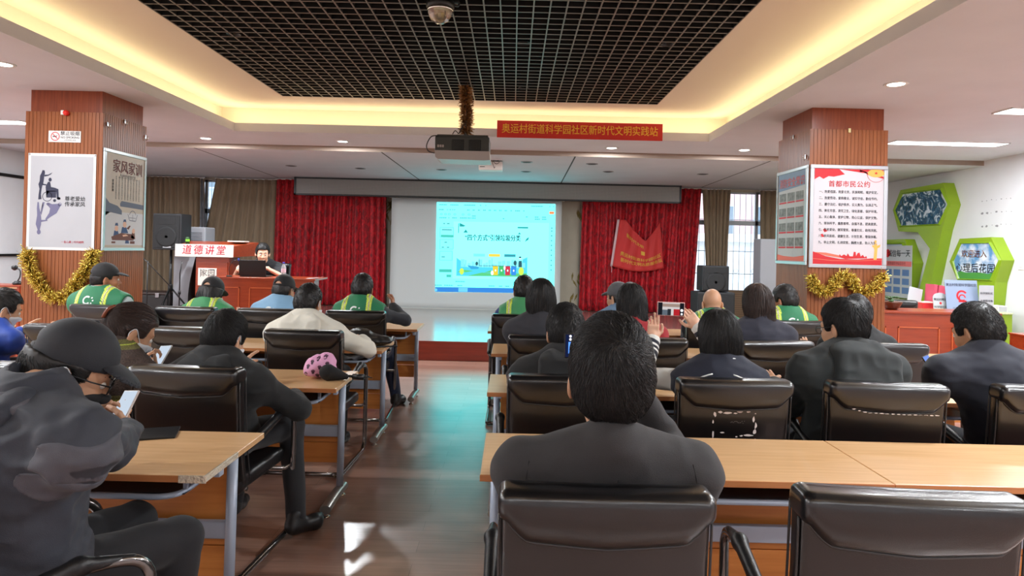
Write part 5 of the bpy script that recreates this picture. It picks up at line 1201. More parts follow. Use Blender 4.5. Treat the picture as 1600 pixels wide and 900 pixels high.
# poster standing on it
a, b, c = atx(1383, 384, XG - .06), atx(1425, 384, XG - .06), atx(1415, 466, XG - .06)
t = thing('notice_poster', 'white notice poster with pink heading and blue tables standing before the green display', 'poster', (XG - .06, b.y, c.z)); w = a.y - b.y + .31; h = a.z - c.z
MB().box((0, 0, 0), (.008, w, h)).build('board', m_paper, t)
def onP(fl, name, m): mesh_from(name, [(-.0012, w - v[0], v[2]) for v in fl.mb.v], [tuple(f) for f in fl.mb.f], m, t)
onP(Flat().rect(.0, h * .60, w, h * .70), 'pink_heading', mat('pink heading', rgb(226, 120, 120), .5)); fl = Flat().text('诚信每一天', w * .66, h * .84, .11, .012); fl.text('自愿诚实守信日日行', w * .6, h * .65, .05, .006); onP(fl, 'lettering', m_blackink)
fl = Flat()
for k in range(3):
    for j in range(3): fl.rect(w * (.30 + .23 * j), h * (.08 + .17 * k), w * (.48 + .23 * j), h * (.20 + .17 * k))
onP(fl, 'blue_tables', mat('blue tables', rgb(92, 124, 172), .5)); onP(Flat().disc(w * .36, h * .85, .06), 'red_emblem', m_pred)
# green counter, wooden counter
ZG = .845
t = thing('green_counter', 'lime green counter with a pale speckled top below the hexagon displays', 'counter', (5.6, 9.04, 0))
MB().prism([(.12, 0), (1.285, 0), (1.285, ZG - .02), (0, ZG - .02)], 3.3, lambda u, w_, d: (u, d, w_)).build('body', m_green, t)
MB().rbox((-.02, -.02, ZG - .02), (1.285, 3.32, ZG), .004).build('top', mat('speckled top', rgb(206, 214, 170), .3, vary=.25, vscale=40), t)
t = thing('wooden_counter', 'reddish panelled wooden counter between the right column and the dark suit', 'counter', (3.80, 7.62, 0)); hz = at(1440, 487, 7.62).z
MB().rbox((0, .02, 0), (1.87, .06, hz - .03), .003).rbox((0, .02, 0), (.04, .5, hz - .03), .003).rbox((1.83, .02, 0), (1.87, .5, hz - .03), .003).build('body', m_redwood, t); MB().rbox((-.02, 0, hz - .03), (1.89, .52, hz), .006).build('top', m_redwood, t)
panel_front(t, 0, 1.87, .15, hz - .18, .02, 3)
t = dup(ch0, (at(1407, 477, 8.9).x, 8.75, 0), PI * .97, 'black leather chair top showing behind the wooden counter')
t = thing('low_cabinet', 'reddish wooden cabinet corner at the right picture edge', 'cabinet', (at(1588, 528, 7.3).x, 6.9, 0)); hz2 = at(1590, 528, 6.9).z
MB().rbox((0, 0, 0), (.55, .5, hz2 - .02), .004).build('body', m_redwood, t); MB().rbox((-.01, -.01, hz2 - .02), (.56, .51, hz2), .004).build('top', m_redwood, t)
m = MB(); [m.box(a, b) for a, b in (((.06, -.006, .08), (.5, .001, .095)), ((.06, -.006, hz2 - .1), (.5, .001, hz2 - .085)), ((.06, -.006, .08), (.075, .001, hz2 - .085)), ((.485, -.006, .08), (.5, .001, hz2 - .085)))]; m.build('moulding', m_redline, t)
# things on the green counter
def onG(px, Y): return at(px, 470, Y).x
Yb = 9.53
m_pinkb = mat('pink book cover', rgb(216, 84, 110), .5); m_redb = mat('red book cover', rgb(206, 40, 50), .5); m_pages = mat('book pages', rgb(230, 226, 214), .8)
def book(nm, lb, x, y, z, w, h, th, mc, rz, lean=0):
    t = thing(nm, lb, 'book', (x, y, z), rz, 'booklets on the green counter'); M = Matrix.Rotation(lean, 4, 'Y')
    MB().rbox((0, 0, 0), (th, .003, h), .001, M=M).rbox((0, 0, 0), (.003, w, h), .001, M=M).rbox((th - .003, 0, 0), (th, w, h), .001, M=M).build('cover', mc, t); MB().box((.003, .004, .004), (th - .003, w - .004, h - .004), M=M).build('pages', m_pages, t)
x0 = onG(1457, Yb)
for k in range(6): book('booklet', ('pink booklet standing on the green counter, %s of the row' % ('leftmost', 'second from the left', 'third from the left', 'third from the right', 'second from the right', 'rightmost')[k]), x0 + .06 * k, Yb - .02 * (k % 2), ZG, .24, .35 - .01 * k, .05, m_pinkb if k < 3 else m_redb, -.1, .06)
t = thing('red_leaflet_box', 'small red box of leaflets left of the pink booklets', 'box', (onG(1443, 9.35), 9.35, ZG)); MB().prism([(0, 0), (.15, 0), (.17, .09), (-.02, .09)], .15).build('box', m_redb, t); MB().rbox((.005, .01, .05), (.145, .13, .108), .002).build('leaflets', m_pages, t)
def easel(nm, lb, px0, py0, px1, py1, Y, mb, lean=.16, arch=False):
    a, b = at(px0, py0, Y), at(px1, py1, Y); w = b.x - a.x; h = a.z - ZG; t = thing(nm, lb, 'sign', (a.x, Y, ZG)); M = Matrix.Rotation(-lean, 4, 'X')
    if arch: pts = [(0, 0), (w, 0), (w, h * .72)] + [(w * (.5 + .5 * math.cos(q)), h * (.72 + .28 * math.sin(q))) for q in np.linspace(.2, PI - .2, 9)] + [(0, h * .72)]
    else: pts = [(0, 0), (w, 0), (w, h), (0, h)]
    o = MB().prism(pts, .008).build('plate', mb, t); o.rotation_euler.x = -lean; s_ = MB().box((w * .45, .0, 0), (w * .55, .006, h * .8)).build('prop', m_alu, t); s_.location = (0, .012 + .25 * h, 0); s_.rotation_euler.x = .10; return t, o, w, h
t, o, w, h = easel('desk_sign', 'small white arched sign with a red dot on the green counter', 1460, 457, 1482, 480, 9.14, m_paper, arch=True)
fl = Flat().text('奥运村街道', w * .5, h * .62, .030, .004); fl.text('科学园社区', w * .5, h * .2, .030, .004); fl.build('lettering', m_blackink, o); Flat().disc(w * .5, h * .42, .014).build('red_dot', m_pred, o)
t, o, w, h = easel('grey_plaque', 'large grey blue plaque with a red swirl emblem on the green counter', 1481, 437, 1531, 482, 9.06, mat('plaque grey', rgb(150, 168, 196), .3, metal=.3))
fl = Flat().text('奥运村街道科学园社区', w * .5, h * .84, w * .1 / 1.23, .008, sx=.95).text('社区文化家园', w * .42, h * .10, w * .08 / 1.23, .0, italic=.2); fl.build('lettering', mat('plaque ink', rgb(50, 56, 74), .5), o)
fl = Flat().ring(w * .5, h * .50, .065, .022, 24, .6, 5.2).ring(w * .5, h * .44, .04, .014, 20, 0, 3.6).rect(w * .38, h * .30, w * .62, h * .36); fl.build('red_emblem', m_pred, o)
p0, p1 = gp(715, 408), gp(830, 530); t = thing('paper_notice', 'white paper notice with two lines on the green display beside the plaque', 'sign', (XG - .004, p1[0] - .0, p1[1])); w = p0[0] - p1[0]; h = p0[1] - p1[1]
# notice and box stand on the near side cheek of the green unit
pB = at(1542, 458, 9.03); t.location = (at(1530, 458, 9.03).x, 9.03, at(1542, 471, 9.03).z + 0); w = at(1553, 458, 9.03).x - t.location.x; h = at(1542, 446, 9.03).z - at(1542, 471, 9.03).z
t.location.z = ZG; h = at(1542, 446, 9.03).z - ZG
MB().rbox((0, 0, 0), (w, .006, h), .001).build('sheet', m_paper, t); Flat().text('科学园社区', w * .5, h * .70, w * .17 / 1.23, .006).text('主题图书角', w * .5, h * .42, w * .17 / 1.23, .006).build('lettering', m_blackink, t)
t = thing('white_wall_box', 'small white box at the edge of the green display', 'switch box', (at(1560, 466, 9.1).x, 9.1, ZG)); MB().rbox((0, 0, 0), (.13, .2, .09), .006).build('box', m_white, t); MB().rbox((.01, -.004, .01), (.12, .001, .08), .003).build('cover', m_paper, t)
t.location.z = ZG
t = thing('potted_succulent', 'brown bowl of green succulents beside the right column', 'potted plant', (at(1393, 475, 7.85).x, 7.85, hz)); MB().lathe([(.05, 0), (.08, .02), (.115, .085), (.118, .095), (.10, .09)], 24).build('bowl', mat('brown glaze', rgb(94, 56, 40), .3), t, True)
m_succ = mat('succulent leaf', rgb(74, 112, 70), .5, vary=.3, vscale=30); rr = random.Random(5)
for k in range(9):
    a = rr.uniform(0, 6.28); r_ = rr.uniform(0, .075); c = (r_ * math.cos(a), r_ * math.sin(a), .09 + rr.uniform(0, .05)); pm = MB()
    for j in range(9):
        b_ = j * 2.4; l = .03; d = Vector((math.cos(b_), math.sin(b_), .5 + .1 * j)).normalized(); pm.tube([Vector(c), Vector(c) + d * l * .6, Vector(c) + d * l], [.004, .009, .001], 6)
    pm.build('rosette', m_succ, t, True)
t = thing('folded_card', 'white folded card leaning on the green counter', 'card', (onG(1416, 9.7), 9.7, ZG + .002)); MB().rbox((0, 0, 0), (.2, .004, .32), .001, M=Matrix.Rotation(-.18, 4, 'X') @ Matrix.Rotation(.25, 4, 'Y')).build('card', m_paper, t)
p = atx(1597, 415, XR); t = thing('wall_switch', 'white light switch on the right wall', 'switch', (XR, p.y, p.z)); MB().rbox((-.012, -.06, -.06), (0, .06, .06), .004).build('plate', m_white, t); MB().rbox((-.018, -.03, -.02), (-.01, .03, .02), .003).build('rocker', m_white, t)
t = thing('old_lettering_marks', 'faint grey marks of removed lettering on the right wall', 'wall marks', (XR - .001, 9.8, 2.2)); fl = Flat(); rr = random.Random(6)
for r_ in range(3):
    for k in range(7):
        p = atx(1534 + 7.6 * k + rr.uniform(-1, 1), 314 + 20 * r_ - .7 * k + rr.uniform(-1, 1), XR - .001); n = 7; s_ = rr.choice((.010, .014, .03 if r_ else .012)); fl.poly([(-(p.y - 9.8) + s_ * rr.uniform(.6, 1.3) * math.cos(2 * PI * j / n), p.z - 2.2 + s_ * .6 * rr.uniform(.5, 1.3) * math.sin(2 * PI * j / n)) for j in range(n)])
mesh_from('marks', [(0, -v[0], v[2]) for v in fl.mb.v], fl.mb.f, mat('faint marks', rgb(150, 150, 156), .9), t)['kind'] = 'stuff'
Flat.k = 1.0
# ------------------------------------------------------------------ small things on the desks
dL = DESK[(1, 'L', 0)].location
t = thing('black_notebook', 'thin black folder lying on the nearest left desk', 'notebook', (atz(222, 686, DZ).x - .1, atz(240, 688, DZ).y - .05, DZ)); MB().rbox((0, 0, 0), (.24, .17, .008), .002, M=Matrix.Rotation(.35, 4, 'Z')).build('cover', m_black, t); MB().rbox((.01, .005, .0015), (.242, .165, .0065), .001, M=Matrix.Rotation(.35, 4, 'Z')).build('pages', mat('grey pages', rgb(60, 60, 62), .8), t)
# pink bag with folded umbrella on the second left desk
p = atz(500, 590, DZ); t = thing('pink_bag', 'crumpled pink bag with dark paw prints lying on the second left desk', 'bag', (p.x, p.y, DZ)); f = Field(.006, [(Ell((.0, .0, .075), (.11, .09, .07), rotm(0, .12, 0)), 0), (Ell((-.06, -.02, .05), (.07, .08, .045)), .04), (Ell((.06, .02, .10), (.06, .06, .055)), .04), (Ell((.05, .03, .04), (.08, .07, .036)), .04)], .03)
f.op(lambda P, D: D + .010 * np.abs(vnoise(P, 16)) + .006 * vnoise(P, 34, 2)).half((0, 0, -1), -.003)
bg = f.build('bag', mat('pink fabric', rgb(226, 164, 200), .7), t); fl = Flat()
for k, (u, w) in enumerate(((-.09, .03), (-.075, .075), (-.03, .045), (-.045, .10), (.0, .12), (.02, .07), (.055, .13), (.0, .02), (.075, .09))):
    fl.disc(u, w, .011, .010, 12); [fl.disc(u + .014 * math.cos(a), w + .014 * math.sin(a), .0045, .0045, 8) for a in (.6, 1.2, 1.9, 2.5)]
V = np.array([(v[0], -.16, v[2]) for v in fl.mb.v])
for _ in range(60): V[:, 1] += np.clip(f.sample(V), -.01, .02)
V[:, 1] -= .0012; mesh_from('paw_prints', V, fl.mb.f, mat('dark plum print', rgb(70, 40, 60), .7), t); t.scale = (.74, .8, 1.0)
p = atz(545, 592, DZ); t = thing('folded_umbrella', 'black folded umbrella with a black handle sticking out of the pink bag', 'umbrella', (p.x, p.y - .02, DZ)); f = Field(.005, [(Cone((-.105, -.05, .052), (-.01, -.012, .024), .052, .018), 0)], .03); f.op(lambda P, D: D + .004 * np.sin(60 * P[:, 1] + 40 * P[:, 2])).half((0, 0, -1), -.001); f.build('canopy', m_blackcloth, t)
MB().tube([(-.01, 0, .022), (.03, -.005, .02)], .008, 8).tube([(.03, -.005, .02), (.10, -.012, .019)], [.017, .018], 14).build('handle', m_black, t, True); MB().tube(smooth_path([(.1, -.012, .018), (.13, 0, .022), (.12, .03, .01), (.14, .04, .006)], 6), .003, 6).build('wrist_strap', m_black, t, True)
p = atz(578, 540, DZ); t = thing('black_bag', 'limp black cloth bag lying on the third left desk', 'bag', (p.x - .03, p.y + .02, DZ)); f = Field(.008, [(Ell((0, 0, .05), (.19, .12, .045)), 0), (Ell((-.06, .02, .09), (.10, .09, .05)), .05), (Ell((.12, -.02, .04), (.10, .08, .03)), .04)], .03)
f.op(lambda P, D: D + .014 * np.abs(vnoise(P, 13)) + .006 * vnoise(P, 30, 2)).half((0, 0, -1), -.003); f.build('bag', mat('black nylon', rgb(32, 31, 30), .45, vary=.2), t)
MB().tube(smooth_path([(-.1, -.12, .02), (0, -.16, .006), (.1, -.14, .01), (.2, -.08, .006), (.26, -.05, .006)], 8), .007, 6).build('strap', m_black, t, True)
t = thing('plastic_film', 'small clear plastic clutter in the tray below the black bag', 'clutter', (DESK[(3, 'L', 0)].location.x + DL - .28, RY[3] + .12, DZ - .0955)); f = Field(.006, [(Ell((0, 0, .03), (.12, .08, .025)), 0)], .02); f.op(lambda P, D: D + .014 * vnoise(P, 40)).half((0, 0, -1), -.002); f.build('film', mat('crinkled film', rgb(150, 156, 164), .1, bump=.8, bscale=60, coat=.5), t)
p = atz(1402, 530, DZ); t = thing('crumpled_plastic', 'crumpled grey plastic bag on the desk behind the right black chairs', 'plastic bag', (at(1402, 527, 5.40).x, 5.40, DZ)); f = Field(.006, [(Ell((0, 0, .035), (.11, .07, .05)), 0), (Ell((.05, .0, .02), (.09, .06, .03)), .03)], .03); f.op(lambda P, D: D + .02 * np.abs(vnoise(P, 26)) - .005).half((0, 0, -1), -.002); f.build('bag', mat('grey film', rgb(150, 152, 158), .25, bump=.5, bscale=50), t)
p = at(196, 500, 5.72); t = thing('black_backpack', 'black backpack hung on the chair behind the patterned sweater', 'backpack', (p.x + .06, 5.735, p.z)); f = Field(.008, [(RBox((0, 0, -.10), (.19, .055, .18), .05), 0), (RBox((0, -.05, -.16), (.14, .04, .10), .035), .02)], .03).op(lambda P, D: D + .008 * vnoise(P, 12)); f.build('bag_body', m_blackcloth, t)
MB().tube(smooth_path([(-.08, -.03, .06), (-.05, -.02, .11), (.03, 0, .12), (.07, .01, .06)], 6), .012, 8).build('handle', m_black, t, True); MB().tube(smooth_path([(-.17, -.02, .05), (-.22, -.04, -.06), (-.16, -.05, -.2)], 6), .014, 8).build('strap', m_black, t, True)
# ------------------------------------------------------------------ people
def skin_mat(name, c):
    m = mat(name, c, .5, vary=.06, vscale=14, bump=.03, bscale=300); m.node_tree.nodes['Principled BSDF'].inputs['Subsurface Weight'].default_value = .12
    m.node_tree.nodes['Principled BSDF'].inputs['Subsurface Radius'].default_value = (.01, .004, .002); return m
m_skin = skin_mat('skin', rgb(200, 152, 120)); m_skinl = skin_mat('skin pale', rgb(226, 178, 150)); m_skind = skin_mat('skin tan', rgb(182, 122, 92))
def hair_mat(name, c, rough=.5):
    m = mat(name, c, rough, spec=.5, vary=.35, vscale=90); return m
m_hair = hair_mat('black hair', rgb(24, 21, 20)); m_hairb = hair_mat('dark brown hair', rgb(52, 36, 30)); m_hairg = hair_mat('greying hair', rgb(48, 46, 46))
m_eyew = mat('eye white', rgb(232, 228, 222), .2); m_iris = mat('iris', rgb(30, 20, 16), .2); m_lip = mat('lips', rgb(176, 98, 90), .5); m_brow = mat('eyebrow', rgb(34, 28, 26), .8)
m_mask = mat('white face mask', rgb(222, 226, 232), .8); m_maskb = mat('black face mask', rgb(26, 26, 28), .8)
def cloth(name, c, rough=.85, sheen=.1, vary=.08, bump=.25, bs=500): return mat(name, c, rough, bump=bump, bscale=bs, vary=vary, vscale=6, sheen=sheen)
m_trous = cloth('black trousers', rgb(26, 26, 30)); m_trousb = cloth('dark blue trousers', rgb(34, 44, 70)); m_shoe = mat('black shoe', rgb(22, 21, 22), .45)
m_stripe = mat('reflective stripe', rgb(214, 232, 92), .4); m_stripeg = mat('reflective grey', rgb(196, 190, 170), .3); m_logo = mat('white print', rgb(236, 240, 238), .6)
def nz(v): v = np.array(v, float); return v / max(np.linalg.norm(v), 1e-9)
def frame(z, x=(1, 0, 0)):
    z = nz(z); x = np.array(x, float); x = nz(x - z * (x @ z)); return np.stack([x, np.cross(z, x), z], 1)
def ik(S, T, pole, l1, l2):
    d = T - S; L = np.linalg.norm(d); M = l1 + l2 - .005
    if L > M: T = S + d / L * M; L = M; d = T - S
    a = (l1 * l1 - l2 * l2 + L * L) / (2 * L); h = math.sqrt(max(l1 * l1 - a * a, 0)); u = d / L; p = np.array(pole, float); p = nz(p - u * (p @ u)); return S + u * a + p * h, T
def hand_prims(W, d, n, side, curl, spread=.05, thumb=.5, sc=1.0):
    """wrist W, finger direction d, palm normal n (towards what it holds); side +1 right hand"""
    d = nz(d); n = nz(np.array(n) - d * (np.array(n) @ d)); s = np.cross(d, n) * side  # s points to the thumb side
    k = .0; P = [(RBox(W + d * .045 * sc, np.array([.036, .012, .044]) * sc, .011 * sc, np.stack([s, n, d], 1)), k)]
    P.append((Cone(W - d * .02, W + d * .02, .026 * sc, .026 * sc), .02))
    for i, (o, L, r) in enumerate(((.027, .074, .0084), (.009, .082, .0088), (-.009, .076, .0084), (-.026, .060, .0075))):
        b = W + (d * (.086 - .006 * abs(i - 1)) + s * o) * sc; a = 0; dd = nz(d + s * (o * spread / .027 * .5)); pt = b
        for j, f in enumerate((.45, .31, .24)):
            a += (curl[i] if hasattr(curl, '__len__') else curl) * (.8, 1.1, .8)[j]; v = dd * math.cos(a) + n * math.sin(a); q = pt + v * L * f * sc
            P.append((Cone(pt, q, (r - .0006 * j) * sc, (r - .0006 * (j + 1)) * sc), .003)); pt = q
    t0 = W + (d * .022 + s * .026) * sc; t1 = t0 + nz(s * .8 + d * .75 + n * .25 * thumb * 2) * .036 * sc; t2 = t1 + nz(s * .25 + d * .9 + n * (.4 + thumb * .5)) * .030 * sc; t3 = t2 + nz(d * .9 + n * (.5 + thumb * .4) - s * .1) * .024 * sc
    P += [(Cone(t0, t1, .0125 * sc, .0105 * sc), .012), (Cone(t1, t2, .0105 * sc, .009 * sc), .004), (Cone(t2, t3, .009 * sc, .0078 * sc), .004)]
    return P
def head_prims(hs=1.0, fem=False):
    j = .9 if fem else 1
    P = [(Ell((0, -.012, .02), (.077, .097, .098)), 0), (Ell((0, .03, -.045), (.062 * j, .066, .085)), .04), (Ell((0, .036, -.098), (.046 * j, .047, .034)), .03), (Ell((0, .076, -.118), (.020, .018, .016)), .025),
         (Cone((-.034, .082, .010), (.034, .082, .010), .011), .02), (Cone((-.034, .066, -.045), (-.028, .07, -.05), .026), .025), (Cone((.034, .066, -.045), (.028, .07, -.05), .026), .025),
         (Cone((0, .094, -.008), (0, .112, -.048), .008, .0125), .014), (Ell((-.011, .104, -.052), (.008, .009, .007)), .008), (Ell((.011, .104, -.052), (.008, .009, .007)), .008),
         (Ell((0, .094, -.081), (.021, .012, .0065)), .008), (Ell((0, .093, -.091), (.018, .012, .0065)), .006)]
    for s in (-1, 1):
        P.append((Ell((s * .085, -.012, -.026), (.0085, .020, .034), rotm(-.15, 0, s * .5)), .006))
    return P
class XF:
    """head frame to person frame"""
    def __init__(s, R_, c, k): s.R, s.c, s.k = R_, np.array(c), k
    def __call__(s, p): return s.c + s.R @ (np.array(p, float) * s.k)
    def prim(s, p):
        if isinstance(p, Cone): return Cone(s(p.a), s(p.b), p.ra * s.k, p.rb * s.k)
        if isinstance(p, Ell): return Ell(s(p.c), p.r * s.k, s.R @ p.R)
        return RBox(s(p.c), p.h * s.k, p.r * s.k, s.R @ p.R)
def strands(f, V, n, length, dirfn, seed, steps=7, r=.0007, lift=.004, jitter=.25, keep=None):
    """thin tapered hairs that follow the shell f; V candidate roots"""
    rs_ = np.random.RandomState(seed); p = V[rs_.randint(0, len(V), n)] + rs_.randn(n, 3) * .003
    if keep is not None: p = p[keep(p)]; n = len(p)
    L = length * (.65 + .6 * rs_.rand(n)); jit = rs_.randn(n, 3) * jitter; lf = lift * rs_.rand(n); pts = []
    def grad(q):
        e = .006; g = np.stack([f.sample(q + d) - f.sample(q - d) for d in np.eye(3) * e], -1); return g / np.maximum(np.linalg.norm(g, axis=1), 1e-6)[:, None]
    for k in range(steps):
        for _ in range(2):
            g = grad(p); p = p - g * (np.clip(f.sample(p), -.02, .02) - lf * (k / steps) ** .5 + .0015 * (k == 0))[:, None]
        pts.append(p); d = dirfn(p, g) + jit; d = d - g * (d * g).sum(1)[:, None]; d /= np.maximum(np.linalg.norm(d, axis=1), 1e-6)[:, None]; p = p + d * (L / steps)[:, None]
    P = np.stack(pts, 1); T = np.gradient(P, axis=1); T /= np.maximum(np.linalg.norm(T, axis=2), 1e-9)[..., None]
    A = np.cross(T, rs_.randn(n, 1, 3)); A /= np.maximum(np.linalg.norm(A, axis=2), 1e-9)[..., None]; B = np.cross(T, A); rad = r * (1 - .8 * (np.arange(steps) / (steps - 1)) ** 2)[None, :, None]
    ring = np.stack([P + rad * (A * math.cos(a) + B * math.sin(a)) for a in (0, 2.094, 4.189)], 2); Vv = ring.reshape(-1, 3)
    base = (np.arange(n)[:, None] * steps + np.arange(steps - 1)[None]).reshape(-1, 1) * 3
    Q = np.concatenate([base + np.array([[a, (a + 1) % 3, 3 + (a + 1) % 3, 3 + a]]) for a in range(3)]); return Vv, Q
def onback(f, fl, ox, oz, y0=-.42, gap=.003, front=False):
    V = np.array([(v[0] + ox, y0, v[2] + oz) for v in fl.mb.v]); s = -1 if front else 1
    if front: V[:, 1] = .45
    for _ in range(70): V[:, 1] += s * np.clip(f.sample(V) - gap, -.004, .012)
    return V
PEOPLE = {}
def person(key, label, top, hip, yaw=0, hp=.1, hy=0, hr=0, hs=1.06, hair='short', skin=m_skin, hm=m_hair, jm=None, sm=None, tm=m_trous, near=False, fem=False, hands=None, poles=None, t=.018, bulk=1.0,
           hood=0, collar='crew', vest=None, mask=None, glasses=False, cap=None, nstr=1500, slen=.045, whorl=(0, -.075, .075), shw=.185, arm='long', legs=None, sit=.495, fold=.006, shrug=0, group=None, Nw=None, bow=-.045, nk=.135, drop=.088):
    h = .0065 if near else .0085
    root = thing('person', label, 'person', (hip[0], hip[1], 0 if len(hip) < 3 else hip[2]), yaw, group); z0 = root.location.z
    cy, sy_ = math.cos(-yaw), math.sin(-yaw)
    def loc(w): d = np.array(w, float) - np.array([hip[0], hip[1], z0]); return np.array([cy * d[0] - sy_ * d[1], sy_ * d[0] + cy * d[1], d[2]])
    T = at(*top); Hc = loc(T); Hc = Hc - np.array([0, 0, .128 * hs * math.cos(hp * .8)]); Hc[1] += .03 * hs * math.sin(hp)
    RH = rotm(-hp, hr, hy); X = XF(RH, Hc, hs); Rn = rotm(-hp * .5, hr * .5, hy * .3)
    N = Hc + Rn @ np.array([0, -.055, -nk]) * hs if Nw is None else loc(Nw); P0 = np.array([0, 0, sit + .085]); mid = (P0 + N) / 2 + np.array([0, bow, 0])
    bez = lambda u: P0 * (1 - u) ** 2 + mid * 2 * u * (1 - u) + N * u * u
    up = nz(N - bez(.7)); FS = frame(up); w = bulk
    side = nz(np.array([1, 0, 0]) + .0 * up); S = {s: N - up * drop + side * s * shw * w + np.array([0, .015, shrug]) for s in (-1, 1)}
    tors = [(Ell(P0 + (0, .0, .02), (.165 * w, .12 * w, .13)), 0), (Ell(bez(.36), (.15 * w, .112 * w, .15), frame(bez(.5) - bez(.2))), .08), (Ell(bez(.72) + (0, .0, 0), (.162 * w, .112 * w, .175), FS), .08), (Cone(S[-1] - up * .02, S[1] - up * .02, .066 * w), .07),
            (Cone(N + up * .02, S[-1] - (0, .0, .0), .05, .05), .05), (Cone(N + up * .02, S[1], .05, .05), .05)]
    arms = {}; HN = {}
    for s in (-1, 1):
        hd = (hands or {}).get(s); tgt = np.array((s * .13, .42, .835)) if hd is None else loc(hd[0]) if hd[0] is not None else np.array((s * .13, .42, .835))
        pole = (poles or {}).get(s, (s * .14, -.45, -.85)); E_, Wr = ik(S[s], tgt, pole, .285 * (hs / 1.06) ** .5, .255 * (hs / 1.06) ** .5); arms[s] = (E_, Wr)
        fd = nz(Wr - E_); dd = fd if hd is None or hd[1] is None else nz(rotm(0, 0, -yaw) @ np.array(hd[1], float)); nn = np.array((-s * .5, 0, -1.)) if hd is None or hd[2] is None else rotm(0, 0, -yaw) @ np.array(hd[2], float)
        HN[s] = hand_prims(Wr, dd, nn, s, .15 if hd is None or len(hd) < 4 else hd[3], sc=1.0 if not fem else .95)
    def armp(s, g=0.0, upto=1.0):
        E_, Wr = arms[s]; We = E_ + (Wr - E_) * upto; q = [(Ell(S[s] - up * .015, (.055 + g,) * 3), .04), (Cone(S[s] - up * .01, E_, .049 + g, .042 + g), .04)]
        if upto > 0: q.append((Cone(E_, We, .043 + g, .043 + (.030 - .043) * upto + g), .015))
        return q
    LG = {}; lg = legs or {}
    for s in (-1, 1):
        kn, an, to = lg.get(s, ((s * .125, .43, sit + .06), (s * .125, .40, .095), (s * .14, .55, .04)))
        LG[s] = [np.array(kn, float), np.array(an, float), np.array(to, float)]
    legp = lambda g: [q for s in (-1, 1) for q in ((Cone((s * .085, .0, sit + .075), LG[s][0], .082 + g, .060 + g), .05), (Cone(LG[s][0], LG[s][1], .058 + g, .040 + g), .02))]
    hpz = [(X.prim(p), k * hs) for p, k in head_prims(hs, fem)]
    neck = [(Cone(N - up * .02, X((0, -.028, -.075)), .058 if not fem else .05, .056 if not fem else .047), .035)]
    body = Field(h if near else .0075, hpz + [(p.grow(-.006), k) for p, k in tors] + neck + [q for s in (-1, 1) for q in armp(s, -.004)] + legp(-.006))
    for s in (-1, 1):
        body.cut(X.prim(Ell((s * .031, .106, -.013), (.015, .016, .010))), .012)
        body.cut(X.prim(Ell((s * .090, -.002, -.022), (.006, .008, .014))), .004)
    parts = [body.mesh()] + [Field(.0036, HN[s], .012).mesh() for s in (-1, 1)]
    V, Q = join_vq(parts); mesh_from('body', V, Q, skin, root, True)
    for s in (-1, 1):
        c = X((s * .031, .0875, -.013)); e = MB().lathe([(.0005, -.0118), (.006, -.0102), (.0102, -.006), (.0118, 0), (.0102, .006), (.006, .0102), (.0005, .0118)], 14); M4 = Matrix.Translation(c) @ Matrix([list(r) for r in RH]).to_4x4() @ Matrix.Rotation(-PI / 2, 4, 'X') @ Matrix.Scale(hs, 4)
        e.v = [tuple(M4 @ Vector(v)) for v in e.v]; eo = e.build('eye', m_eyew, root, True)
        i = MB().lathe([(.0005, .0121), (.0038, .0117), (.0055, .0107), (.0052, .0100)], 14); i.v = [tuple(M4 @ Vector(v)) for v in i.v]; i.build('iris', m_iris, eo, True)
    bw_ = MB(); [bw_.tube([X((s * .014, .096, .010)), X((s * .03, .0955, .016)), X((s * .046, .083, .012))], [.003 * hs, .0036 * hs, .002 * hs], 6) for s in (1,)]; bw_.build('eyebrow', m_brow, root, True)
    bw_ = MB(); bw_.tube([X((-.014, .096, .010)), X((-.03, .0955, .016)), X((-.046, .083, .012))], [.003 * hs, .0036 * hs, .002 * hs], 6); bw_.build('eyebrow', m_brow, root, True)
    # ---- clothes
    jt = [(p.grow(t), k) for p, k in tors]
    upto = {'long': .93, 'short': -1}[arm]; jf = None
    sl = []
    for s in (-1, 1):
        if arm == 'long': sl.append((s, armp(s, t * .75, .95)))
        else: E_ = arms[s][0]; sl.append((s, [(Ell(S[s] - up * .015, (.062 + t,) * 3), .04), (Cone(S[s] - up * .01, S[s] + (E_ - S[s]) * .75, .055 + t, .056 + t), .04)]))
    jt.append((Cone(N - up * .03, N + up * .03, .084, .066), .03))
    sx_ = armsep = sm is not None
    fcl = Field(h, jt + ([] if armsep else [q for s, a in sl for q in a]), .05)
    seed = abs(hash(key)) % 50 if False else sum(map(ord, key)) % 50
    def folds(P, D):
        q = P * np.array([1, 1, 1.6]); n = np.abs(vnoise(q, 9, seed)) * 1.4 + .5 * vnoise(q, 22, seed + 3); return D + fold * (n - .4)
    fcl.op(folds)
    if hood or collar == 'crew': fcl.cut(Cone(N + up * .035, N + up * .18, .056, .060), .008)
    fcl.half((0, 0, -1), -(sit - .03)); jo = fcl.build('jacket' if not fem or True else 'top', jm, root)
    dn = nz(X((0, -.028, -.075)) - N)
    if collar in ('stand', 'suit'):
        Fr = frame(dn); hb = .085 if collar == 'suit' else .065
        def ring(u, v):
            a = 2 * PI * u; bk = .5 - .5 * math.sin(a); tz = -.035 + (.035 + .012 + hb * bk) * v; r_ = .086 - .018 * v
            return tuple(N + Fr @ np.array((r_ * math.cos(a), r_ * .98 * math.sin(a), tz)))
        co = MB().grid(ring, 28, 6).build('collar', jm, root, True); co.modifiers.new('thickness', 'SOLIDIFY').thickness = .006
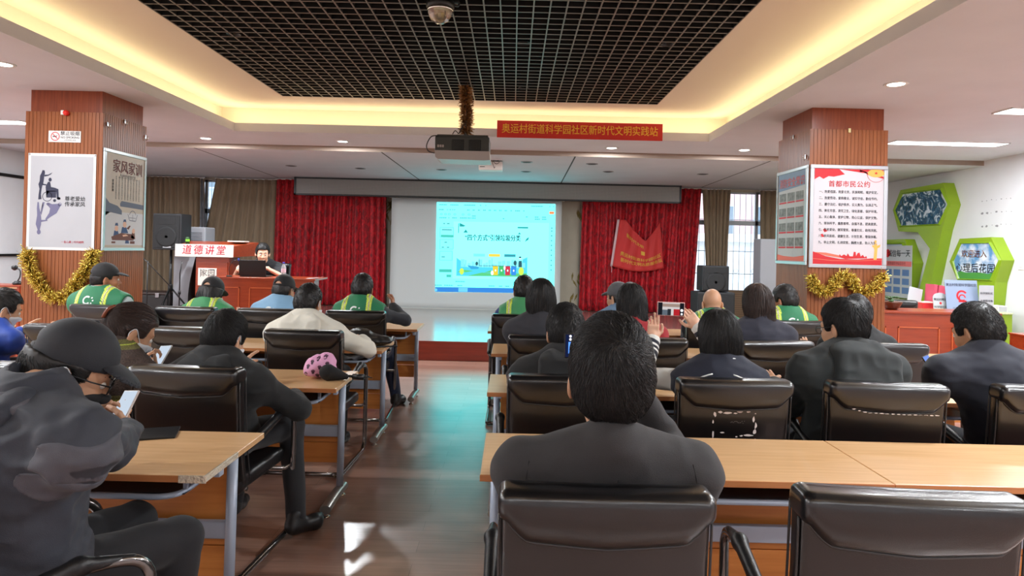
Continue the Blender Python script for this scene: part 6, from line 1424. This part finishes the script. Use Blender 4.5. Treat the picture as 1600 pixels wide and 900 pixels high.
    if hood:
        hf = Field(h, [(RBox(N + np.array((0, -.122, -.080 * hood)), np.array((.155, .050, .115)) * hood, .045 * hood, frame(up + np.array((0, .22, 0)))), 0), (Cone(N + np.array((-.07, -.055, .015)), N + np.array((.07, -.055, .015)), .050 * hood), .05), (Cone(N + np.array((-.085, -.05, .01)), N + np.array((-.07, .06, -.03)), .036), .03), (Cone(N + np.array((.085, -.05, .01)), N + np.array((.07, .06, -.03)), .036), .03)], .04)
        hf.op(lambda P, D: D + .010 * (np.abs(vnoise(P, 14, seed)) - .3)).cut(Cone(N - dn * .05, N + dn * .16, .060, .066), .012); hf.build('hood', jm, root)
    if armsep:
        for s, a in sl:
            fs = Field(h, a, .05).op(folds); fs.build('sleeve', sm, root)
    tr = Field(h, [(Ell(P0 + (0, .0, -.01), (.172 * w, .125 * w, .11)), 0)] + legp(.012), .04).op(lambda P, D: D + .005 * vnoise(P * np.array([1, 1, .7]), 14, seed)); tr.build('trousers', tm, root)
    for s in (-1, 1):
        kn, an, to = LG[s]; sf = Field(.006, [(Cone(an + (0, -.03, -.045), to + (0, -.06, .0), .042, .040), 0), (Cone(to + (0, -.05, 0), to, .040, .032), .03), (Cone(an + (0, -.01, -.03), an + (0, -.01, .01), .046, .044), .03)], .03); sf.half((0, 0, -1), -.004); sf.build('shoe', m_shoe, root)
    if vest:
        vf = Field(h, [(p.grow(t + .016), k) for p, k in tors] + [(Cone(N - up * .02, N + up * .02, .086, .074), .03)], .05).op(lambda P, D: D + .005 * (np.abs(vnoise(P, 8, seed + 5)) - .3)).cut(Cone(N, N + up * .16, .070, .084), .01)
        for s in (-1, 1): vf.cut(Ell(S[s] + np.array((s * .085, .0, -.06)), (.075, .10, .14)), .03)
        vf.half((0, 0, -1), -(sit + .05)); vf.build('vest', vest['m'], root); Pv = vf.P()
        for s in (-1, 1) if vest.get('stripes', True) else ():
            sfld = vf.copy(); ax = np.abs(Pv[..., 0] - s * (.115 * w + .0) - s * .22 * (Pv[..., 2] - N[2] + .05) * -.25) - .026; sfld.D = np.maximum(np.maximum(vf.D - .0035, -(vf.D + .004)), ax).astype('f'); V, Q = sfld.mesh(); so = mesh_from('reflective_stripe', V, Q, m_stripe, root, True)
            sfld.D = np.maximum(np.maximum(vf.D - .0055, -(vf.D + .002)), ax + .017).astype('f'); V, Q = sfld.mesh(); mesh_from('grey_band', V, Q, m_stripeg, so, True)
        if vest.get('logo'):
            Flat.k = .82; lz = N[2] - .055; fl = Flat().ring(-.012, 0, .048, .017, 30, .9, 5.6); fl.disc(.034, .022, .0085).disc(.046, -.002, .0085).disc(.034, -.026, .0085)
            if vest['logo'] > 1: fl.text('垃圾分类', .0, -.078, .055, .006)
            Flat.k = 1.0; V = onback(vf, fl, vest.get('lx', 0), lz); mesh_from('white_logo', V, fl.mb.f, m_logo, root)
    # ---- hair
    shell = None
    if hair != 'bald':
        g = {'short': .015, 'crop': .008, 'bob': .018, 'long': .018, 'bun': .014}[hair]
        hpz2 = [(Ell((0, -.012, .022), (.077 + g, .097 + g, .098 + g)), 0), (Ell((0, -.045, -.03), (.068 + g * .8, .062 + g * .8, .072)), .04)]
        if hair in ('bob', 'long'): hpz2 += [(Ell((s * .045, -.035, -.06), (.052, .062, .10)), .05) for s in (-1, 1)]
        shell = Field(.006, [(X.prim(p), k) for p, k in hpz2], .05 if hair != 'long' else .06)
        if hair == 'long':
            L_ = slen; b = X((0, -.075, -.05)); dn = np.array((0, -.18, -1)) if hp < .25 else np.array((0, -.05, -1))
            lo = b + nz(dn) * L_; lf_ = Field(.006, [(X.prim(p), k) for p, k in hpz2] + [(Ell((b + lo) / 2, (.088 * hs, .040, L_ * .58), frame(-dn)), .06), (Ell(lo + nz(dn) * -.06, (.075 * hs, .03, .08), frame(-dn)), .05)], .06); shell = lf_
        if hair == 'bob': lo = X((0, -.05, -.10)); shell.add(Ell(lo, (.088 * hs, .062 * hs, .07 * hs), RH), .05)
        if hair == 'bun': shell.add(X.prim(Ell((.0, -.10, .03), (.05, .045, .05))), .03).add(X.prim(Ell((0, -.085, -.02), (.06, .045, .06))), .03)
        face = X.prim(RBox((0, .125, -.075), (.12, .075 if hair not in ('bob', 'long') else .085, .13), .03)); shell.cut(face, .02)
        if hair in ('short', 'crop', 'bun'):
            shell.cut(X.prim(RBox((0, .05, -.10), (.13, .075, .075), .03)), .015)
            for s in (-1, 1): shell.cut(X.prim(Ell((s * .095, -.006, -.034), (.030, .030, .042))), .008)
            shell.cut(X.prim(RBox((0, -.06, -.155), (.14, .12, .065 if hair != 'crop' else .075), .02)), .02)
        cpn = RH @ np.array((0, .10, -1.)); cpd = float(cpn @ X((0, 0, .020)))
        if cap: shell.half(-cpn, -cpd)
        shell.op(lambda P, D: D + .003 * vnoise(P, 22, seed) + .0015 * vnoise(P, 60, seed + 1))
        ho = shell.build('hair', hm, root); V, _ = shell.mesh()
        if nstr:
            Wp = X(whorl); down = np.array((0, 0, -1.))
            if hair in ('short', 'crop'):
                def dirf(p, g): d = p - Wp; return d / np.maximum(np.linalg.norm(d, axis=1), 1e-6)[:, None] + .45 * np.cross(g, d) / np.maximum(np.linalg.norm(d, axis=1), 1e-6)[:, None] + .15 * down
            elif hair == 'bun':
                bp_ = X((0, -.12, .02)); dirf = lambda p, g: (bp_ - p) / np.maximum(np.linalg.norm(bp_ - p, axis=1), 1e-6)[:, None]
            else: dirf = lambda p, g: down + .25 * g
            keep = (lambda p: p @ cpn > cpd + .012) if cap else None
            if near and not cap: keep = lambda p: np.linalg.norm((p - Wp) * np.array([1, 1, .6]), axis=1) > .012 + .02 * np.random.RandomState(1).rand(len(p)) ** 2
            Vs, Qs = strands(shell, V, nstr, slen if hair in ('short', 'crop') else .16, dirf, seed, 7, .0009 if near else .0012, .004 if hair != 'short' else .007, .22 if hair in ('short', 'crop') else .06, keep)
            so = mesh_from('hair_strands', Vs, Qs, hm, ho, False); so['kind'] = 'stuff'
    if cap:
        cf = Field(.006, [(X.prim(Ell((0, -.010, .030), (.090, .111, .104))), 0)], .03); cf.half(RH @ np.array((0, .10, -1.)), float((RH @ np.array((0, .10, -1.))) @ X((0, 0, .012))))
        cf.cut(X.prim(Ell((0, -.112, .014), (.034, .04, .034))), .004); co = cf.build('cap', cap, root)
        bf = Field(.005, [(X.prim(Ell((0, .100, .022), (.076, .085, .030), rotm(-.16, 0, 0))), 0)], .03); up_ = bf.copy(); bf.cut(X.prim(Ell((0, .095, .010), (.085, .10, .032), rotm(-.16, 0, 0))), .002).cut(X.prim(Ell((0, -.010, .03), (.085, .106, .10))), 0); bf.build('brim', cap, co)
        bt = MB().lathe([(.008, 0), (.008, .004), (.004, .007)], 12); M4 = Matrix.Translation(X((0, -.01, .131))) @ Matrix([list(r) for r in RH]).to_4x4(); bt.v = [tuple(M4 @ Vector(v)) for v in bt.v]; bt.build('button', cap, co, True)
        sb_ = MB().tube([X((.036 * math.cos(a) if False else .04 * math.sin(a), -.113 + .018 * (1 - math.cos(a)) * 1.2, .016)) for a in np.linspace(-1.2, 1.2, 9)], .008 * hs, 8); sb_.build('strap', cap, co, True)
        if near: MB().rbox((-.012, -.003, -.010), (.012, .003, .010), .002, M=Matrix.Translation(X((-.05, -.112, .02))) @ Matrix([list(r) for r in RH]).to_4x4()).build('buckle', m_steel, co)
    if mask:
        mf = Field(.005, [(p.grow(.007), k) for p, k in hpz[:10]], .03); bx = X.prim(RBox((0, .10, -.082), (.07, .075, .046), .02)); mf.D = np.maximum(mf.D, bx.d(mf.P())).astype('f'); mo = mf.build('face_mask', mask, root)
        for s in (-1, 1): MB().tube(smooth_path([X((s * .058, .055, -.055)), X((s * .077, .02, -.022)), X((s * .090, -.012, .006)), X((s * .094, -.032, -.020)), X((s * .086, -.016, -.052)), X((s * .062, .045, -.10))], 5), .0020, 6).build('ear_loop', m_mask, mo, True)
    if glasses:
        gm = MB()
        for s in (-1, 1):
            gm.tube([X((s * .033 + .023 * math.cos(a), .112, -.013 + .018 * math.sin(a))) for a in np.linspace(0, 2 * PI, 15)[:-1]], .0022, 6, closed=True); gm.tube([X((s * .056, .110, -.005)), X((s * .084, .06, -.006)), X((s * .089, -.008, -.008)), X((s * .086, -.026, -.026))], .0026, 6)
        gm.tube([X((-.01, .114, -.010)), X((.01, .114, -.010))], .002, 6); gm.build('glasses', m_black, root, True)
    PEOPLE[key] = dict(root=root, N=N, S=S, X=X, arms=arms, jf=fcl, up=up, loc=loc, yaw=yaw, h=h, body=body, P0=P0, RH=RH)
    return PEOPLE[key]
def patch(p, name, prim, m, off=.0025, lb=None):
    """part of the jacket cut by a region, a hair proud of it"""
    f = p['jf'].copy(); off = max(off, .004); lo, hi = prim.box(); sl, P = f.sub(lo - .03, hi + .03); D = np.full(f.n, .5, 'f'); D[sl] = np.maximum(np.maximum(f.D[sl] - off, -(f.D[sl] + .013)), prim.d(P)); f.D = D; o = f.build(name, m, p['root'])
    if lb: o['label'] = lb
    return o
def seam(p, name, pts, m, r=.0016, front=False):
    fl = Flat(); fl.mb.v = [(a, 0, b) for a, b in pts]; V = onback(p['jf'], fl, 0, 0, gap=.0005, front=front); return MB().tube([tuple(v) for v in V], r, 6).build(name, m, p['root'], True)
def phone(name, lb, c, right, upv, w, hgt, scr, glow=.8, cs=m_black):
    """c centre; right/up axes of the screen seen by its user; the screen faces -(right x up) ... towards the viewer"""
    r = nz(right); u = nz(np.array(upv) - r * (np.array(upv) @ r)); n = np.cross(r, u)    # n: towards the viewer of the screen
    t = thing(name, lb, 'phone', tuple(c)); t.matrix_world = Matrix(((r[0], -n[0], u[0], c[0]), (r[1], -n[1], u[1], c[1]), (r[2], -n[2], u[2], c[2]), (0, 0, 0, 1)))
    MB().rbox((-w / 2, -.0, -hgt / 2), (w / 2, .008, hgt / 2), .0035, n=3).build('phone_case', cs, t)
    MB().box((-w / 2 + .004, -.0008, -hgt / 2 + .004), (w / 2 - .004, .0005, hgt / 2 - .004)).build('screen', scr, t); return t
m_suit = cloth('charcoal suit', rgb(44, 42, 43)); m_navysuit = cloth('navy suit', rgb(28, 30, 42)); m_hood = cloth('black hoodie', rgb(24, 25, 26)); m_hoodg = cloth('dark green grey hoodie', rgb(36, 40, 40)); m_cream = cloth('white hoodie', rgb(226, 222, 208)); m_bluej = cloth('bright blue jacket', rgb(20, 60, 150), .55)
m_gvest = cloth('green vest', rgb(28, 118, 76), .6); m_gvestl = cloth('light green vest', rgb(64, 146, 92), .6); m_bvest = cloth('light blue vest', rgb(136, 180, 214), .6); m_darkg = cloth('dark grey sleeve', rgb(48, 50, 56)); m_denim = cloth('blue jacket', rgb(104, 134, 164)); m_red = cloth('red jacket', rgb(150, 30, 36)); m_greyj = cloth('slate jacket', rgb(46, 50, 60), .7); m_greyp = cloth('grey panel', rgb(76, 76, 84), .7); m_tee = cloth('black polo', rgb(24, 27, 32)); m_bluep = cloth('blue sleeve', rgb(26, 52, 110))
m_navyb = cloth('navy varsity body', rgb(26, 30, 46)); m_wsl = cloth('white varsity sleeve', rgb(222, 222, 216)); m_wpipe = mat('white piping', rgb(236, 236, 232), .6); m_capd = cloth('black cap cloth', rgb(22, 23, 26), .7); m_capn = cloth('navy cap cloth', rgb(28, 31, 38), .7); m_capg = cloth('grey cap cloth', rgb(86, 88, 92), .7); m_seam = mat('dark seam', rgb(16, 16, 17), .8)
def banded(name):
    m = bpy.data.materials.new(name); m.use_nodes = True; nt = m.node_tree; b = nt.nodes['Principled BSDF']; tc = nt.nodes.new('ShaderNodeTexCoord'); sp = nt.nodes.new('ShaderNodeSeparateXYZ'); nt.links.new(tc.outputs['Object'], sp.inputs[0])
    mp = nt.nodes.new('ShaderNodeMapRange'); mp.inputs[1].default_value = .45; mp.inputs[2].default_value = 1.15; nt.links.new(sp.outputs[2], mp.inputs[0]); r = nt.nodes.new('ShaderNodeValToRGB'); r.color_ramp.interpolation = 'CONSTANT'; e = r.color_ramp.elements
    base, ol, ye = rgb(74, 60, 54), rgb(110, 106, 62), rgb(176, 190, 80); st = [(0, base)]
    for z in (.62, .76, .90, 1.02): st += [((z - .45) / .7, ol), ((z + .018 - .45) / .7, ye), ((z + .026 - .45) / .7, ol), ((z + .046 - .45) / .7, base)]
    e[0].position = 0; e[0].color = (*base, 1); e[1].position = st[1][0]; e[1].color = (*st[1][1], 1)
    for p, c in st[2:]: x = e.new(p); x.color = (*c, 1)
    nt.links.new(mp.outputs[0], r.inputs[0]); n = nt.nodes.new('ShaderNodeTexNoise'); n.inputs['Scale'].default_value = 160; nt.links.new(tc.outputs['Object'], n.inputs['Vector']); mx = nt.nodes.new('ShaderNodeMix'); mx.data_type = 'RGBA'; mx.blend_type = 'OVERLAY'; mx.inputs[0].default_value = .9
    nt.links.new(r.outputs[0], mx.inputs[6]); nt.links.new(n.outputs[0], mx.inputs[7]); nt.links.new(mx.outputs[2], b.inputs['Base Color']); b.inputs['Roughness'].default_value = .95
    bp = nt.nodes.new('ShaderNodeBump'); bp.inputs['Strength'].default_value = .6; bp.inputs['Distance'].default_value = .01; nt.links.new(n.outputs[0], bp.inputs['Height']); nt.links.new(bp.outputs[0], b.inputs['Normal']); return m
m_scrdark = emat('phone screen dark', rgb(24, 34, 70), .7); m_scrblue = emat('phone screen blue', rgb(120, 150, 230), .9); m_scrpale = emat('phone screen pale', rgb(200, 214, 230), .8)
# --- centre man filming
phc = at(921, 541, 2.06)
P = person('centre', 'person in a charcoal suit in the nearest chair, filming with a raised phone', (955, 492, 1.80), (.27, 1.95), hp=-.10, hs=1.22, bow=.075, nk=.16, drop=.085, near=True, jm=m_suit, collar='suit', nstr=12000, slen=.05, whorl=(.004, -.082, .070), shw=.20, bulk=1.12, fold=.005, shrug=.0,
           hands={1: ((phc.x + .12, 2.06, phc.z - .10), (-.45, .0, 1), (-.6, .6, 0), (.5, .6, .7, .8)), -1: ((.02, 2.42, .80), None, None, .4)}, poles={-1: (-.9, -.35, -.6), 1: (.35, 1.0, -.5)})
seam(P, 'back_seam', [(.01 - .01 * k / 10, P['N'][2] - .05 - .045 * k) for k in range(11)], m_seam)
for s in (-1, 1): seam(P, 'sleeve_seam', [(s * (.215 + .012 * math.sin(k * .5)), P['S'][s][2] + .045 - .035 * k) for k in range(8)], m_seam)
patch_ = Field(.005, [(P['X'].prim(Ell((.006, -.083, .068), (.010, .045, .024), rotm(.75, 0, .5))), 0)], .02).build('scalp_whorl', mat('scalp', rgb(150, 112, 92), .7), P['root']); patch_['label'] = 'bare scalp showing at the hair whorl'
MB().tube([tuple(P['X']((.062 * math.cos(a), -.02 + .062 * math.sin(a), -.158 - .02 * math.sin(a)))) for a in np.linspace(PI * .85, PI * 1.3, 9)], .006, 6).build('shirt_collar', m_white, P['root'], True)
phone('smartphone', 'phone showing a dark blue screen at the left of the nearest dark-haired head', (phc.x, 2.06, phc.z), (1, 0, 0), (0, 0, 1), .158, .078, m_scrdark)
ph = bpy.data.objects['smartphone']
MB().box((-.066, -.0014, -.024), (-.058, -.0009, .012)).build('screen_icons', emat('icon blue', rgb(90, 150, 250), 1.2), ph); MB().lathe([(.004, -.0014), (.004, -.0009)], 10, (-.060, 0, .020), axis='y').lathe([(.004, -.0014), (.004, -.0009)], 10, (-.060, 0, .030), axis='y').build('camera_button', emat('icon white', (.9, .9, .95), 1.2), ph)
# --- man in dark cap, left
phl = at(190, 645, 2.33)
P = person('capman', 'person in dark cap and slate jacket bent over a phone, nearest left', (108, 507, 2.02), (-1.43, 1.93), yaw=R(-28), hp=.50, hy=R(-34), hs=1.10, Nw=tuple(at(46, 622, 1.90)), near=True, jm=m_greyj, hood=.72, nstr=2500, slen=.04, cap=m_capn, glasses=True, mask=m_maskb, shw=.20, bulk=1.22, t=.03, fold=.014,
           hands={1: ((phl.x + .035, phl.y - .03, phl.z - .06), (-.35, .55, .45), (-.6, -.2, -.1), (.5, .6, .7, .8)), -1: ((phl.x - .10, phl.y + .02, phl.z - .06), (.45, .3, .4), (.5, -.2, .2), (.5, .6, .7, .8))}, poles={1: (.8, -.1, -1), -1: (-.5, .2, -1)})
E_, W_ = P['arms'][1]; S1 = P['S'][1]
for px_, py_, r3 in ((112, 722, (.075, .09, .055)), (150, 752, (.06, .09, .03)), (85, 775, (.10, .09, .05))):
    c_ = P['loc'](at(px_, py_, 1.72)); patch(P, 'grey_panel', Ell(c_, (r3[0], .22, r3[2]), rotm(0, .5, 0)), m_greyp, lb='lighter grey panel of the jacket')
patch(P, 'shoulder_yoke', Ell(P['N'] + np.array((.03, -.06, .0)), (.11, .07, .05)), m_greyp, lb='lighter grey hood yoke')
phone('smartphone', 'phone in a pale case held by the man in the dark cap', (phl.x, phl.y, phl.z + .01), (.9, -.35, .1), (.25, .45, .75), .074, .15, m_scrpale, cs=mat('pale phone case', rgb(214, 200, 192), .4))
# --- patterned sweater woman
pw_ = at(250, 557, 3.55)
P = person('sweater', 'person in a brown and yellow patterned sweater with clipped-up hair, looking down', (205, 479, 3.42), (-2.15, 3.36), yaw=R(-14), hp=.55, hy=R(-32), fem=True, hair='bun', hm=m_hairb, jm=banded('patterned knit'), mask=m_mask, nstr=2200, near=True, collar='stand', t=.026, bulk=1.05, fold=.008, shw=.175,
           hands={1: ((pw_.x - .02, pw_.y - .03, pw_.z - .09), (.2, .5, .7), (-.6, -.3, 0), .6)})
MB().tube([tuple(P['X']((.06 * math.cos(a), -.03 + .075 * math.sin(a), -.155 + .02 * math.sin(a)))) for a in np.linspace(PI * .9, PI * 2.1, 14)], .008, 8).build('collar_trim', mat('yellow green trim', rgb(186, 206, 90), .8), P['root'], True)
MB().tube(smooth_path([P['X']((.012, -.135, .06)), P['X']((.02, -.155, .03)), P['X']((.01, -.15, -.01))], 5), .009, 8).build('hair_clip', mat('amber clip', rgb(120, 62, 40), .25), P['root'], True)
phone('smartphone', 'white phone held by the person in the patterned sweater', (pw_.x, pw_.y, pw_.z), (.9, -.2, .1), (.1, .6, .6), .074, .15, m_scrpale, cs=m_white)
# --- black hoodie man, left aisle
P = person('hoodL', 'person in a black hoodie with thick dark hair seated at the left aisle', (352, 488, 3.45), (-1.49, 3.37), yaw=R(-6), hp=.42, hy=R(-8), near=True, jm=m_hood, hood=.95, mask=m_mask, nstr=6500, slen=.055, bulk=1.1, t=.026, fold=.008, hands={1: ((-1.22, 3.72, .70), None, None, .4)}, poles={1: (1, -.4, -.5)},
           legs={1: ((.20, .42, .53), (.33, .22, .10), (.40, .36, .04)), -1: ((-.12, .43, .53), (-.12, .40, .095), (-.14, .55, .04))})
MB().rbox((-.02, -.004, -.01), (.02, .004, .01), .003, M=Matrix.Translation((.385, .30, .06)) @ Matrix.Rotation(-.5, 4, 'Z')).build('orange_shoe_mark', mat('shoe orange', rgb(206, 84, 50), .5), P['root'])
P = person('cream', 'person in a white hoodie with close-cropped hair beyond the pink bag', (483, 443, 4.80), (-1.45, 4.75), hp=.30, hy=R(-12), jm=m_cream, hood=.95, hair='crop', nstr=1800, slen=.02, skin=m_skin, mask=m_mask, bulk=1.08, t=.026, hands={1: ((-1.15, 5.08, .84), None, None, .4)}, poles={1: (1, -.5, -.5)})
P = person('blue', 'person in a bright blue jacket and mask at the far left edge', (4, 453, 4.75), (-3.84, 4.76), yaw=R(-12), hp=.35, hy=R(-25), jm=m_bluej, mask=m_mask, nstr=1200, collar='stand')
# --- vests, left
P = person('capL', 'person in a green vest and black cap sitting before the left column', (166, 411, 6.12), (-3.80, 6.14), yaw=R(-6), hp=.05, hy=R(-46), jm=cloth('pale shirt', rgb(176, 190, 190)), sm=m_gvestl, vest={'m': m_gvest, 'logo': 1}, cap=m_capd, hair='crop', nstr=400, skin=m_skind, bulk=1.12, shw=.195)
P = person('capW', 'person in a green vest and black cap with head bowed before the lectern', (332, 434, 6.20), (-2.86, 6.14), hp=.40, hy=R(-10), fem=True, jm=m_gvestl, sm=m_gvestl, vest={'m': m_gvestl, 'logo': 2}, cap=m_capd, hair='bob', nstr=500, mask=m_mask)
P = person('capB', 'person in a light blue vest and black cap before the speaker table', (444, 430, 6.25), (-2.22, 6.14), hp=.30, hy=R(-14), jm=m_bvest, sm=m_bvest, vest={'m': m_bvest, 'logo': 2, 'stripes': False}, cap=m_capd, hair='crop', hm=m_hairg, nstr=300, skin=m_skin, shw=.19)
P = person('vestA', 'person in a green vest with dark grey sleeves beside the left aisle', (567, 428, 6.18), (-1.42, 6.13), hp=.22, hy=0, jm=m_darkg, vest={'m': m_gvest, 'logo': 1}, hair='short', nstr=900, slen=.03, collar='stand', skin=m_skind, tm=m_trousb, hands={1: ((-1.17, 6.45, .98), (0, .5, .8), (-1, 0, 0), .7)}, poles={1: (1, -.3, -.6)}, legs={1: ((.20, .42, .53), (.30, .34, .095), (.34, .50, .04)), -1: ((-.12, .43, .53), (-.12, .40, .095), (-.14, .55, .04))})
# --- right block
P = person('shortR', 'person in a black hoodie with short hair left of the filming man', (884, 476, 3.40), (.25, 3.36), hp=.20, hy=R(8), near=True, jm=m_hood, hood=.95, hair='short', nstr=6500, slen=.022, whorl=(.02, -.08, .075), bulk=1.06, t=.024)
pc = at(1047.5, 482.5, 3.80)
P = person('filmer', 'person in a navy and white varsity jacket holding up a phone with both hands', (1122, 484, 3.50), (1.07, 3.37), hp=.05, hy=R(12), fem=True, near=True, skin=m_skinl, jm=m_navyb, sm=m_wsl, hair='bob', nstr=6500, slen=.12, collar='stand', shw=.175,
           hands={-1: ((pc.x - .100, 3.79, pc.z - .175), (.04, .02, 1), (.05, 1, 0), (.15, .35, .5, .6)), 1: ((pc.x + .158, 3.79, pc.z - .098), (-.62, .02, .78), (-.1, 1, 0), (.05, .3, .5, .6))}, poles={-1: (-.8, -.3, -1), 1: (.7, -.2, -1)})
for s in (-1, 1):
    E_, W_ = P['arms'][s]; d = nz(E_ - W_)
    for k, (c, m_) in enumerate(((.0, m_navyb), (.018, m_wpipe), (.032, m_navyb), (.048, m_wpipe), (.062, m_navyb))): Field(.004, [(Cone(W_ + d * (.035 + c), W_ + d * (.045 + c), .0455 + .0012 * k, .0465 + .0012 * k), 0)], .01).build('cuff_stripe', m_, P['root'])
    seam(P, 'shoulder_piping', [(s * (.05 + .022 * k), P['N'][2] - .03 - .006 * k - .001 * k * k) for k in range(8)], m_wpipe, .004)
for k in range(3): MB().tube([tuple(P['N'] + np.array(((.090 + .004 * k) * math.cos(a), .0 + (.088 + .006 * k) * math.sin(a), .030 - .016 * k - .012 * math.sin(a)))) for a in np.linspace(PI * .95, PI * 2.05, 14)], .0045, 6).build('collar_stripe', m_wpipe, P['root'], True)
t = phone('smartphone', 'phone in a pink case raised by the person in the varsity jacket', (pc.x, 3.785, pc.z), (1, 0, -.02), (0, 0, 1), .158, .080, emat('camera view', rgb(196, 190, 190), .9), cs=mat('pink phone case', rgb(222, 176, 172), .4))
for nm, r4, c in (('screen_bar', (-.075, -.036, -.05, .036), (24, 26, 32)), ('screen_bar', (.05, -.036, .075, .036), (24, 26, 32)), ('screen_view', (-.05, -.036, -.02, -.005), (90, 100, 110)), ('screen_view', (.015, -.036, .05, -.0), (170, 36, 44)), ('screen_view', (-.02, -.036, .0, -.0), (40, 44, 50)), ('screen_view', (-.05, .012, .05, .030), (150, 130, 120))): MB().box((r4[0], -.0014, r4[1]), (r4[2], -.0009, r4[3])).build(nm, emat('view %d %d' % c[:2], rgb(*c), .9), t)
MB().lathe([(.008, -.0020), (.008, -.0012)], 14, (.062, 0, -.006), axis='y').lathe([(.006, -.0020), (.006, -.0012)], 14, (.062, 0, -.027), axis='y').build('shutter_button', emat('icon white', (.9, .9, .95), 1.2), t)
P = person('glasses', 'person in a dark hoodie with glasses seated behind the torn-edged chair', (1318, 468, 3.46), (1.68, 3.37), yaw=R(6), hp=.20, hy=R(22), near=True, jm=m_hoodg, hood=1.15, glasses=True, nstr=7000, slen=.05, bulk=1.15, t=.026, fold=.007, shw=.195)
seam(P, 'hood_seam', [(.004 * k, P['N'][2] - .0 - .022 * k) for k in range(6)], m_seam)
ps = at(1458, 575, 3.74)
P = person('suitR', 'person in a dark navy suit looking at a phone at the right edge', (1527, 476, 3.48), (2.59, 3.38), yaw=R(0), hp=.35, hy=R(20), near=True, jm=m_navysuit, hair='short', nstr=6000, slen=.022, collar='stand', bulk=1.2, shw=.205, t=.022, hands={-1: ((ps.x + .02, ps.y - .02, ps.z - .11), (-.2, .4, .9), (.7, -.3, 0), .55)}, poles={-1: (-.9, -.3, -.8)})
phone('smartphone', 'phone with a pale blue screen in the hand of the dark suit man', (ps.x, ps.y, ps.z), (.75, .55, .1), (-.25, .45, .85), .076, .155, m_scrblue)
P = person('longA', 'person with long straight black hair in a black top, in front of the projection screen', (846, 436, 4.80), (.21, 4.76), hp=.05, fem=True, jm=cloth('charcoal top', rgb(44, 44, 50)), hair='long', slen=.30, nstr=2500, hm=m_hair)
P = person('redc', 'person with straight dark hair and a red collar beside the raised phone', (986, 443, 4.82), (.86, 4.76), hp=.05, hy=R(6), fem=True, jm=m_red, hair='long', slen=.16, nstr=2500)
P = person('longB', 'person with long dark brown hair in a dark jacket right of the bald head', (1183, 444, 4.82), (1.80, 4.76), hp=.08, hy=R(4), fem=True, jm=cloth('dark navy jacket', rgb(38, 38, 50)), hair='long', slen=.20, hm=m_hairb, nstr=2500)
P = person('hidden', 'person in a dark jacket half hidden behind the man with glasses', (1338, 461, 4.84), (2.46, 4.76), hp=.12, jm=m_hood, nstr=900, bulk=1.05)
P = person('boy', 'person in a green vest with a blue collar below the projected slide', (819, 431, 6.18), (.09, 6.13), hp=.10, hy=R(8), jm=m_bluep, vest={'m': m_gvestl}, nstr=900, collar='stand', shw=.175)
P = person('greycap', 'person in a grey cap and blue jacket partly behind the straight dark hair', (966, 441, 6.20), (.99, 6.14), hp=.12, hy=R(38), jm=m_denim, cap=m_capg, hair='crop', nstr=300, hm=m_hairg)
P = person('bald', 'person with a bald head in a green vest with dark sleeves', (1113, 450, 6.20), (1.87, 6.14), hp=.15, hy=0, jm=cloth('dark jumper', rgb(30, 32, 38)), vest={'m': m_gvest}, hair='bald', skin=m_skin, bulk=1.08, collar='stand')
P = person('vestR', 'person in a green vest with short black hair by the right column', (1226, 445, 6.16), (2.56, 6.14), hp=.18, hy=R(34), jm=m_gvest, vest={'m': m_gvest, 'logo': 1}, hair='short', nstr=900, slen=.025, skin=m_skind, bulk=1.08)
# --- the speaker on the stage
P = person('speaker', 'person in a black polo shirt sitting at the speaker table behind the laptop', (411, 380, 10.02), (at(418, 420, 10.25).x, 10.22, STZ), yaw=PI, hp=.16, hy=R(24), hs=1.14, near=True, skin=m_skinl, jm=m_tee, arm='short', nstr=1800, slen=.03, collar='crew', bulk=1.08,
           hands={1: ((at(374, 428, 9.95).x, 9.93, TT[2] + .12), (.3, -.9, -.15), (.3, 0, -1), .5), -1: ((at(418, 432, 9.9).x, 9.86, TT[2] + .115), (-.9, -.3, -.1), (0, .2, -1), .35)}, poles={1: (.8, .0, -.6), -1: (-.9, .0, -.5)})
MB().rbox((-.012, -.002, -.006), (.012, .002, .006), .001, M=Matrix.Translation((-.07, .16, P['N'][2] - .12))).build('chest_badge', m_white, P['root'])
sc_ = dup(ch0, (P['root'].location.x, 10.24, STZ), PI, 'black leather chair of the speaker behind the stage table')
